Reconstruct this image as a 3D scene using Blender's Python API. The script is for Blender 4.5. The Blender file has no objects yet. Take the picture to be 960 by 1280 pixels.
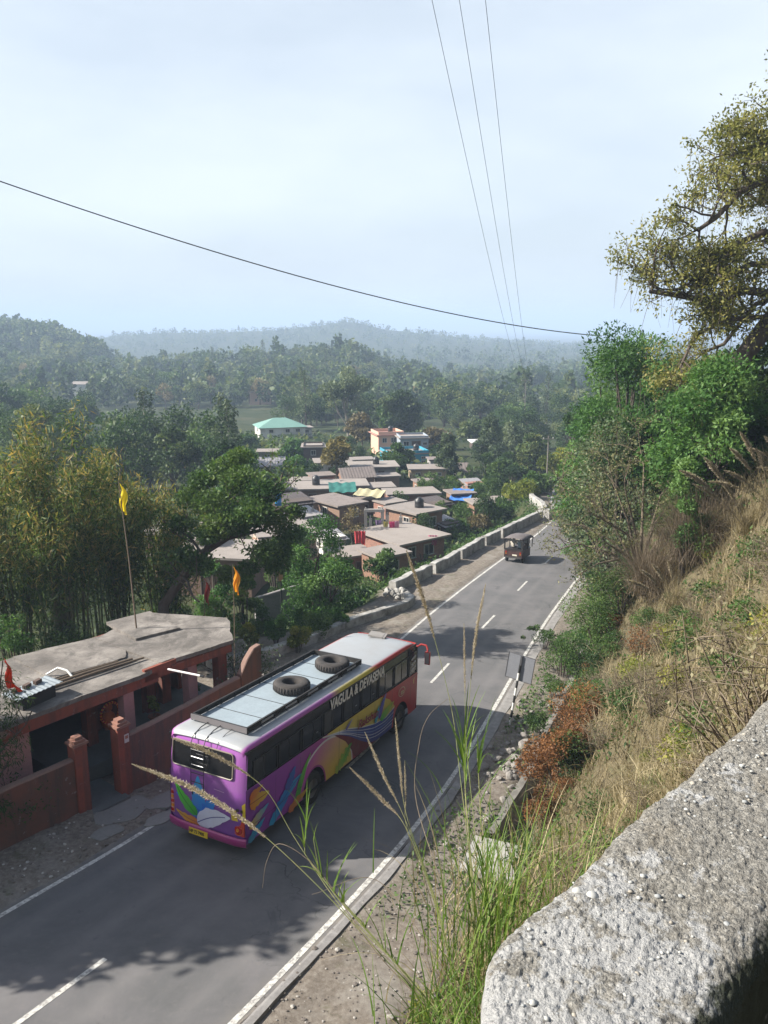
import bpy, math, random
import numpy as np
from mathutils import Vector, Matrix, Euler
scene = bpy.context.scene
COL = scene.collection
rad = math.radians

# ------------------------------------------------------------------ helpers
class MB:
    """collects shapes; build() links them as ONE mesh object"""
    def __init__(s): s.ch = []; s.n = 0
    def add(s, v, f, mat=0, col=None):
        v = np.asarray(v, np.float64).reshape(-1, 3)
        if col is None: c = np.ones((len(v), 3))
        else:
            c = np.asarray(col, np.float64)
            if c.ndim == 1: c = np.tile(c, (len(v), 1))
        if isinstance(f, np.ndarray): fs = [f + s.n]
        else:
            by = {}
            for q in f: by.setdefault(len(q), []).append(q)
            fs = [np.array(x, np.int64) + s.n for x in by.values()]
        s.ch.append((v, fs, mat, c)); s.n += len(v)
        return s
    def box(s, c, d, mat=0, rz=0.0, col=None, tilt=None):
        x, y, z = (k / 2 for k in d)
        v = np.array([(-x,-y,-z),(x,-y,-z),(x,y,-z),(-x,y,-z),(-x,-y,z),(x,-y,z),(x,y,z),(-x,y,z)])
        if tilt is not None: v = v @ np.array(Euler(tilt).to_matrix()).T
        if rz: v = rot(v, rz)
        f = np.array([(3,2,1,0),(4,5,6,7),(0,1,5,4),(1,2,6,5),(2,3,7,6),(3,0,4,7)])
        return s.add(v + np.array(c), f, mat, col)
    def prism(s, poly, z0, z1, mat=0, matside=None, col=None):
        p = np.array(poly, float); n = len(p)
        a2 = np.sum(p[:,0]*np.roll(p[:,1],-1) - np.roll(p[:,0],-1)*p[:,1])
        if a2 < 0: p = p[::-1]
        z0 = np.broadcast_to(z0, n); z1 = np.broadcast_to(z1, n)
        b = np.c_[p, z0]; t = np.c_[p, z1]
        s.add(np.vstack([b, t]), [tuple(range(n, 2*n)), tuple(range(n-1, -1, -1))], mat, col)
        v = np.vstack([b, t]); f = np.array([(i, (i+1)%n, n+(i+1)%n, n+i) for i in range(n)])
        return s.add(v, f, mat if matside is None else matside, col)
    def tube(s, pts, r, k=6, mat=0, col=None, cap=True):
        p = np.array(pts, float); n = len(p); r = np.broadcast_to(np.array(r, float), n)
        t = np.gradient(p, axis=0); t /= np.linalg.norm(t, axis=1)[:,None] + 1e-12
        ref = np.array([0,0,1.]) if abs(t[:,2]).mean() < .8 else np.array([1.,0,0])
        a = np.cross(t, ref); a /= np.linalg.norm(a, axis=1)[:,None] + 1e-12
        b = np.cross(t, a)
        th = np.arange(k) / k * 2 * np.pi
        ring = (np.cos(th)[None,:,None]*a[:,None,:] + np.sin(th)[None,:,None]*b[:,None,:]) * r[:,None,None] + p[:,None,:]
        v = ring.reshape(-1, 3)
        i = np.arange(n-1)[:,None]*k; j = np.arange(k)[None,:]; j2 = (j+1) % k
        f = np.stack([i+j, i+k+j, i+k+j2, i+j2], -1).reshape(-1, 4)
        s.add(v, f, mat, col)
        if cap and k > 3:
            s.add(ring[0], [tuple(range(k))], mat, col); s.add(ring[-1], [tuple(range(k-1,-1,-1))], mat, col)
        return s
    def lathe(s, prof, c=(0,0,0), k=24, mat=0, axis='z', col=None, ang=2*math.pi):
        pr = np.array(prof, float); n = len(pr); th = np.arange(k)/k*ang
        r, h = pr[:,0][:,None], pr[:,1][:,None]
        A, B, Hh = r*np.cos(th), r*np.sin(th), np.broadcast_to(h, (n,k))
        v = np.stack({'z':(A,B,Hh),'x':(Hh,A,B),'y':(B,Hh,A)}[axis], -1).reshape(-1,3) + np.array(c)
        i = np.arange(n-1)[:,None]*k; j = np.arange(k)[None,:]; j2 = (j+1)%k
        return s.add(v, np.stack([i+j, i+j2, i+k+j2, i+k+j], -1).reshape(-1,4), mat, col)
    def blob(s, c, r, mat=0, col=None, seed=0, rough=.15, sub=2):
        v, f = ICO[sub]
        rg = np.random.default_rng(seed)
        d = 1 + rough * fbm3(v*1.7 + rg.uniform(-50, 50, 3), 2)
        return s.add(v*d[:,None]*np.array(r) + np.array(c), f, mat, col)
    def xf(s, m):
        m = np.array(m)
        s.ch = [(v @ m[:3,:3].T + m[:3,3], f, k, c) for v, f, k, c in s.ch]
        return s
    def build(s, name, mats, parent=None, smooth=False, loc=None):
        V = np.concatenate([c[0] for c in s.ch]); C = np.concatenate([c[3] for c in s.ch])
        loops, starts, mi = [], [], []; k = 0
        for v, fs, m, c in s.ch:
            for f in fs:
                loops.append(f.ravel()); n = f.shape[1]
                starts.append(k + np.arange(len(f))*n); k += f.size
                mi.append(np.full(len(f), m))
        loops = np.concatenate(loops).astype(np.int32); starts = np.concatenate(starts).astype(np.int32); mi = np.concatenate(mi).astype(np.int32)
        me = bpy.data.meshes.new(name)
        me.vertices.add(len(V)); me.vertices.foreach_set('co', V.astype(np.float32).ravel())
        me.loops.add(len(loops)); me.loops.foreach_set('vertex_index', loops)
        me.polygons.add(len(starts)); me.polygons.foreach_set('loop_start', starts)
        me.polygons.foreach_set('material_index', mi)
        me.polygons.foreach_set('use_smooth', np.full(len(starts), bool(smooth)))
        for m in (mats if isinstance(mats, (list, tuple)) else [mats]): me.materials.append(m)
        at = me.attributes.new('Col', 'FLOAT_COLOR', 'POINT')
        at.data.foreach_set('color', np.c_[C, np.ones(len(C))].astype(np.float32).ravel())
        me.update(calc_edges=True)
        ob = bpy.data.objects.new(name, me); COL.objects.link(ob)
        if parent is not None: ob.parent = parent
        if loc is not None: ob.location = loc
        return ob

def rot(v, a):
    c, s_ = math.cos(a), math.sin(a); v = np.array(v, float)
    o = v.copy(); o[:,0] = v[:,0]*c - v[:,1]*s_; o[:,1] = v[:,0]*s_ + v[:,1]*c
    return o

def hash3(i, j, k):
    n = (i*374761393 + j*668265263 + k*2147483647 + 12345) & 0xFFFFFFFF
    n = ((n ^ (n >> 13)) * 1274126177) & 0xFFFFFFFF
    n = ((n ^ (n >> 16)) * 2246822519) & 0xFFFFFFFF
    return ((n ^ (n >> 15)) & 0xFFFFFF) / 0xFFFFFF
def vnoise(p):
    p = np.asarray(p, float); i = np.floor(p).astype(np.int64); f = p - i; f = f*f*(3-2*f)
    r = 0
    for a in (0,1):
        for b in (0,1):
            for c in (0,1):
                w = (f[...,0] if a else 1-f[...,0])*(f[...,1] if b else 1-f[...,1])*(f[...,2] if c else 1-f[...,2])
                r = r + w*hash3(i[...,0]+a, i[...,1]+b, i[...,2]+c)
    return r*2-1
def fbm3(p, o=4):
    p = np.asarray(p, float); r = 0; a = .5
    for k in range(o): r = r + a*vnoise(p*2**k + 17.3*k); a *= .5
    return r*1.3
def fbm2(x, y, o=4, z=0.0):
    x, y = np.broadcast_arrays(np.asarray(x, float), np.asarray(y, float))
    return fbm3(np.stack([x, y, np.full_like(x, z)], -1), o)

def _ico(n):
    import bmesh
    b = bmesh.new(); bmesh.ops.create_icosphere(b, subdivisions=n, radius=1)
    v = np.array([x.co[:] for x in b.verts]); f = np.array([[x.index for x in q.verts] for q in b.faces]); b.free()
    return v, f
ICO = {n: _ico(n) for n in (1,2,3)}

def tag(o, label=None, cat=None, group=None, kind=None):
    if label: o['label'] = label
    if cat: o['category'] = cat
    if group: o['group'] = group
    if kind: o['kind'] = kind
    return o
def thing(name, label, cat, loc=(0,0,0), rz=0.0, group=None, rx=0.0):
    o = bpy.data.objects.new(name, None); COL.objects.link(o); o.empty_display_size = .2
    o.location = loc; o.rotation_euler = (rx, 0, rz)
    return tag(o, label, cat, group)
def dup(root, loc, rz=0.0, sc=1.0, label=None, group=None):
    r = root.copy(); COL.objects.link(r); r.location = loc; r.rotation_euler = (root.rotation_euler[0], root.rotation_euler[1], rz)
    r.scale = (sc, sc, sc) if np.isscalar(sc) else sc
    if label: r['label'] = label
    if group: r['group'] = group
    for ch in list(root.children):
        c = ch.copy(); COL.objects.link(c); c.parent = r
        for g in list(ch.children):
            d = g.copy(); COL.objects.link(d); d.parent = c
    return r

# ------------------------------------------------------------------ materials
def lin(h):
    h = h.lstrip('#'); r = [int(h[i:i+2],16)/255 for i in (0,2,4)]
    return tuple(c/12.92 if c <= .04045 else ((c+.055)/1.055)**2.4 for c in r)
class NT:
    def __init__(s, name):
        s.m = bpy.data.materials.new(name); s.m.use_nodes = True; s.t = s.m.node_tree; s.t.nodes.clear()
        s.out = s.t.nodes.new('ShaderNodeOutputMaterial'); s.p = s.n('ShaderNodeBsdfPrincipled'); s.l(s.p.outputs[0], s.out.inputs[0])
        s.tc = s.n('ShaderNodeTexCoord')
    def n(s, t, **k):
        x = s.t.nodes.new(t)
        for a, b in k.items(): setattr(x, a, b)
        return x
    def l(s, a, b): s.t.links.new(a, b)
    def noise(s, scale, detail=5, rough=.6, vec=None, dist=0):
        x = s.n('ShaderNodeTexNoise'); x.inputs['Scale'].default_value = scale; x.inputs['Detail'].default_value = detail
        x.inputs['Roughness'].default_value = rough; x.inputs['Distortion'].default_value = dist
        s.l(vec or s.tc.outputs['Object'], x.inputs['Vector']); return x.outputs['Fac']
    def ramp(s, fac, stops, interp='LINEAR'):
        x = s.n('ShaderNodeValToRGB'); e = x.color_ramp.elements; x.color_ramp.interpolation = interp
        while len(e) < len(stops): e.new(.5)
        for q, (p, c) in zip(e, stops): q.position = p; q.color = (*c, 1) if not np.isscalar(c) else (c, c, c, 1)
        s.l(fac, x.inputs[0]); return x.outputs[0]
    def mix(s, fac, a, b, mode='MIX'):
        x = s.n('ShaderNodeMixRGB', blend_type=mode)
        for i, v in ((0, fac), (1, a), (2, b)):
            if hasattr(v, 'default_value'): s.l(v, x.inputs[i])
            elif np.isscalar(v): x.inputs[i].default_value = v
            else: x.inputs[i].default_value = (*v, 1)
        return x.outputs[0]
    def math(s, op, a, b=0.0):
        x = s.n('ShaderNodeMath', operation=op)
        for i, v in ((0, a), (1, b)):
            if hasattr(v, 'default_value'): s.l(v, x.inputs[i])
            else: x.inputs[i].default_value = v
        return x.outputs[0]
    def attr(s, name='Col'):
        x = s.n('ShaderNodeAttribute'); x.attribute_name = name; return x.outputs['Color']
    def set(s, col=None, rough=None, bump=None, bstr=.3, bdist=.02, metal=None, spec=None):
        if col is not None:
            if hasattr(col, 'default_value'): s.l(col, s.p.inputs['Base Color'])
            else: s.p.inputs['Base Color'].default_value = (*col, 1)
        if rough is not None:
            if hasattr(rough, 'default_value'): s.l(rough, s.p.inputs['Roughness'])
            else: s.p.inputs['Roughness'].default_value = rough
        if metal is not None: s.p.inputs['Metallic'].default_value = metal
        if spec is not None: s.p.inputs['Specular IOR Level'].default_value = spec
        if bump is not None:
            b = s.n('ShaderNodeBump'); b.inputs['Strength'].default_value = bstr; b.inputs['Distance'].default_value = bdist
            s.l(bump, b.inputs['Height']); s.l(b.outputs[0], s.p.inputs['Normal'])
        return s.m

def worn(name, c, c2=None, scale=1.5, fine=25, rough=.8, bump=.3, amt=.5, dirt=None, metal=0, spec=.4, bdist=.02):
    """a surface colour broken by large patches of c2, fine grain and optional dirt stains"""
    k = NT(name); c2 = c2 or tuple(x*.7 for x in c)
    n1 = k.ramp(k.noise(scale, 6, .65), [(.35, 0.), (.68, 1.)])
    col = k.mix(k.math('MULTIPLY', n1, amt), c, c2)
    n2 = k.noise(fine, 4, .7)
    col = k.mix(.35, col, k.ramp(n2, [(.25, .45), (.75, 1.0)]), 'MULTIPLY')
    if dirt:
        n3 = k.ramp(k.noise(scale*.6, 8, .75, dist=.6), [(.52, 0.), (.66, 1.)])
        col = k.mix(k.math('MULTIPLY', n3, .7), col, dirt)
    return k.set(col, rough, n2, bump, bdist, metal, spec)
def plain(name, c, rough=.6, metal=0, spec=.5): return NT(name).set(c, rough, metal=metal, spec=spec)
def painted(name, rough=.35, dust=.12):
    k = NT(name); n = k.ramp(k.noise(1.3, 6, .7), [(.4, 0.), (.75, 1.)])
    return k.set(k.mix(k.math('MULTIPLY', n, dust), k.attr(), (.22,.19,.16)), rough, spec=.5)
def leafmat(name, dark, mid, light, trans=.35, rough=.55, vary=.25):
    k = NT(name)
    oi = k.n('ShaderNodeObjectInfo')
    v = k.math('ADD', k.attr(), k.math('MULTIPLY', k.math('SUBTRACT', oi.outputs['Random'], .5), vary))
    c = k.ramp(v, [(.05, dark), (.5, mid), (.95, light)])
    k.set(c, rough, spec=.25)
    t = k.n('ShaderNodeBsdfTranslucent'); k.l(k.mix(1.0, c, (1.25,1.25,.7), 'MULTIPLY'), t.inputs[0])
    mx = k.n('ShaderNodeMixShader'); mx.inputs[0].default_value = trans
    k.l(k.p.outputs[0], mx.inputs[1]); k.l(t.outputs[0], mx.inputs[2]); k.l(mx.outputs[0], k.out.inputs[0])
    return k.m
def brickmat(name, c1, c2, mortar, scale=3.5, dirt=(.12,.09,.07)):
    k = NT(name); sx = k.n('ShaderNodeSeparateXYZ'); k.l(k.tc.outputs['Object'], sx.inputs[0])
    cb = k.n('ShaderNodeCombineXYZ'); k.l(k.math('ADD', sx.outputs[0], sx.outputs[1]), cb.inputs[0]); k.l(sx.outputs[2], cb.inputs[1])
    b = k.n('ShaderNodeTexBrick'); k.l(cb.outputs[0], b.inputs['Vector']); b.inputs['Scale'].default_value = scale
    b.inputs['Color1'].default_value = (*c1,1); b.inputs['Color2'].default_value = (*c2,1); b.inputs['Mortar'].default_value = (*mortar,1)
    b.inputs['Mortar Size'].default_value = .018
    col = k.mix(k.ramp(k.noise(1.1, 7, .7), [(.45,0.),(.72,.75)]), b.outputs['Color'], dirt)
    return k.set(col, .9, k.noise(30, 4), .4, .02)

# ------------------------------------------------------------------ camera frame and the lie of the land
F, PITCH = 1026.5, .2196
cp, sp = math.cos(PITCH), math.sin(PITCH)
def ray(px, py):
    x, y = (px-480)/F, (py-640)/F
    return np.array([x, cp - sp*y, -sp - cp*y])
def at(px, py, Y):
    d = ray(px, py); return d*(Y/d[1])
def proj(p):
    d = cp*p[1] - sp*p[2]; u = sp*p[1] + cp*p[2]
    return 480 + F*p[0]/d, 640 - F*u/d
HA = .4775; ca, sa = math.cos(HA), math.sin(HA)
OX, OY, OZ, SLOPE = -3.569, 18.71, -13.44, .0622
def w2s(X, Y): return (X-OX)*sa + (Y-OY)*ca, (X-OX)*ca - (Y-OY)*sa
def s2w(s, l): return OX + s*sa + l*ca, OY + s*ca - l*sa
def zr(s): return OZ - SLOPE*np.asarray(s, float)
LS = [-60,-30,-15,-4.5,-.7,.3,8,14,19.8,23.4,30.4,37.9,45.6,51.6,56,60.5,64,68,76,90,120,170]
LL = [-11,-6.2,-4.4,-3.6,-3.26,-3.19,-3.55,-4.1,-4.78,-5.2,-5.82,-6.39,-6.86,-7.39,-7.9,-8.75,-9.9,-11.5,-13.4,-14.2,-12,-4]
RS = [-60,-30,-15,-4.3,1.1,3.4,7.4,8.6,15.7,19.3,26.7,37,45,52,56,60.5,64,68,76,90,120,170]
RL = [-4.5,.7,2.4,3.02,3.16,3.1,2.86,2.68,1.75,1.24,.38,-.55,-1.1,-1.5,-1.9,-2.7,-3.8,-5.3,-7.2,-8,-6,2]
def smooth_interp(x, xs, ys):
    x = np.asarray(x, float); return sum(np.interp(x+d, xs, ys) for d in (-2.,-1.,0.,1.,2.))/5
def lef(s): return smooth_interp(s, LS, LL)
def rig(s): return smooth_interp(s, RS, RL)
def cen(s):
    s = np.asarray(s, float)
    return np.interp(s, [-60,-6.6,-4.3,0,7,14,16.4,22.3,24.8,30.3,33,38.5,41.4,46.9,49,56], [0]*16) + (lef(s)+rig(s))/2 + np.interp(s, [-10,0,14,25,50,60], [-.15,-.1,.05,.25,.0,0])
PARS = [24,26,33.4,40.9,44.2,53.2,58.5,62,66,72,80,95,125]
PARL = [-8.6,-8.9,-8.85,-9.2,-9.26,-9.28,-9.3,-10.6,-12.9,-15.2,-16.6,-17.2,-15]
def parl(s): return np.interp(s, PARS, PARL)
EDS = [-80,6,11,15,18,24] + PARS[1:]
EDL = [-17,-17,-14,-10.4,-8.9,-8.9] + [x-.75 for x in PARL[1:]]
PX = np.array([-400,0,60,115,150,250,340,440,500,560,620,700,800,1300], float)
def _row2z(Y, row):
    y = (np.asarray(row, float)-640)/F
    return Y*(-sp-cp*y)/(cp-sp*y)
VD = np.array([30,45,60,75,100,125,150,180,220], float)
VZ = np.array([-17.2,-17.8,-18.5,-19.2,-20,-20.7,-21.8,-23,-25.2])
FARROWS = [(260,[522]*14),
 (330,[500,500,500,500,500,500,498,500,505,510,505,500,500,500]),
 (400,[480,480,480,482,485,482,475,470,485,498,497,495,495,495]),
 (450,[465,465,467,470,474,466,460,453,473,492,490,488,488,488]),
 (520,[440,440,443,453,466,460,455,450,470,486,484,480,480,480]),
 (600,[421,421,423,444,474,472,470,468,476,482,478,474,474,474]),
 (700,[421,421,426,454,478,476,474,472,474,474,470,466,466,466]),
 (1000,[440,440,440,446,452,450,446,444,440,438,442,446,446,446]),
 (1400,[420,420,420,428,419,416,413,404,415,420,427,432,432,432]),
 (1800,[426,426,426,430,426,422,420,416,422,426,430,434,434,434]),
 (3000,[424]*14),(9000,[414]*14)]
TD = np.concatenate([VD, [r[0] for r in FARROWS]])
TZ = np.vstack([np.tile(VZ[:,None], (1,14)), np.array([_row2z(r[0], np.array(r[1], float)) for r in FARROWS])])
def valley(X, Y):
    X, Y = np.broadcast_arrays(np.asarray(X, float), np.asarray(Y, float))
    Yc = np.clip(Y, 30, 9000); px = np.clip(480 + F*X/(cp*Yc+4), -399, 1299)
    i = np.clip(np.searchsorted(PX, px)-1, 0, len(PX)-2); f = (px-PX[i])/(PX[i+1]-PX[i]); f = f*f*(3-2*f)
    j = np.clip(np.searchsorted(TD, Yc)-1, 0, len(TD)-2); g = (Yc-TD[j])/(TD[j+1]-TD[j])
    z = (TZ[j,i]*(1-f)+TZ[j,i+1]*f)*(1-g) + (TZ[j+1,i]*(1-f)+TZ[j+1,i+1]*f)*g
    return z + fbm2(X*.03, Y*.03, 3)*np.clip((Yc-150)/300, 0, 1)*3
def sstep(t): t = np.clip(t, 0, 1); return t*t*(3-2*t)
PU = [-99,3.55,4.2,5.3,5.45,6.1,6.25,7,8.5,10,11,11.8,12.6,13.5,16,20,40,90]
PH = [0,0,-.05,-.12,-.9,-.9,.1,1.5,3.3,5.4,7.2,8.5,9.8,10.2,11,13,21,30]
PUn = [-99,3.55,4.2,6.3,6.45,6.9,7.1,8.5,9.9,11.0,11.8,12.3,12.6,12.8,16,20,40,90]
PHn = [0,0,-.1,-.22,-.7,-.7,.0,1.9,3.9,6.2,8.0,9.2,10.1,10.5,10.9,13,21,30]
PUf = [-99,3.55,4.2,5.3,5.45,5.8,5.95,6.4,7.2,8,9,10.3,12,16,20,40,90]
PHf = [0,0,-.05,-.12,-.7,-.7,.1,2.0,4.1,5.7,7.0,8.5,10.0,12.5,14.5,24,32]
def land(X, Y):
    X, Y = np.broadcast_arrays(np.asarray(X, float), np.asarray(Y, float))
    s, l = w2s(X, Y); u = l - cen(s); z0 = zr(np.clip(s, -60, 160))
    w = sstep((s-1)/7); w2 = sstep((s-11)/8)
    prof = np.interp(u, PUn, PHn)*(1-w) + (np.interp(u, PU, PH)*(1-w2) + np.interp(u, PUf, PHf)*w2)*w
    prof = np.where(u > 6.3, prof*(1 - .35*sstep((s-60)/60)), prof)
    rough = np.clip((u-6.3)/2, 0, 1)*fbm2(X*.6, Y*.6, 4)*.5 + np.clip((np.abs(u)-3.6)/1.5, 0, 1)*fbm2(X*1.3, Y*1.3, 4, 5.)*.10
    near = z0 + prof + rough
    ed = np.interp(s, EDS, EDL)
    wd = np.where(s < 16, 7.0, 3.0)
    V = valley(X, Y)
    t = sstep((ed-l)/wd)
    near = near*(1-t) + (V + fbm2(X*.4, Y*.4, 3)*.25)*t
    far = sstep((s-120)/60)*sstep((np.abs(u)-4)/8) + sstep((s-165)/40); far = np.clip(far, 0, 1)
    far = np.maximum(far, sstep((Y-170)/60))
    z = near*(1-far) + V*far
    d = np.hypot(X, Y-.2)
    return np.where(d < 3.2, np.minimum(z, -2.0 - .25*(u < 12.4)), z)
def ground_z(x, y): return float(land(np.array([x]), np.array([y]))[0])
def hit(px, py, y0=8.0, y1=1500.0):
    d = ray(px, py); d = d/d[1]; Y = np.geomspace(y0, y1, 1500)
    P = d[None,:]*Y[:,None]; g = land(P[:,0], P[:,1]); b = np.nonzero(P[:,2] < g)[0]
    i = b[0] if len(b) else len(Y)-1
    return np.array([P[i,0], P[i,1], g[i]])
def gat(px, Y):
    """ground point under image column px at depth Y"""
    z = -.1*Y
    for _ in range(6):
        x = (px-480)/F*(cp*Y - sp*z); z = ground_z(x, Y)
    return np.array([x, Y, z])
def ztop(row, Y): return float(_row2z(Y, row))
def pxm(n, Y): return n*(cp*Y+4)/F      # n picture widths of a pixel in metres at depth Y

# ------------------------------------------------------------------ camera, sun, sky
cam = bpy.data.cameras.new('camera'); co = bpy.data.objects.new('camera', cam); COL.objects.link(co)
cam.sensor_fit = 'VERTICAL'; cam.sensor_height = 36; cam.sensor_width = 27; cam.lens = F/1280*36
cam.clip_start = .05; cam.clip_end = 30000
co.rotation_euler = (rad(90)-PITCH, 0, 0); scene.camera = co
SUN_EL, SUN_AZ = rad(36), None
sd = Vector((-1.0, -.05, 0)).normalized()            # horizontal direction towards the sun
sv = Vector((sd.x*math.cos(SUN_EL), sd.y*math.cos(SUN_EL), math.sin(SUN_EL)))
sl = bpy.data.lights.new('sun', 'SUN'); so = bpy.data.objects.new('sun', sl); COL.objects.link(so)
sl.energy = 5.0; sl.angle = rad(.6); sl.color = (1.0,.94,.84)
so.rotation_euler = sv.to_track_quat('Z', 'Y').to_euler()
so.location = (-40, 10, 40)
world = bpy.data.worlds.new('World'); scene.world = world; world.use_nodes = True
wt = world.node_tree; wt.nodes.clear()
wo = wt.nodes.new('ShaderNodeOutputWorld'); bg = wt.nodes.new('ShaderNodeBackground'); wt.links.new(bg.outputs[0], wo.inputs[0])
sky = wt.nodes.new('ShaderNodeTexSky'); sky.sky_type = 'NISHITA'; sky.sun_disc = False
sky.sun_elevation = SUN_EL; sky.sun_rotation = math.atan2(sd.x, sd.y); sky.air_density = 1.2; sky.dust_density = 3.0; sky.ozone_density = 2.0
# thin high overcast veil over the blue: a bright, soft, streaked cloud layer
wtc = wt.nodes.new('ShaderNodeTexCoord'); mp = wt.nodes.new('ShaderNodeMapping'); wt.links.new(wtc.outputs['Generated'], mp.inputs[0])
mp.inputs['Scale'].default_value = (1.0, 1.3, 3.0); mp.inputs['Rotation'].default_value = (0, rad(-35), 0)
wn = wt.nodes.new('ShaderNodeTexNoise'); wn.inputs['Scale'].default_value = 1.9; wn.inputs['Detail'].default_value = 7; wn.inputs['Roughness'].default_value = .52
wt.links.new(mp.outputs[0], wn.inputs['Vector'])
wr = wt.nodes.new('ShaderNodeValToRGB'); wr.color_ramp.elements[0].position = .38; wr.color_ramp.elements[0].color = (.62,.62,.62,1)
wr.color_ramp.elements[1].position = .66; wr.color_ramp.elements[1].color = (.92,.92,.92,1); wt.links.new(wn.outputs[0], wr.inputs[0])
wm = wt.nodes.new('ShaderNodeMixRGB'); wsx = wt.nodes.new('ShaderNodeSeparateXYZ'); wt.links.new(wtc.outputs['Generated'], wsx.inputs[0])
wel = wt.nodes.new('ShaderNodeValToRGB'); wel.color_ramp.elements[0].position = .36; wel.color_ramp.elements[0].color = (1,1,1,1); wel.color_ramp.elements[1].position = .72; wel.color_ramp.elements[1].color = (.12,.12,.12,1)  # veil thinned overhead, out of view, to weaken sky fill and deepen shadows
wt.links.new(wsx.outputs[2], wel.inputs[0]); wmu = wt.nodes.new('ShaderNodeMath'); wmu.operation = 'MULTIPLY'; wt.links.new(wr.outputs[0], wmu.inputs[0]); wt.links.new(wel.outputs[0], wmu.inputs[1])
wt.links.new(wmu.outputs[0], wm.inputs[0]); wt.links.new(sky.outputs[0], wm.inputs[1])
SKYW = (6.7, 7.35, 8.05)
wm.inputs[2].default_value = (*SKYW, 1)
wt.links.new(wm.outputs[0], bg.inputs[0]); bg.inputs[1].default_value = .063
scene.view_settings.view_transform = 'Standard'; scene.view_settings.look = 'None'
scene.view_settings.exposure = 1.2; scene.view_settings.gamma = 1; scene.view_settings.use_curve_mapping = False
scene.cycles.use_denoising = True
try: scene.cycles.denoiser = 'OPENIMAGEDENOISE'
except Exception: pass
scene.cycles.max_bounces = 6; scene.cycles.diffuse_bounces = 3; scene.cycles.glossy_bounces = 3; scene.cycles.transmission_bounces = 4
scene.cycles.volume_bounces = 0; scene.cycles.transparent_max_bounces = 8; scene.cycles.sample_clamp_indirect = 6
scene.cycles.caustics_reflective = False; scene.cycles.caustics_refractive = False
# ------------------------------------------------------------------ ground sheet
def spaced(parts):
    out = []
    for a, b, st in parts: out.append(np.arange(a, b, st))
    return np.concatenate(out)
gs = np.concatenate([-np.geomspace(60, 400, 10)[::-1], spaced([(-58,-24,2.0),(-24,34,.35),(34,80,.7),(80,200,2.5)]), np.geomspace(200, 9000, 120)])
gl = np.concatenate([-np.geomspace(60, 7000, 150)[::-1], spaced([(-58,-20,1.2),(-20,18,.28),(18,60,1.2)]), np.geomspace(60, 7000, 90)])
S_, L_ = np.meshgrid(gs, gl, indexing='ij')
X_, Y_ = s2w(S_, L_); Z_ = land(X_, Y_)
u_ = L_ - cen(S_)
onroad = (L_ > lef(S_)-.25) & (L_ < rig(S_)+.35) & (S_ < 170) & (S_ > -60)
Z_ = np.where(onroad, Z_-.12, Z_)
# land-cover mask in the vertex colour: R bare dirt, G dry grass, B green growth
vis = (u_ > 3.2) & (u_ < 6.3); leftv = (L_ > np.interp(S_, EDS, EDL)) & (u_ < -3)
R = np.where(vis | leftv | onroad, 1.0, 0.0)
G = np.where(u_ > 6.3, 1.0, 0.0)*np.where(Y_ < 90, 1, 0)
ii = np.arange(len(gs)-1)[:,None]*len(gl); jj = np.arange(len(gl)-1)[None,:]
gf = np.stack([ii+jj, ii+len(gl)+jj, ii+len(gl)+jj+1, ii+jj+1], -1).reshape(-1,4)
k = NT('ground_soil')
sep = k.n('ShaderNodeSeparateColor'); k.l(k.attr(), sep.inputs[0])
nb = k.noise(.35, 6, .7); nf = k.noise(7, 6, .75); ng = k.noise(60, 4, .7)
dirt = k.ramp(nf, [(.25,(.10,.085,.07)),(.5,(.21,.18,.15)),(.75,(.34,.31,.27))])
dirt = k.mix(k.ramp(k.noise(.8, 6, .7), [(.5,0.),(.7,.8)]), dirt, (.30,.28,.25))
dirt = k.mix(k.ramp(k.noise(1.3, 6, .7, dist=.5), [(.55,0.),(.68,.5)]), dirt, (.09,.10,.045))
dirt = k.mix(.4, dirt, k.ramp(ng, [(.3,.35),(.7,1.)]), 'MULTIPLY')
dry = k.ramp(k.noise(2.5, 6, .7), [(.3,(.045,.038,.022)),(.5,(.12,.10,.062)),(.75,(.055,.065,.026))])
grn = k.ramp(k.noise(.11, 8, .7), [(.3,(.018,.028,.011)),(.5,(.035,.048,.018)),(.72,(.075,.07,.038))])
c = k.mix(sep.outputs[1], grn, dry); c = k.mix(sep.outputs[0], c, dirt)
gm = k.set(c, .95, ng, .6, .03, spec=.15)
mb = MB(); mb.add(np.stack([X_, Y_, Z_], -1).reshape(-1,3), gf, 0, np.stack([R, G, 0*R], -1).reshape(-1,3))
tag(mb.build('ground', gm, smooth=True), kind='structure')

# ------------------------------------------------------------------ road, markings, kerb
k = NT('asphalt')
n1 = k.noise(.45, 7, .7, dist=.4); n2 = k.noise(160, 3, .8); n3 = k.noise(5, 6, .7)
c = k.ramp(n1, [(.3,(.100,.102,.104)),(.7,(.168,.160,.163))])
c = k.mix(.35, c, k.ramp(n2, [(.3,.35),(.7,1.)]), 'MULTIPLY'); c = k.mix(k.ramp(n3, [(.55,0.),(.7,.35)]), c, (.165,.155,.15))
c = k.mix(k.ramp(k.noise(.9, 7, .75, dist=1.2), [(.60,0.),(.66,.45)]), c, (.060,.062,.066))
vc = k.n('ShaderNodeTexVoronoi'); vc.feature = 'DISTANCE_TO_EDGE'; vc.inputs['Scale'].default_value = .55
nz = k.n('ShaderNodeTexNoise'); nz.inputs['Scale'].default_value = 1.4; nz.inputs['Detail'].default_value = 6; k.l(k.tc.outputs['Object'], nz.inputs['Vector'])
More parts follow.
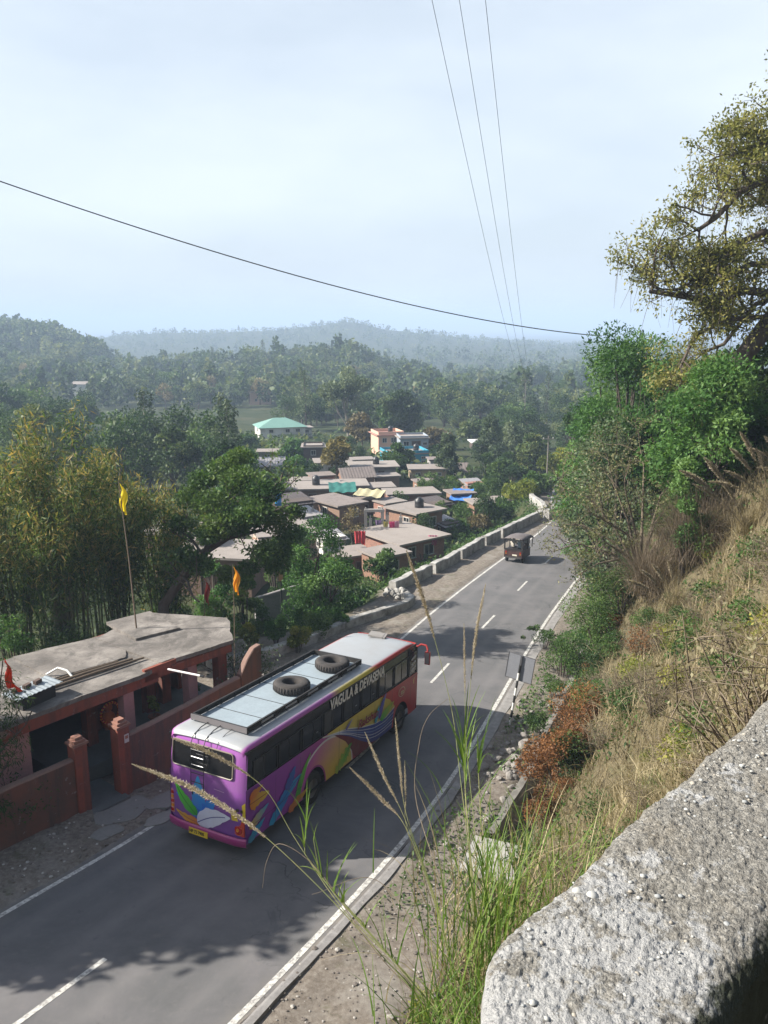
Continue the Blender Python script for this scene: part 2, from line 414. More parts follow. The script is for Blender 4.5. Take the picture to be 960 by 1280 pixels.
va = k.n('ShaderNodeVectorMath', operation='MULTIPLY_ADD'); k.l(nz.outputs['Color'], va.inputs[0]); va.inputs[1].default_value = (1.6,1.6,0); k.l(k.tc.outputs['Object'], va.inputs[2]); k.l(va.outputs[0], vc.inputs['Vector'])
crk = k.math('MULTIPLY', k.ramp(vc.outputs['Distance'], [(.004,1.),(.013,0.)]), k.ramp(k.noise(.25, 3), [(.5,0.),(.6,.6)]))
c = k.mix(crk, c, (.03,.03,.03))
rl_ = k.n('ShaderNodeSeparateColor'); k.l(k.attr(), rl_.inputs[0]); rt_ = rl_.outputs[0]
trk = k.ramp(rt_, [(.0,0.),(.10,0.),(.15,1.),(.20,0.),(.33,0.),(.38,1.),(.43,0.),(.57,0.),(.62,1.),(.67,0.),(.80,0.),(.85,1.),(.90,0.)])
c = k.mix(k.math('MULTIPLY', trk, k.ramp(k.noise(.35, 5), [(.3,.12),(.7,.42)])), c, (.185,.176,.175))
edg = k.ramp(rt_, [(.0,1.),(.035,.35),(.09,0.),(.93,0.),(.975,.35),(1.,1.)])
c = k.mix(k.math('MULTIPLY', edg, k.ramp(k.noise(1.6, 7, .75), [(.35,0.),(.6,.85)])), c, (.225,.20,.17))
sx = k.n('ShaderNodeSeparateXYZ'); k.l(k.tc.outputs['Object'], sx.inputs[0])
asph = k.set(c, .82, n2, .25, .01, spec=.3)
k = NT('road_paint'); c = k.mix(k.ramp(k.noise(9, 6, .8), [(.42,0.),(.60,.85)]), (.60,.59,.55), (.16,.15,.145))
rpaint = k.set(c, .75, k.noise(120, 3), .2, .01)
k = NT('kerb_concrete'); c = k.ramp(k.noise(3, 6, .75), [(.3,(.16,.15,.145)),(.7,(.29,.28,.27))])
kconc = k.set(c, .9, k.noise(60, 5), .5, .02)
def strip(s, l0, l1, dz):
    s = np.asarray(s, float); n = len(s)
    x0, y0 = s2w(s, l0); x1, y1 = s2w(s, l1); z = zr(s)+dz
    v = np.vstack([np.c_[x0,y0,z], np.c_[x1,y1,z]]); i = np.arange(n-1)
    return v, np.stack([i, i+n, i+n+1, i+1][::-1], -1)[:, ::-1]
mb = MB(); ss = np.arange(-60, 170, .5)
jag = fbm2(ss*1.1, 0*ss, 4, 3.)*.12; jag2 = fbm2(ss*1.3, 0*ss, 4, 9.)*.06
el, er = lef(ss)-.22+jag, rig(ss)+.16+jag2
vs = [np.c_[s2w(ss, l) + (zr(ss)+dz,)] if False else np.stack([*s2w(ss, l), zr(ss)+dz], -1) for l, dz in ((el-.1,-.25),(el,0.0),(cen(ss),.03),(er,0.0),(er+.05,-.25))]
n = len(ss); i = np.arange(n-1)
for a in range(4):
    LT = (0,0,.5,1,1); tcol = lambda q: np.tile((LT[q],0,0), (n,1)); mb.add(np.vstack([vs[a], vs[a+1]]), np.stack([i, i+n, i+n+1, i+1], -1), 0, np.vstack([tcol(a), tcol(a+1)]))
def rz_on(s, l):    # cambered road surface height
    c_ = cen(s); t = np.abs(l-c_)/3.2; return zr(s) + .03*(1-np.clip(t, 0, 1))
def line(s, l, w):
    a = np.stack([*s2w(s, l-w/2), rz_on(s, l-w/2)+.006], -1); b = np.stack([*s2w(s, l+w/2), rz_on(s, l+w/2)+.006], -1)
    m = len(s); j = np.arange(m-1); mb.add(np.vstack([a,b]), np.stack([j, j+m, j+m+1, j+1], -1), 1)
line(ss, lef(ss), .13); line(ss, rig(ss), .14)
d0 = -4.25
for q in range(-7, 15):
    a = d0 - 3 + q*8.2 if q <= 0 else 13.95 + (q-2)*8.22
    if q == 1: a = 5.7
    line(np.linspace(a, a+(2.9 if q <= 0 else 2.55), 8), cen(np.linspace(a, a+2.6, 8)), .12)
tag(mb.build('road', [asph, rpaint], smooth=True), kind='structure')
mb = MB(); k_s = np.arange(-14, 56, .4)
o_ = rig(k_s)+.165
wv = fbm2(k_s*.9, 0*k_s, 3, 21.)*.05; wid = np.interp(k_s, [-14,0,8,16,56], [.16,.2,.3,.42,.42])
prof = [(0,-.25),(0,.012),(.3,.02),(1,.01),(1.1,-.3)]
rows = [np.stack([*s2w(k_s, o_+p*wid+wv*(p > .5)), zr(k_s)+h], -1) for p, h in prof]
n = len(k_s); i = np.arange(n-1)
for a in range(4): mb.add(np.vstack([rows[a], rows[a+1]]), np.stack([i, i+n, i+n+1, i+1], -1), 0)
tag(mb.build('kerb', kconc), kind='structure')
# drain channel beside the slope
k = NT('drain_stone'); c = k.ramp(k.noise(2.5, 6, .7), [(.3,(.10,.095,.085)),(.6,(.2,.19,.17)),(.8,(.3,.285,.26))])
dst = k.set(c, .95, k.noise(20, 6, .8), .7, .05)
mb = MB(); d_s = np.arange(4.5, 40, .5); n = len(d_s); i = np.arange(n-1); cu = cen(d_s)
wb = fbm2(d_s*.8, 0*d_s, 3, 4.)*.1
rows = [np.stack([*s2w(d_s, cu+p+wb), zr(d_s)+h], -1) for p, h in ((5.12,-.45),(5.15,-.02),(5.37,0.0),(5.44,-.95))]
for a in range(3): mb.add(np.vstack([rows[a], rows[a+1]]), np.stack([i, i+n, i+n+1, i+1], -1), 0)
tag(mb.build('drain_edge', dst), 'low stone lip of the roadside drain under the dry bank', 'drain')
# ------------------------------------------------------------------ plant library
BARK = worn('bark', (.075,.058,.045), (.13,.11,.09), 3, 18, .95, .7, bdist=.05)
BARKP = worn('pale_bark', (.26,.24,.21), (.12,.105,.09), 2, 14, .95, .6, bdist=.05)
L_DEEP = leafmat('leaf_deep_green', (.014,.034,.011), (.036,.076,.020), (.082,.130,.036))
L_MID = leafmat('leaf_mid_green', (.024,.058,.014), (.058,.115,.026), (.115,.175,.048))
L_BRIGHT = leafmat('leaf_fresh_green', (.026,.074,.018), (.066,.152,.036), (.140,.235,.072), .4)
L_OLD = leafmat('leaf_old_tree', (.060,.070,.018), (.155,.165,.045), (.300,.275,.095), .4)
L_GREY = leafmat('leaf_grey_green', (.028,.048,.024), (.072,.108,.052), (.170,.205,.120), .3)
L_OLIVE = leafmat('leaf_olive_brown', (.060,.052,.014), (.140,.118,.032), (.250,.200,.070), .35)
L_TAN = leafmat('leaf_dry_tan', (.080,.066,.032), (.165,.135,.068), (.280,.225,.120), .3)
L_BAMB = leafmat('leaf_bamboo', (.028,.060,.016), (.086,.140,.036), (.310,.230,.085), .42)
L_RED = leafmat('leaf_rust_red', (.060,.036,.014), (.150,.066,.026), (.270,.130,.048), .3)
L_YEL = leafmat('leaf_yellow_green', (.060,.085,.012), (.150,.185,.030), (.300,.290,.060), .4)
L_BLUE = leafmat('leaf_hill_green', (.022,.046,.018), (.066,.108,.036), (.165,.185,.068), .32)
STRAW = leafmat('dry_grass', (.115,.090,.048), (.245,.200,.115), (.430,.365,.235), .3, .7)
BLADE = leafmat('green_grass', (.040,.080,.016), (.105,.180,.036), (.230,.300,.080), .4, .5)
PLUME = leafmat('grass_plume', (.20,.165,.125), (.34,.285,.225), (.52,.46,.38), .35, .8)
BAMBG = worn('bamboo_culm', (.075,.085,.035), (.13,.115,.06), 1.2, 20, .6, .2); STEMG = worn('grass_stalk', (.14,.17,.06), (.26,.21,.10), 9, 60, .7, .2)
TWIG = worn('dry_twig', (.20,.16,.115), (.10,.08,.06), 3, 20, .95, .4)

def unit(v): return v/(np.linalg.norm(v, axis=-1, keepdims=True)+1e-9)
def leaves(mb, P, size, rg, up=.35, out=None, asp=.5, mat=0, droop=0., tint=None):
    """one small folded-diamond face per leaf at the points P"""
    n = len(P)
    d = unit(rg.normal(size=(n,3)) + (0 if out is None else out*1.1) + np.array([0,0,-droop]))
    nr = unit(rg.normal(size=(n,3)) + np.array([0,0,up*3]))
    sd_ = unit(np.cross(d, nr)); L = (size*rg.uniform(.6,1.4,n))[:,None]; W = L*asp
    v = np.stack([P - d*L*.5, P + sd_*W*.5 - d*L*.08, P + d*L*.5, P - sd_*W*.5 - d*L*.08], 1).reshape(-1,3)
    t = rg.beta(2.2,2.4,n) if tint is None else np.clip(tint + rg.normal(0,.13,n), 0, 1)
    f = np.arange(n*4).reshape(n,4)
    return mb.add(v, f, mat, np.repeat(t,4)[:,None]*np.ones(3))
def cloud(rg, c, r, n, shell=.55):
    """points in an ellipsoid lobe, denser near its skin"""
    d = unit(rg.normal(size=(n,3))); q = (shell + (1-shell)*rg.uniform(0,1,n)**.6)[:,None] * (1+.25*fbm3(d*2.2 + rg.uniform(-90,90,3), 3))[:,None]
    return np.array(c) + d*q*np.array(r), d
class Tree:
    def __init__(s, seed): s.rg = np.random.default_rng(seed); s.seed = seed; s.w = MB(); s.c = MB(); s.tips = []
    def limb(s, p, d, L, r, lev, up=.25, kids=3, wig=.25, ratio=.62, spread=.8, k=7):
        rg = s.rg; n = 6; pts = [np.array(p, float)]; d = unit(np.array(d, float))
        for i in range(n-1):
            d = unit(d + rg.normal(size=3)*wig*.45 + np.array([0,0,up*.25])); pts.append(pts[-1] + d*L/(n-1))
        s.w.tube(pts, np.linspace(r, r*.55, n), max(3, k), cap=False)
        s.tips.append((pts[-1], lev)); 
        if lev <= 1: s.tips.append((pts[3], lev))
        if lev > 0:
            for q in range(kids):
                t = .35 + .65*(q+.7)/kids; i = min(n-1, int(t*(n-1)))
                e = unit(d*.55 + unit(rg.normal(size=3)*np.array([1,1,.6]))*spread + np.array([0,0,up]))
                s.limb(pts[i], e, L*ratio*rg.uniform(.8,1.2), r*.5, lev-1, up, kids, wig, ratio, spread, k-2)
        return pts
    def crown(s, n, size, r=.9, lev=1, flat=.7, asp=.5, up=.35, droop=0., shell=.3, jit=1.0):
        T = [t for t, l in s.tips if l <= lev]; m = max(4, n//len(T))
        for t in T:
            rr = r*s.rg.uniform(.6,1.3)
            P, d = cloud(s.rg, t + s.rg.normal(size=3)*r*.25*jit, (rr, rr, rr*flat), m, shell)
            base = np.clip(s.rg.beta(3,3) + .0*d[:,2], .05, .95)
            leaves(s.c, P, size, s.rg, up, d, asp, 0, droop, base)
    def lobes(s, L, n, size, asp=.5, up=.35, shell=.55, droop=0.):
        """crown from a list of (centre, radii)"""
        vol = np.array([np.prod(r)**(2/3) for c, r in L]); vol /= vol.sum()
        for (c, r), v in zip(L, vol):
            P, d = cloud(s.rg, c, r, max(6, int(n*v)), shell)
            leaves(s.c, P, size, s.rg, up, d, asp, 0, droop, s.rg.beta(3,3))
    def finish(s, name, label, cat, loc, leaf, bark=None, rz=0, group=None, sc=1.0, crown='crown', trunk='trunk'):
        t = thing(name, label, cat, loc, rz, group); t.scale = (sc, sc, sc)
        if s.w.ch: s.w.build(trunk, bark or BARK, t, smooth=True)
        if s.c.ch: s.c.build(crown, leaf, t)
        return t
def round_tree(seed, h, w, n, size, leafd=.5, low=.3, nl=14, trunk=.02, jitter=.8, col=None):
    """broadleaf tree of height h and crown width w: limbs carrying many uneven leaf lobes"""
    t = Tree(seed); rg = t.rg; L = []
    th = h*low*rg.uniform(.9,1.3); lean = rg.normal(size=2)*h*.03
    top = np.array([lean[0], lean[1], h*.72]); r = h*trunk
    t.w.tube([(0,0,-.6), (lean[0]*.3, lean[1]*.3, th*.5), (lean[0]*.6, lean[1]*.6, th), tuple(top)], [r*1.25, r, r*.85, r*.25], 7, cap=False)
    for i in range(nl):
        z = rg.uniform(0,1)**.9; a = i*2.4 + rg.uniform(-.5,.5)
        prof = math.sin(math.pi*(.12+.85*z))**.7
        q = w/2*prof*rg.uniform(.35,.85)
        c = np.array([math.cos(a)*q + lean[0], math.sin(a)*q + lean[1], h*low + (h*(1-low))*(.10+.80*z)])
        rr = w*rg.uniform(.15,.27); L.append((c, (rr, rr, rr*rg.uniform(.55,.85))))
        s0 = np.array([lean[0]*.5, lean[1]*.5, th*rg.uniform(.7,1.15)])
        t.w.tube([s0, (s0+c)/2 + rg.normal(size=3)*w*.04 + np.array([0,0,h*.02]), c], [r*.45, r*.3, r*.1], 4, cap=False)
    t.lobes(L, n, size, leafd, shell=.22 if n > 8000 else .45)
    return t
def tall_tree(seed, h, w, n, size, low=.2, nl=16, asp=.45):
    """tall narrow tree: stacked wispy tufts up one stem"""
    t = Tree(seed); rg = t.rg; L = []
    t.w.tube([(0,0,-.6),(h*.01,0,h*.4),(0,h*.01,h*.93)], [h*.018, h*.012, h*.002], 6, cap=False)
    for i in range(nl):
        z = low + (1-low)*(i+.5)/nl; a = i*2.4 + rg.uniform(-.4,.4); q = w/2*(1-.75*((z-low)/(1-low))**1.6)*rg.uniform(.3,.85)
        c = np.array([math.cos(a)*q, math.sin(a)*q, h*z*.97]); rr = w*rg.uniform(.16,.28)*(1.15-.6*z)
        L.append((c, (rr, rr, rr*rg.uniform(.9,1.5)))); t.w.tube([(0,0,h*z*.85), c], [h*.005, h*.001], 3, cap=False)
    t.lobes(L, n, size, asp, shell=.3, droop=.3)
    return t
def bush(seed, w, h, n, size, nl=9, asp=.5, stems=True):
    t = Tree(seed); rg = t.rg; L = []
    for i in range(nl):
        a = i*2.4; q = w/2*rg.uniform(.1,.8); z = h*rg.uniform(.25,.8)*(1-.35*q/(w/2))
        c = np.array([math.cos(a)*q, math.sin(a)*q, z]); rr = w*rg.uniform(.16,.28); L.append((c, (rr, rr, min(z, rr*.9))))
        if stems: t.w.tube([(math.cos(a)*w*.05, math.sin(a)*w*.05, -.2), c*np.array([.6,.6,.6]), c], [w*.012, w*.008, w*.003], 4, cap=False)
    t.lobes(L, n, size, asp, shell=.35)
    return t
def blades(mb, base, L, W, rg, lean=.5, dirn=None, seg=4, mat=0, tint=None, curl=1.0):
    """curved grass blades: base (n,3), lengths L (n)"""
    n = len(base); L = np.broadcast_to(L, n)
    a = rg.uniform(0, 2*np.pi, n) if dirn is None else dirn + rg.normal(0,.5,n)
    h = np.stack([np.cos(a), np.sin(a), 0*a], -1); sd_ = np.stack([-np.sin(a), np.cos(a), 0*a], -1)
    tw = rg.uniform(-.6,.6,n); sd_ = unit(sd_ + h*tw[:,None])
    le = np.abs(rg.normal(lean, .3, n)); V = []
    for i in range(seg+1):
        t = i/seg; th = le*(.3+ 1.2*curl*t)
        if i == 0: p = base.copy()
        else: p = p + (h*np.sin(th)[:,None] + np.array([0,0,1.])*np.cos(th)[:,None])*(L/seg)[:,None]
        w = (W*(1-t)**.7*np.ones(n))[:,None]/2 + .0003
        V += [p - sd_*w, p + sd_*w]
    V = np.stack(V, 1); m = 2*(seg+1)
    f = np.array([(2*i, 2*i+1, 2*i+3, 2*i+2) for i in range(seg)])
    f = (np.arange(n)[:,None,None]*m + f[None]).reshape(-1,4)
    t = rg.beta(2.2,2.2,n) if tint is None else np.clip(tint + rg.normal(0,.15,n), 0, 1)
    return mb.add(V.reshape(-1,3), f, mat, np.repeat(t,m)[:,None]*np.ones(3))
def plume(mb, pts, n, hair, rg, width=.02, mat=0):
    """feathery seed head: fine hairs along a line of points"""
    p = np.array(pts, float); t = rg.uniform(0, 1, n); x = t*(len(p)-1); i = np.clip(x.astype(int), 0, len(p)-2); f = (x-i)[:,None]
    P = p[i]*(1-f) + p[i+1]*f; T = unit(p[i+1]-p[i])
    env = (np.sin(np.pi*np.clip(t*.9+.08, 0, 1))**.7)
    d = unit(T*1.5 + rg.normal(size=(n,3))*.75); L = hair*env*rg.uniform(.5,1.2,n)
    q = P + rg.normal(size=(n,3))*width*env[:,None]
    sd_ = unit(np.cross(d, rg.normal(size=(n,3)))); w = (hair*.09)
    v = np.stack([q, q + d*L[:,None]*.5 + sd_*w, q + d*L[:,None], q + d*L[:,None]*.5 - sd_*w], 1).reshape(-1,3)
    return mb.add(v, np.arange(4*n).reshape(n,4), mat, np.repeat(rg.beta(2,2,n),4)[:,None]*np.ones(3))
def rescale(t, h0, h): t.scale = (h/h0,)*3; return t
# ------------------------------------------------------------------ vehicles
GLASS = NT('dark_glass').set((.012,.012,.013), .12, spec=.6)
PANES = [NT('bus_pane').set(c_, r_, spec=.7) for c_, r_ in (((.012,.012,.013),.10),((.030,.029,.027),.12),((.050,.047,.043),.16),((.018,.018,.020),.08))]  # lighter greys put window reflections into the pane colour
BLACK = plain('black_paint', (.012,.012,.013), .45)
RUBBER = worn('tyre_rubber', (.022,.021,.020), (.06,.055,.05), 5, 40, .85, .4)
STEEL = plain('dull_steel', (.32,.32,.33), .4, .8)
PAINT = painted('vehicle_paint', .35, .30)
RED_LENS = plain('red_lens', (.35,.02,.012), .2); AMBER = plain('amber_lens', (.55,.2,.02), .2); WHITE_LENS = plain('clear_lens', (.7,.7,.68), .15)
def text_mesh(body, size, mat, name, M, shear=0.0, parent=None, ext=0.004, sx=1.0, weight=0.0):
    cu = bpy.data.curves.new('lettering', 'FONT'); cu.body = body; cu.size = size; cu.extrude = ext; cu.shear = shear; cu.offset = weight
    ob = bpy.data.objects.new('lettering', cu); COL.objects.link(ob)
    dg = bpy.context.evaluated_depsgraph_get(); me = bpy.data.meshes.new_from_object(ob.evaluated_get(dg))
    bpy.data.objects.remove(ob); bpy.data.curves.remove(cu)
    me.transform(Matrix.Diagonal((sx,1,1,1))); me.transform(M); me.materials.clear(); me.materials.append(mat)
    o = bpy.data.objects.new(name, me); COL.objects.link(o); o.parent = parent; return o
def width_of(body, size, shear=0.0):
    cu = bpy.data.curves.new('w', 'FONT'); cu.body = body; cu.size = size; cu.shear = shear
    ob = bpy.data.objects.new('w', cu); COL.objects.link(ob); bpy.context.view_layer.update(); w = ob.dimensions.x
    bpy.data.objects.remove(ob); bpy.data.curves.remove(cu); return w
BW, BL, BH = 1.25, 10.31, 3.09
bl_x, bl_y = s2w(0, -1.25)
brx = OX - BW*ca; bry = OY + BW*sa
bus = thing('passenger_bus', 'purple and red passenger bus painted with feathers and carrying two tyres on its roof', 'bus', (brx, bry, OZ+.02), -HA, None, -.0621)
# roof shell: lofted sections along the bus
PUR, MAG, REDB, YELB = (.30,.06,.42), (.36,.08,.36), (.42,.022,.022), (.50,.40,.045)
sec = [(1.245,2.96),(1.235,3.03),(1.20,3.075),(1.12,3.10),(.95,3.115),(.6,3.135),(.25,3.145)]
sec = sec + [(0,3.147)] + [(-x,z) for x, z in sec[::-1]]
ys = [(0.0,.93,-.13),(.03,.965,-.07),(.10,.99,-.02),(.25,1,0),(.6,1,0)] + [(y,1,0) for y in np.arange(1.2,9.3,.6)] + [(9.4,1,-.01),(9.8,.995,-.05),(10.1,.98,-.12),(10.26,.95,-.22),(10.31,.92,-.32)]
V, C = [], []
for y, k_, dz in ys:
    for x, z in sec:
        V.append((x*k_, y, z+dz))
        edge = z < 3.09
        st = np.array(MAG)*.9 if y < 4.6 else (np.array(YELB) if y < 6.75 else np.array(REDB))
        C.append(tuple(st) if edge else (.30,.315,.33))
n = len(sec); i = np.arange(len(ys)-1)[:,None]*n; j = np.arange(n-1)[None,:]
mb = MB(); mb.add(V, np.stack([i+j, i+j+1, i+n+j+1, i+n+j], -1).reshape(-1,4)[:, ::-1], 0, C)
mb.build('roof', PAINT, bus, smooth=True)
# painted lower side, with wheel arches
WY = (3.3, 9.02); AR = .60
def side_outline():
    p = [(.02,.45)]
    for w in WY:
        for t in np.linspace(0, np.pi, 15): p.append((w - AR*math.cos(t), .45 + max(0,(AR+.10)*math.sin(t)) if 0 < t < np.pi else .45))
    p += [(10.24,.45),(10.31,.9),(10.29,1.86),(6.5,1.895),(3.0,1.93),(.0,1.95)]
    return p
k = NT('bus_side_paint'); sx = k.n('ShaderNodeSeparateXYZ'); k.l(k.tc.outputs['Object'], sx.inputs[0])
g = k.math('ADD', k.math('DIVIDE', sx.outputs[1], 10.31), k.math('MULTIPLY', k.math('SUBTRACT', k.noise(1.6, 4), .5), .05))
c = k.ramp(g, [(0,(.20,.045,.31)),(.2,(.27,.050,.35)),(.36,(.33,.05,.26)),(.5,(.34,.03,.09)),(.72,(.46,.045,.022)),(.84,(.44,.022,.020)),(1,(.40,.018,.018))])
c = k.mix(k.ramp(k.noise(1.2, 7, .75), [(.45,0.),(.75,.42)]), c, (.17,.145,.125))
BSIDE = k.set(c, .35)
def leafshape(p0, p1, w, ca_, cb_, ser=0.0, n=14, seed=0, bend=0.0, tipw=.5):
    """feather: centre points, half widths and a colour blend along it"""
    p0, p1 = np.array(p0, float), np.array(p1, float); d = p1-p0; L = np.hypot(*d); d /= L; nrm = np.array([-d[1], d[0]])
    t = np.linspace(0, 1, n); w_ = w*np.sin(np.pi*t**tipw*.98+.02)**.8
    rg_ = np.random.default_rng(seed); c = p0 + d*(t*L)[:,None] + nrm*(bend*np.sin(np.pi*t))[:,None]
    up_ = c + nrm*(w_*(1+ser*rg_.uniform(-1,1,n)))[:,None]; lo_ = c - nrm*(w_*(1+ser*rg_.uniform(-1,1,n)))[:,None]
    col = np.array(ca_)*(1-t)[:,None] + np.array(cb_)*t[:,None]
    return c, up_, lo_, col
class Decals:
    """layers of paint a few tenths of a millimetre to millimetres thick on one flat panel"""
    def __init__(s, place): s.mb = MB(); s.place = place; s.k = 1
    def strip(s, a, b, ca_, cb_=None):
        a, b = np.array(a, float), np.array(b, float); n = len(a); h = s.k*.0018; s.k += 1
        ca_ = np.broadcast_to(np.array(ca_, float), (n,3)); cb_ = ca_ if cb_ is None else np.broadcast_to(np.array(cb_, float), (n,3))
        i = np.arange(n-1)
        s.mb.add(np.vstack([s.place(a, h), s.place(b, h)]), np.stack([i, i+n, i+n+1, i+1], -1), 0, np.vstack([ca_, cb_]))
    def feather(s, p0, p1, w, c0, c1, ser=.18, seed=0, bend=0., rib=None, tipw=.6):
        c, u, l, col = leafshape(p0, p1, w, c0, c1, ser, 16, seed, bend, tipw)
        s.strip(u, l, col)
        if rib is not None:
            d = unit(np.gradient(c, axis=0)); nn = np.stack([-d[:,1], d[:,0]], -1)*.012
            s.strip((c+nn)[:14], (c-nn)[:14], rib)
def side_place(sign):
    return lambda uv, h: np.stack([np.full(len(uv), sign*(BW+.001+h)), uv[:,0], uv[:,1]+.45], -1)
BLUE, SKYB, GRN, WHT, ORG, YEL, NAVY, MAR = (.02,.14,.52), (.02,.30,.60), (.05,.42,.03), (.66,.68,.78), (.55,.16,.02), (.62,.46,.03), (.025,.04,.24), (.14,.008,.012)
for sign in (1, -1):
    p = side_outline(); mb = MB()
    v = np.array([(sign*BW, y, z) for y, z in p]); idx = tuple(range(len(v)))
    mb.add(v, [idx if sign > 0 else idx[::-1]], 0)
    D = Decals(side_place(sign))
    # big dome round the rear wheel, white-edged, pink to yellow
    t = np.linspace(0, 1, 26); ang = np.pi*(1-t)
    cy, rx_, rz_ = 3.95, 1.55, 1.27
    out = np.stack([cy+rx_*np.cos(ang), np.maximum(.02, rz_*np.sin(ang))], -1); arch = np.stack([3.3+.66*np.cos(ang), np.maximum(.01,.76*np.sin(ang))], -1)
    mcol = np.array([(.46,.07,.40)]*26)*(1-np.clip(t*1.6-.45,0,1))[:,None] + np.array([(.60,.50,.06)])*np.clip(t*1.6-.45,0,1)[:,None]
    D.strip(np.stack([cy+(rx_+.07)*np.cos(ang), np.maximum(.01,(rz_+.07)*np.sin(ang))], -1), out*1.0, (.62,.60,.62))
    D.strip(out, arch, mcol, mcol*np.array([1.0,.8,1.0]))
    # sweep: maroon under blue under yellow
    xs = np.linspace(0, 1, 24)
    top = np.stack([3.7+xs*4.75, np.interp(3.7+xs*4.75, [3.7,4.3,5.2,6.1,7.0,7.8,8.45], [1.48,1.36,1.18,.88,.66,.58,.72])], -1)
    mid = np.stack([3.7+xs*4.6, np.interp(3.7+xs*4.6, [3.7,4.6,5.4,6.1,6.7,7.2,8.3], [1.46,1.22,.84,.42,.12,.01,.01])], -1)
    low = np.stack([3.7+xs*3.2, np.interp(3.7+xs*3.2, [3.7,4.4,5.1,5.5,5.7,6.9], [1.45,1.27,.80,.35,.02,.01])], -1)
    yt = np.stack([4.0+xs*4.5, np.interp(4.0+xs*4.5, [4.0,7.0,7.5,8.1,8.5], [1.475,1.45,1.42,1.12,.74])], -1)
    tb = np.stack([yt[:,0], np.interp(yt[:,0], top[:,0], top[:,1])], -1)
    D.strip(low, mid, MAR); D.strip(mid, top, NAVY, (.03,.06,.34))
    D.strip(yt, tb, (.58,.44,.05), (.56,.47,.10))
    for q in (.25,.42,.6,.78):
        c = mid*(1-q)+top*q; D.strip(c+[0,.012], c-[0,.012], (.55,.58,.70) if q != .6 else (.20,.30,.60))
    D.strip(top+[0,.02], top-[0,.014], (.66,.64,.60))
    # feathers
    D.feather((2.30,.0), (3.05,1.28), .13, (.03,.30,.03), (.16,.50,.04), .1, 1, .10)
    D.feather((4.7,.16), (5.46,.62), .20, (.42,.46,.05), (.03,.30,.02), .5, 2, 0, (.02,.12,.02))
    D.feather((4.45,.05), (5.2,.36), .14, (.42,.46,.05), (.05,.36,.03), .5, 3)
    D.feather((1.3,.30), (2.55,.86), .17, BLUE, SKYB, .25, 4, .05, (.01,.06,.3))
    D.feather((1.8,.70), (2.25,1.22), .17, (.04,.06,.36), BLUE, .3, 5)
    D.feather((1.0,.06), (1.9,.50), .14, SKYB, BLUE, .25, 6)
    D.feather((1.9,.02), (2.9,.28), .13, (.50,.10,.02), (.55,.36,.02), .3, 7)
    D.feather((.12,1.08), (.98,1.06), .21, (.55,.16,.01), (.64,.50,.03), .3, 8, 0, (.25,.05,.01))
    D.feather((.10,1.25), (.7,1.38), .10, (.55,.10,.01), (.60,.30,.02), .3, 9)
    D.feather((.1,.42), (.95,.74), .13, (.60,.36,.02), SKYB, .2, 10)
    D.feather((.05,.06), (.78,.42), .12, (.02,.22,.44), SKYB, .2, 11)
    D.feather((7.0,.68), (7.25,1.22), .11, (.02,.28,.44), (.03,.40,.55), .15, 12)
    D.feather((7.25,.75), (7.75,1.48), .13, (.10,.02,.30), (.05,.12,.50), .15, 13, .05)
    D.feather((7.35,.66), (8.35,.98), .13, (.03,.34,.03), (.45,.50,.05), .2, 14)
    D.feather((5.0,1.22), (5.45,1.44), .05, (.12,.06,.30), (.20,.30,.5), .2, 15)
    # oval crest on the red front and a small crescent on the door
    for r0, r1, cc in ((.235,.21,(.55,.50,.30)),):
        a_ = np.linspace(0, 2*np.pi, 25); D.strip(np.stack([8.95+r0*1.1*np.cos(a_), 1.12+r0*.72*np.sin(a_)], -1), np.stack([8.95+r1*1.1*np.cos(a_), 1.12+r1*.72*np.sin(a_)], -1), cc)
    D.feather((9.93,1.08), (9.98,1.34), .04, (.55,.25,.05), (.6,.4,.1), .1, 16, .05)
    for q_ in (1.25,2.45,4.6,5.75,6.9,8.15):
        D.strip([(q_,.03),(q_,1.42)], [(q_+.012,.03),(q_+.012,1.42)], (.05,.02,.04))
    D.strip([(.1,.50),(2.6,.50)], [(.1,.488),(2.6,.488)], (.06,.02,.06))
    D.strip([(9.62,.47),(9.62,1.40)], [(9.64,.47),(9.64,1.40)], (.10,.008,.008))       # door seam
    D.strip([(9.64,1.40),(10.25,1.39)], [(9.64,1.38),(10.25,1.37)], (.10,.008,.008))
    n0 = len(mb.ch)
    for v_, f_, m_, c_ in D.mb.ch:
        off = mb.n; mb.ch.append((v_, [f + (off - (f_[0].min())) for f in f_] if False else [f - min(x.min() for x in f_) + off for f in f_], 1, c_)); mb.n += len(v_)
    mb.box((sign*(BW-.03), 5.1, .47), (.05, 9.9, .05), 2)                                   # skirt sill
    mb.build('side_panel', [BSIDE, PAINT, BLACK], bus)
    # glass band with sliding panes
    mb = MB(); zt, zb = 2.97, 1.93
    mb.add([(sign*(BW-.022),.05,zb-.0), (sign*(BW-.022),10.26,zb-.08), (sign*(BW-.022),10.2,zt), (sign*(BW-.022),.05,zt)], [(0,1,2,3) if sign > 0 else (3,2,1,0)], 0)
    mb.box((sign*(BW-.012), 5.1, zt-.015), (.03, 10.2, .05), 1); mb.box((sign*(BW-.012), 5.1, zt-.33), (.026, 9.3, .03), 1)
    mb.build('window_band', [GLASS, BLACK], bus)
    rgb_ = np.random.default_rng(3)
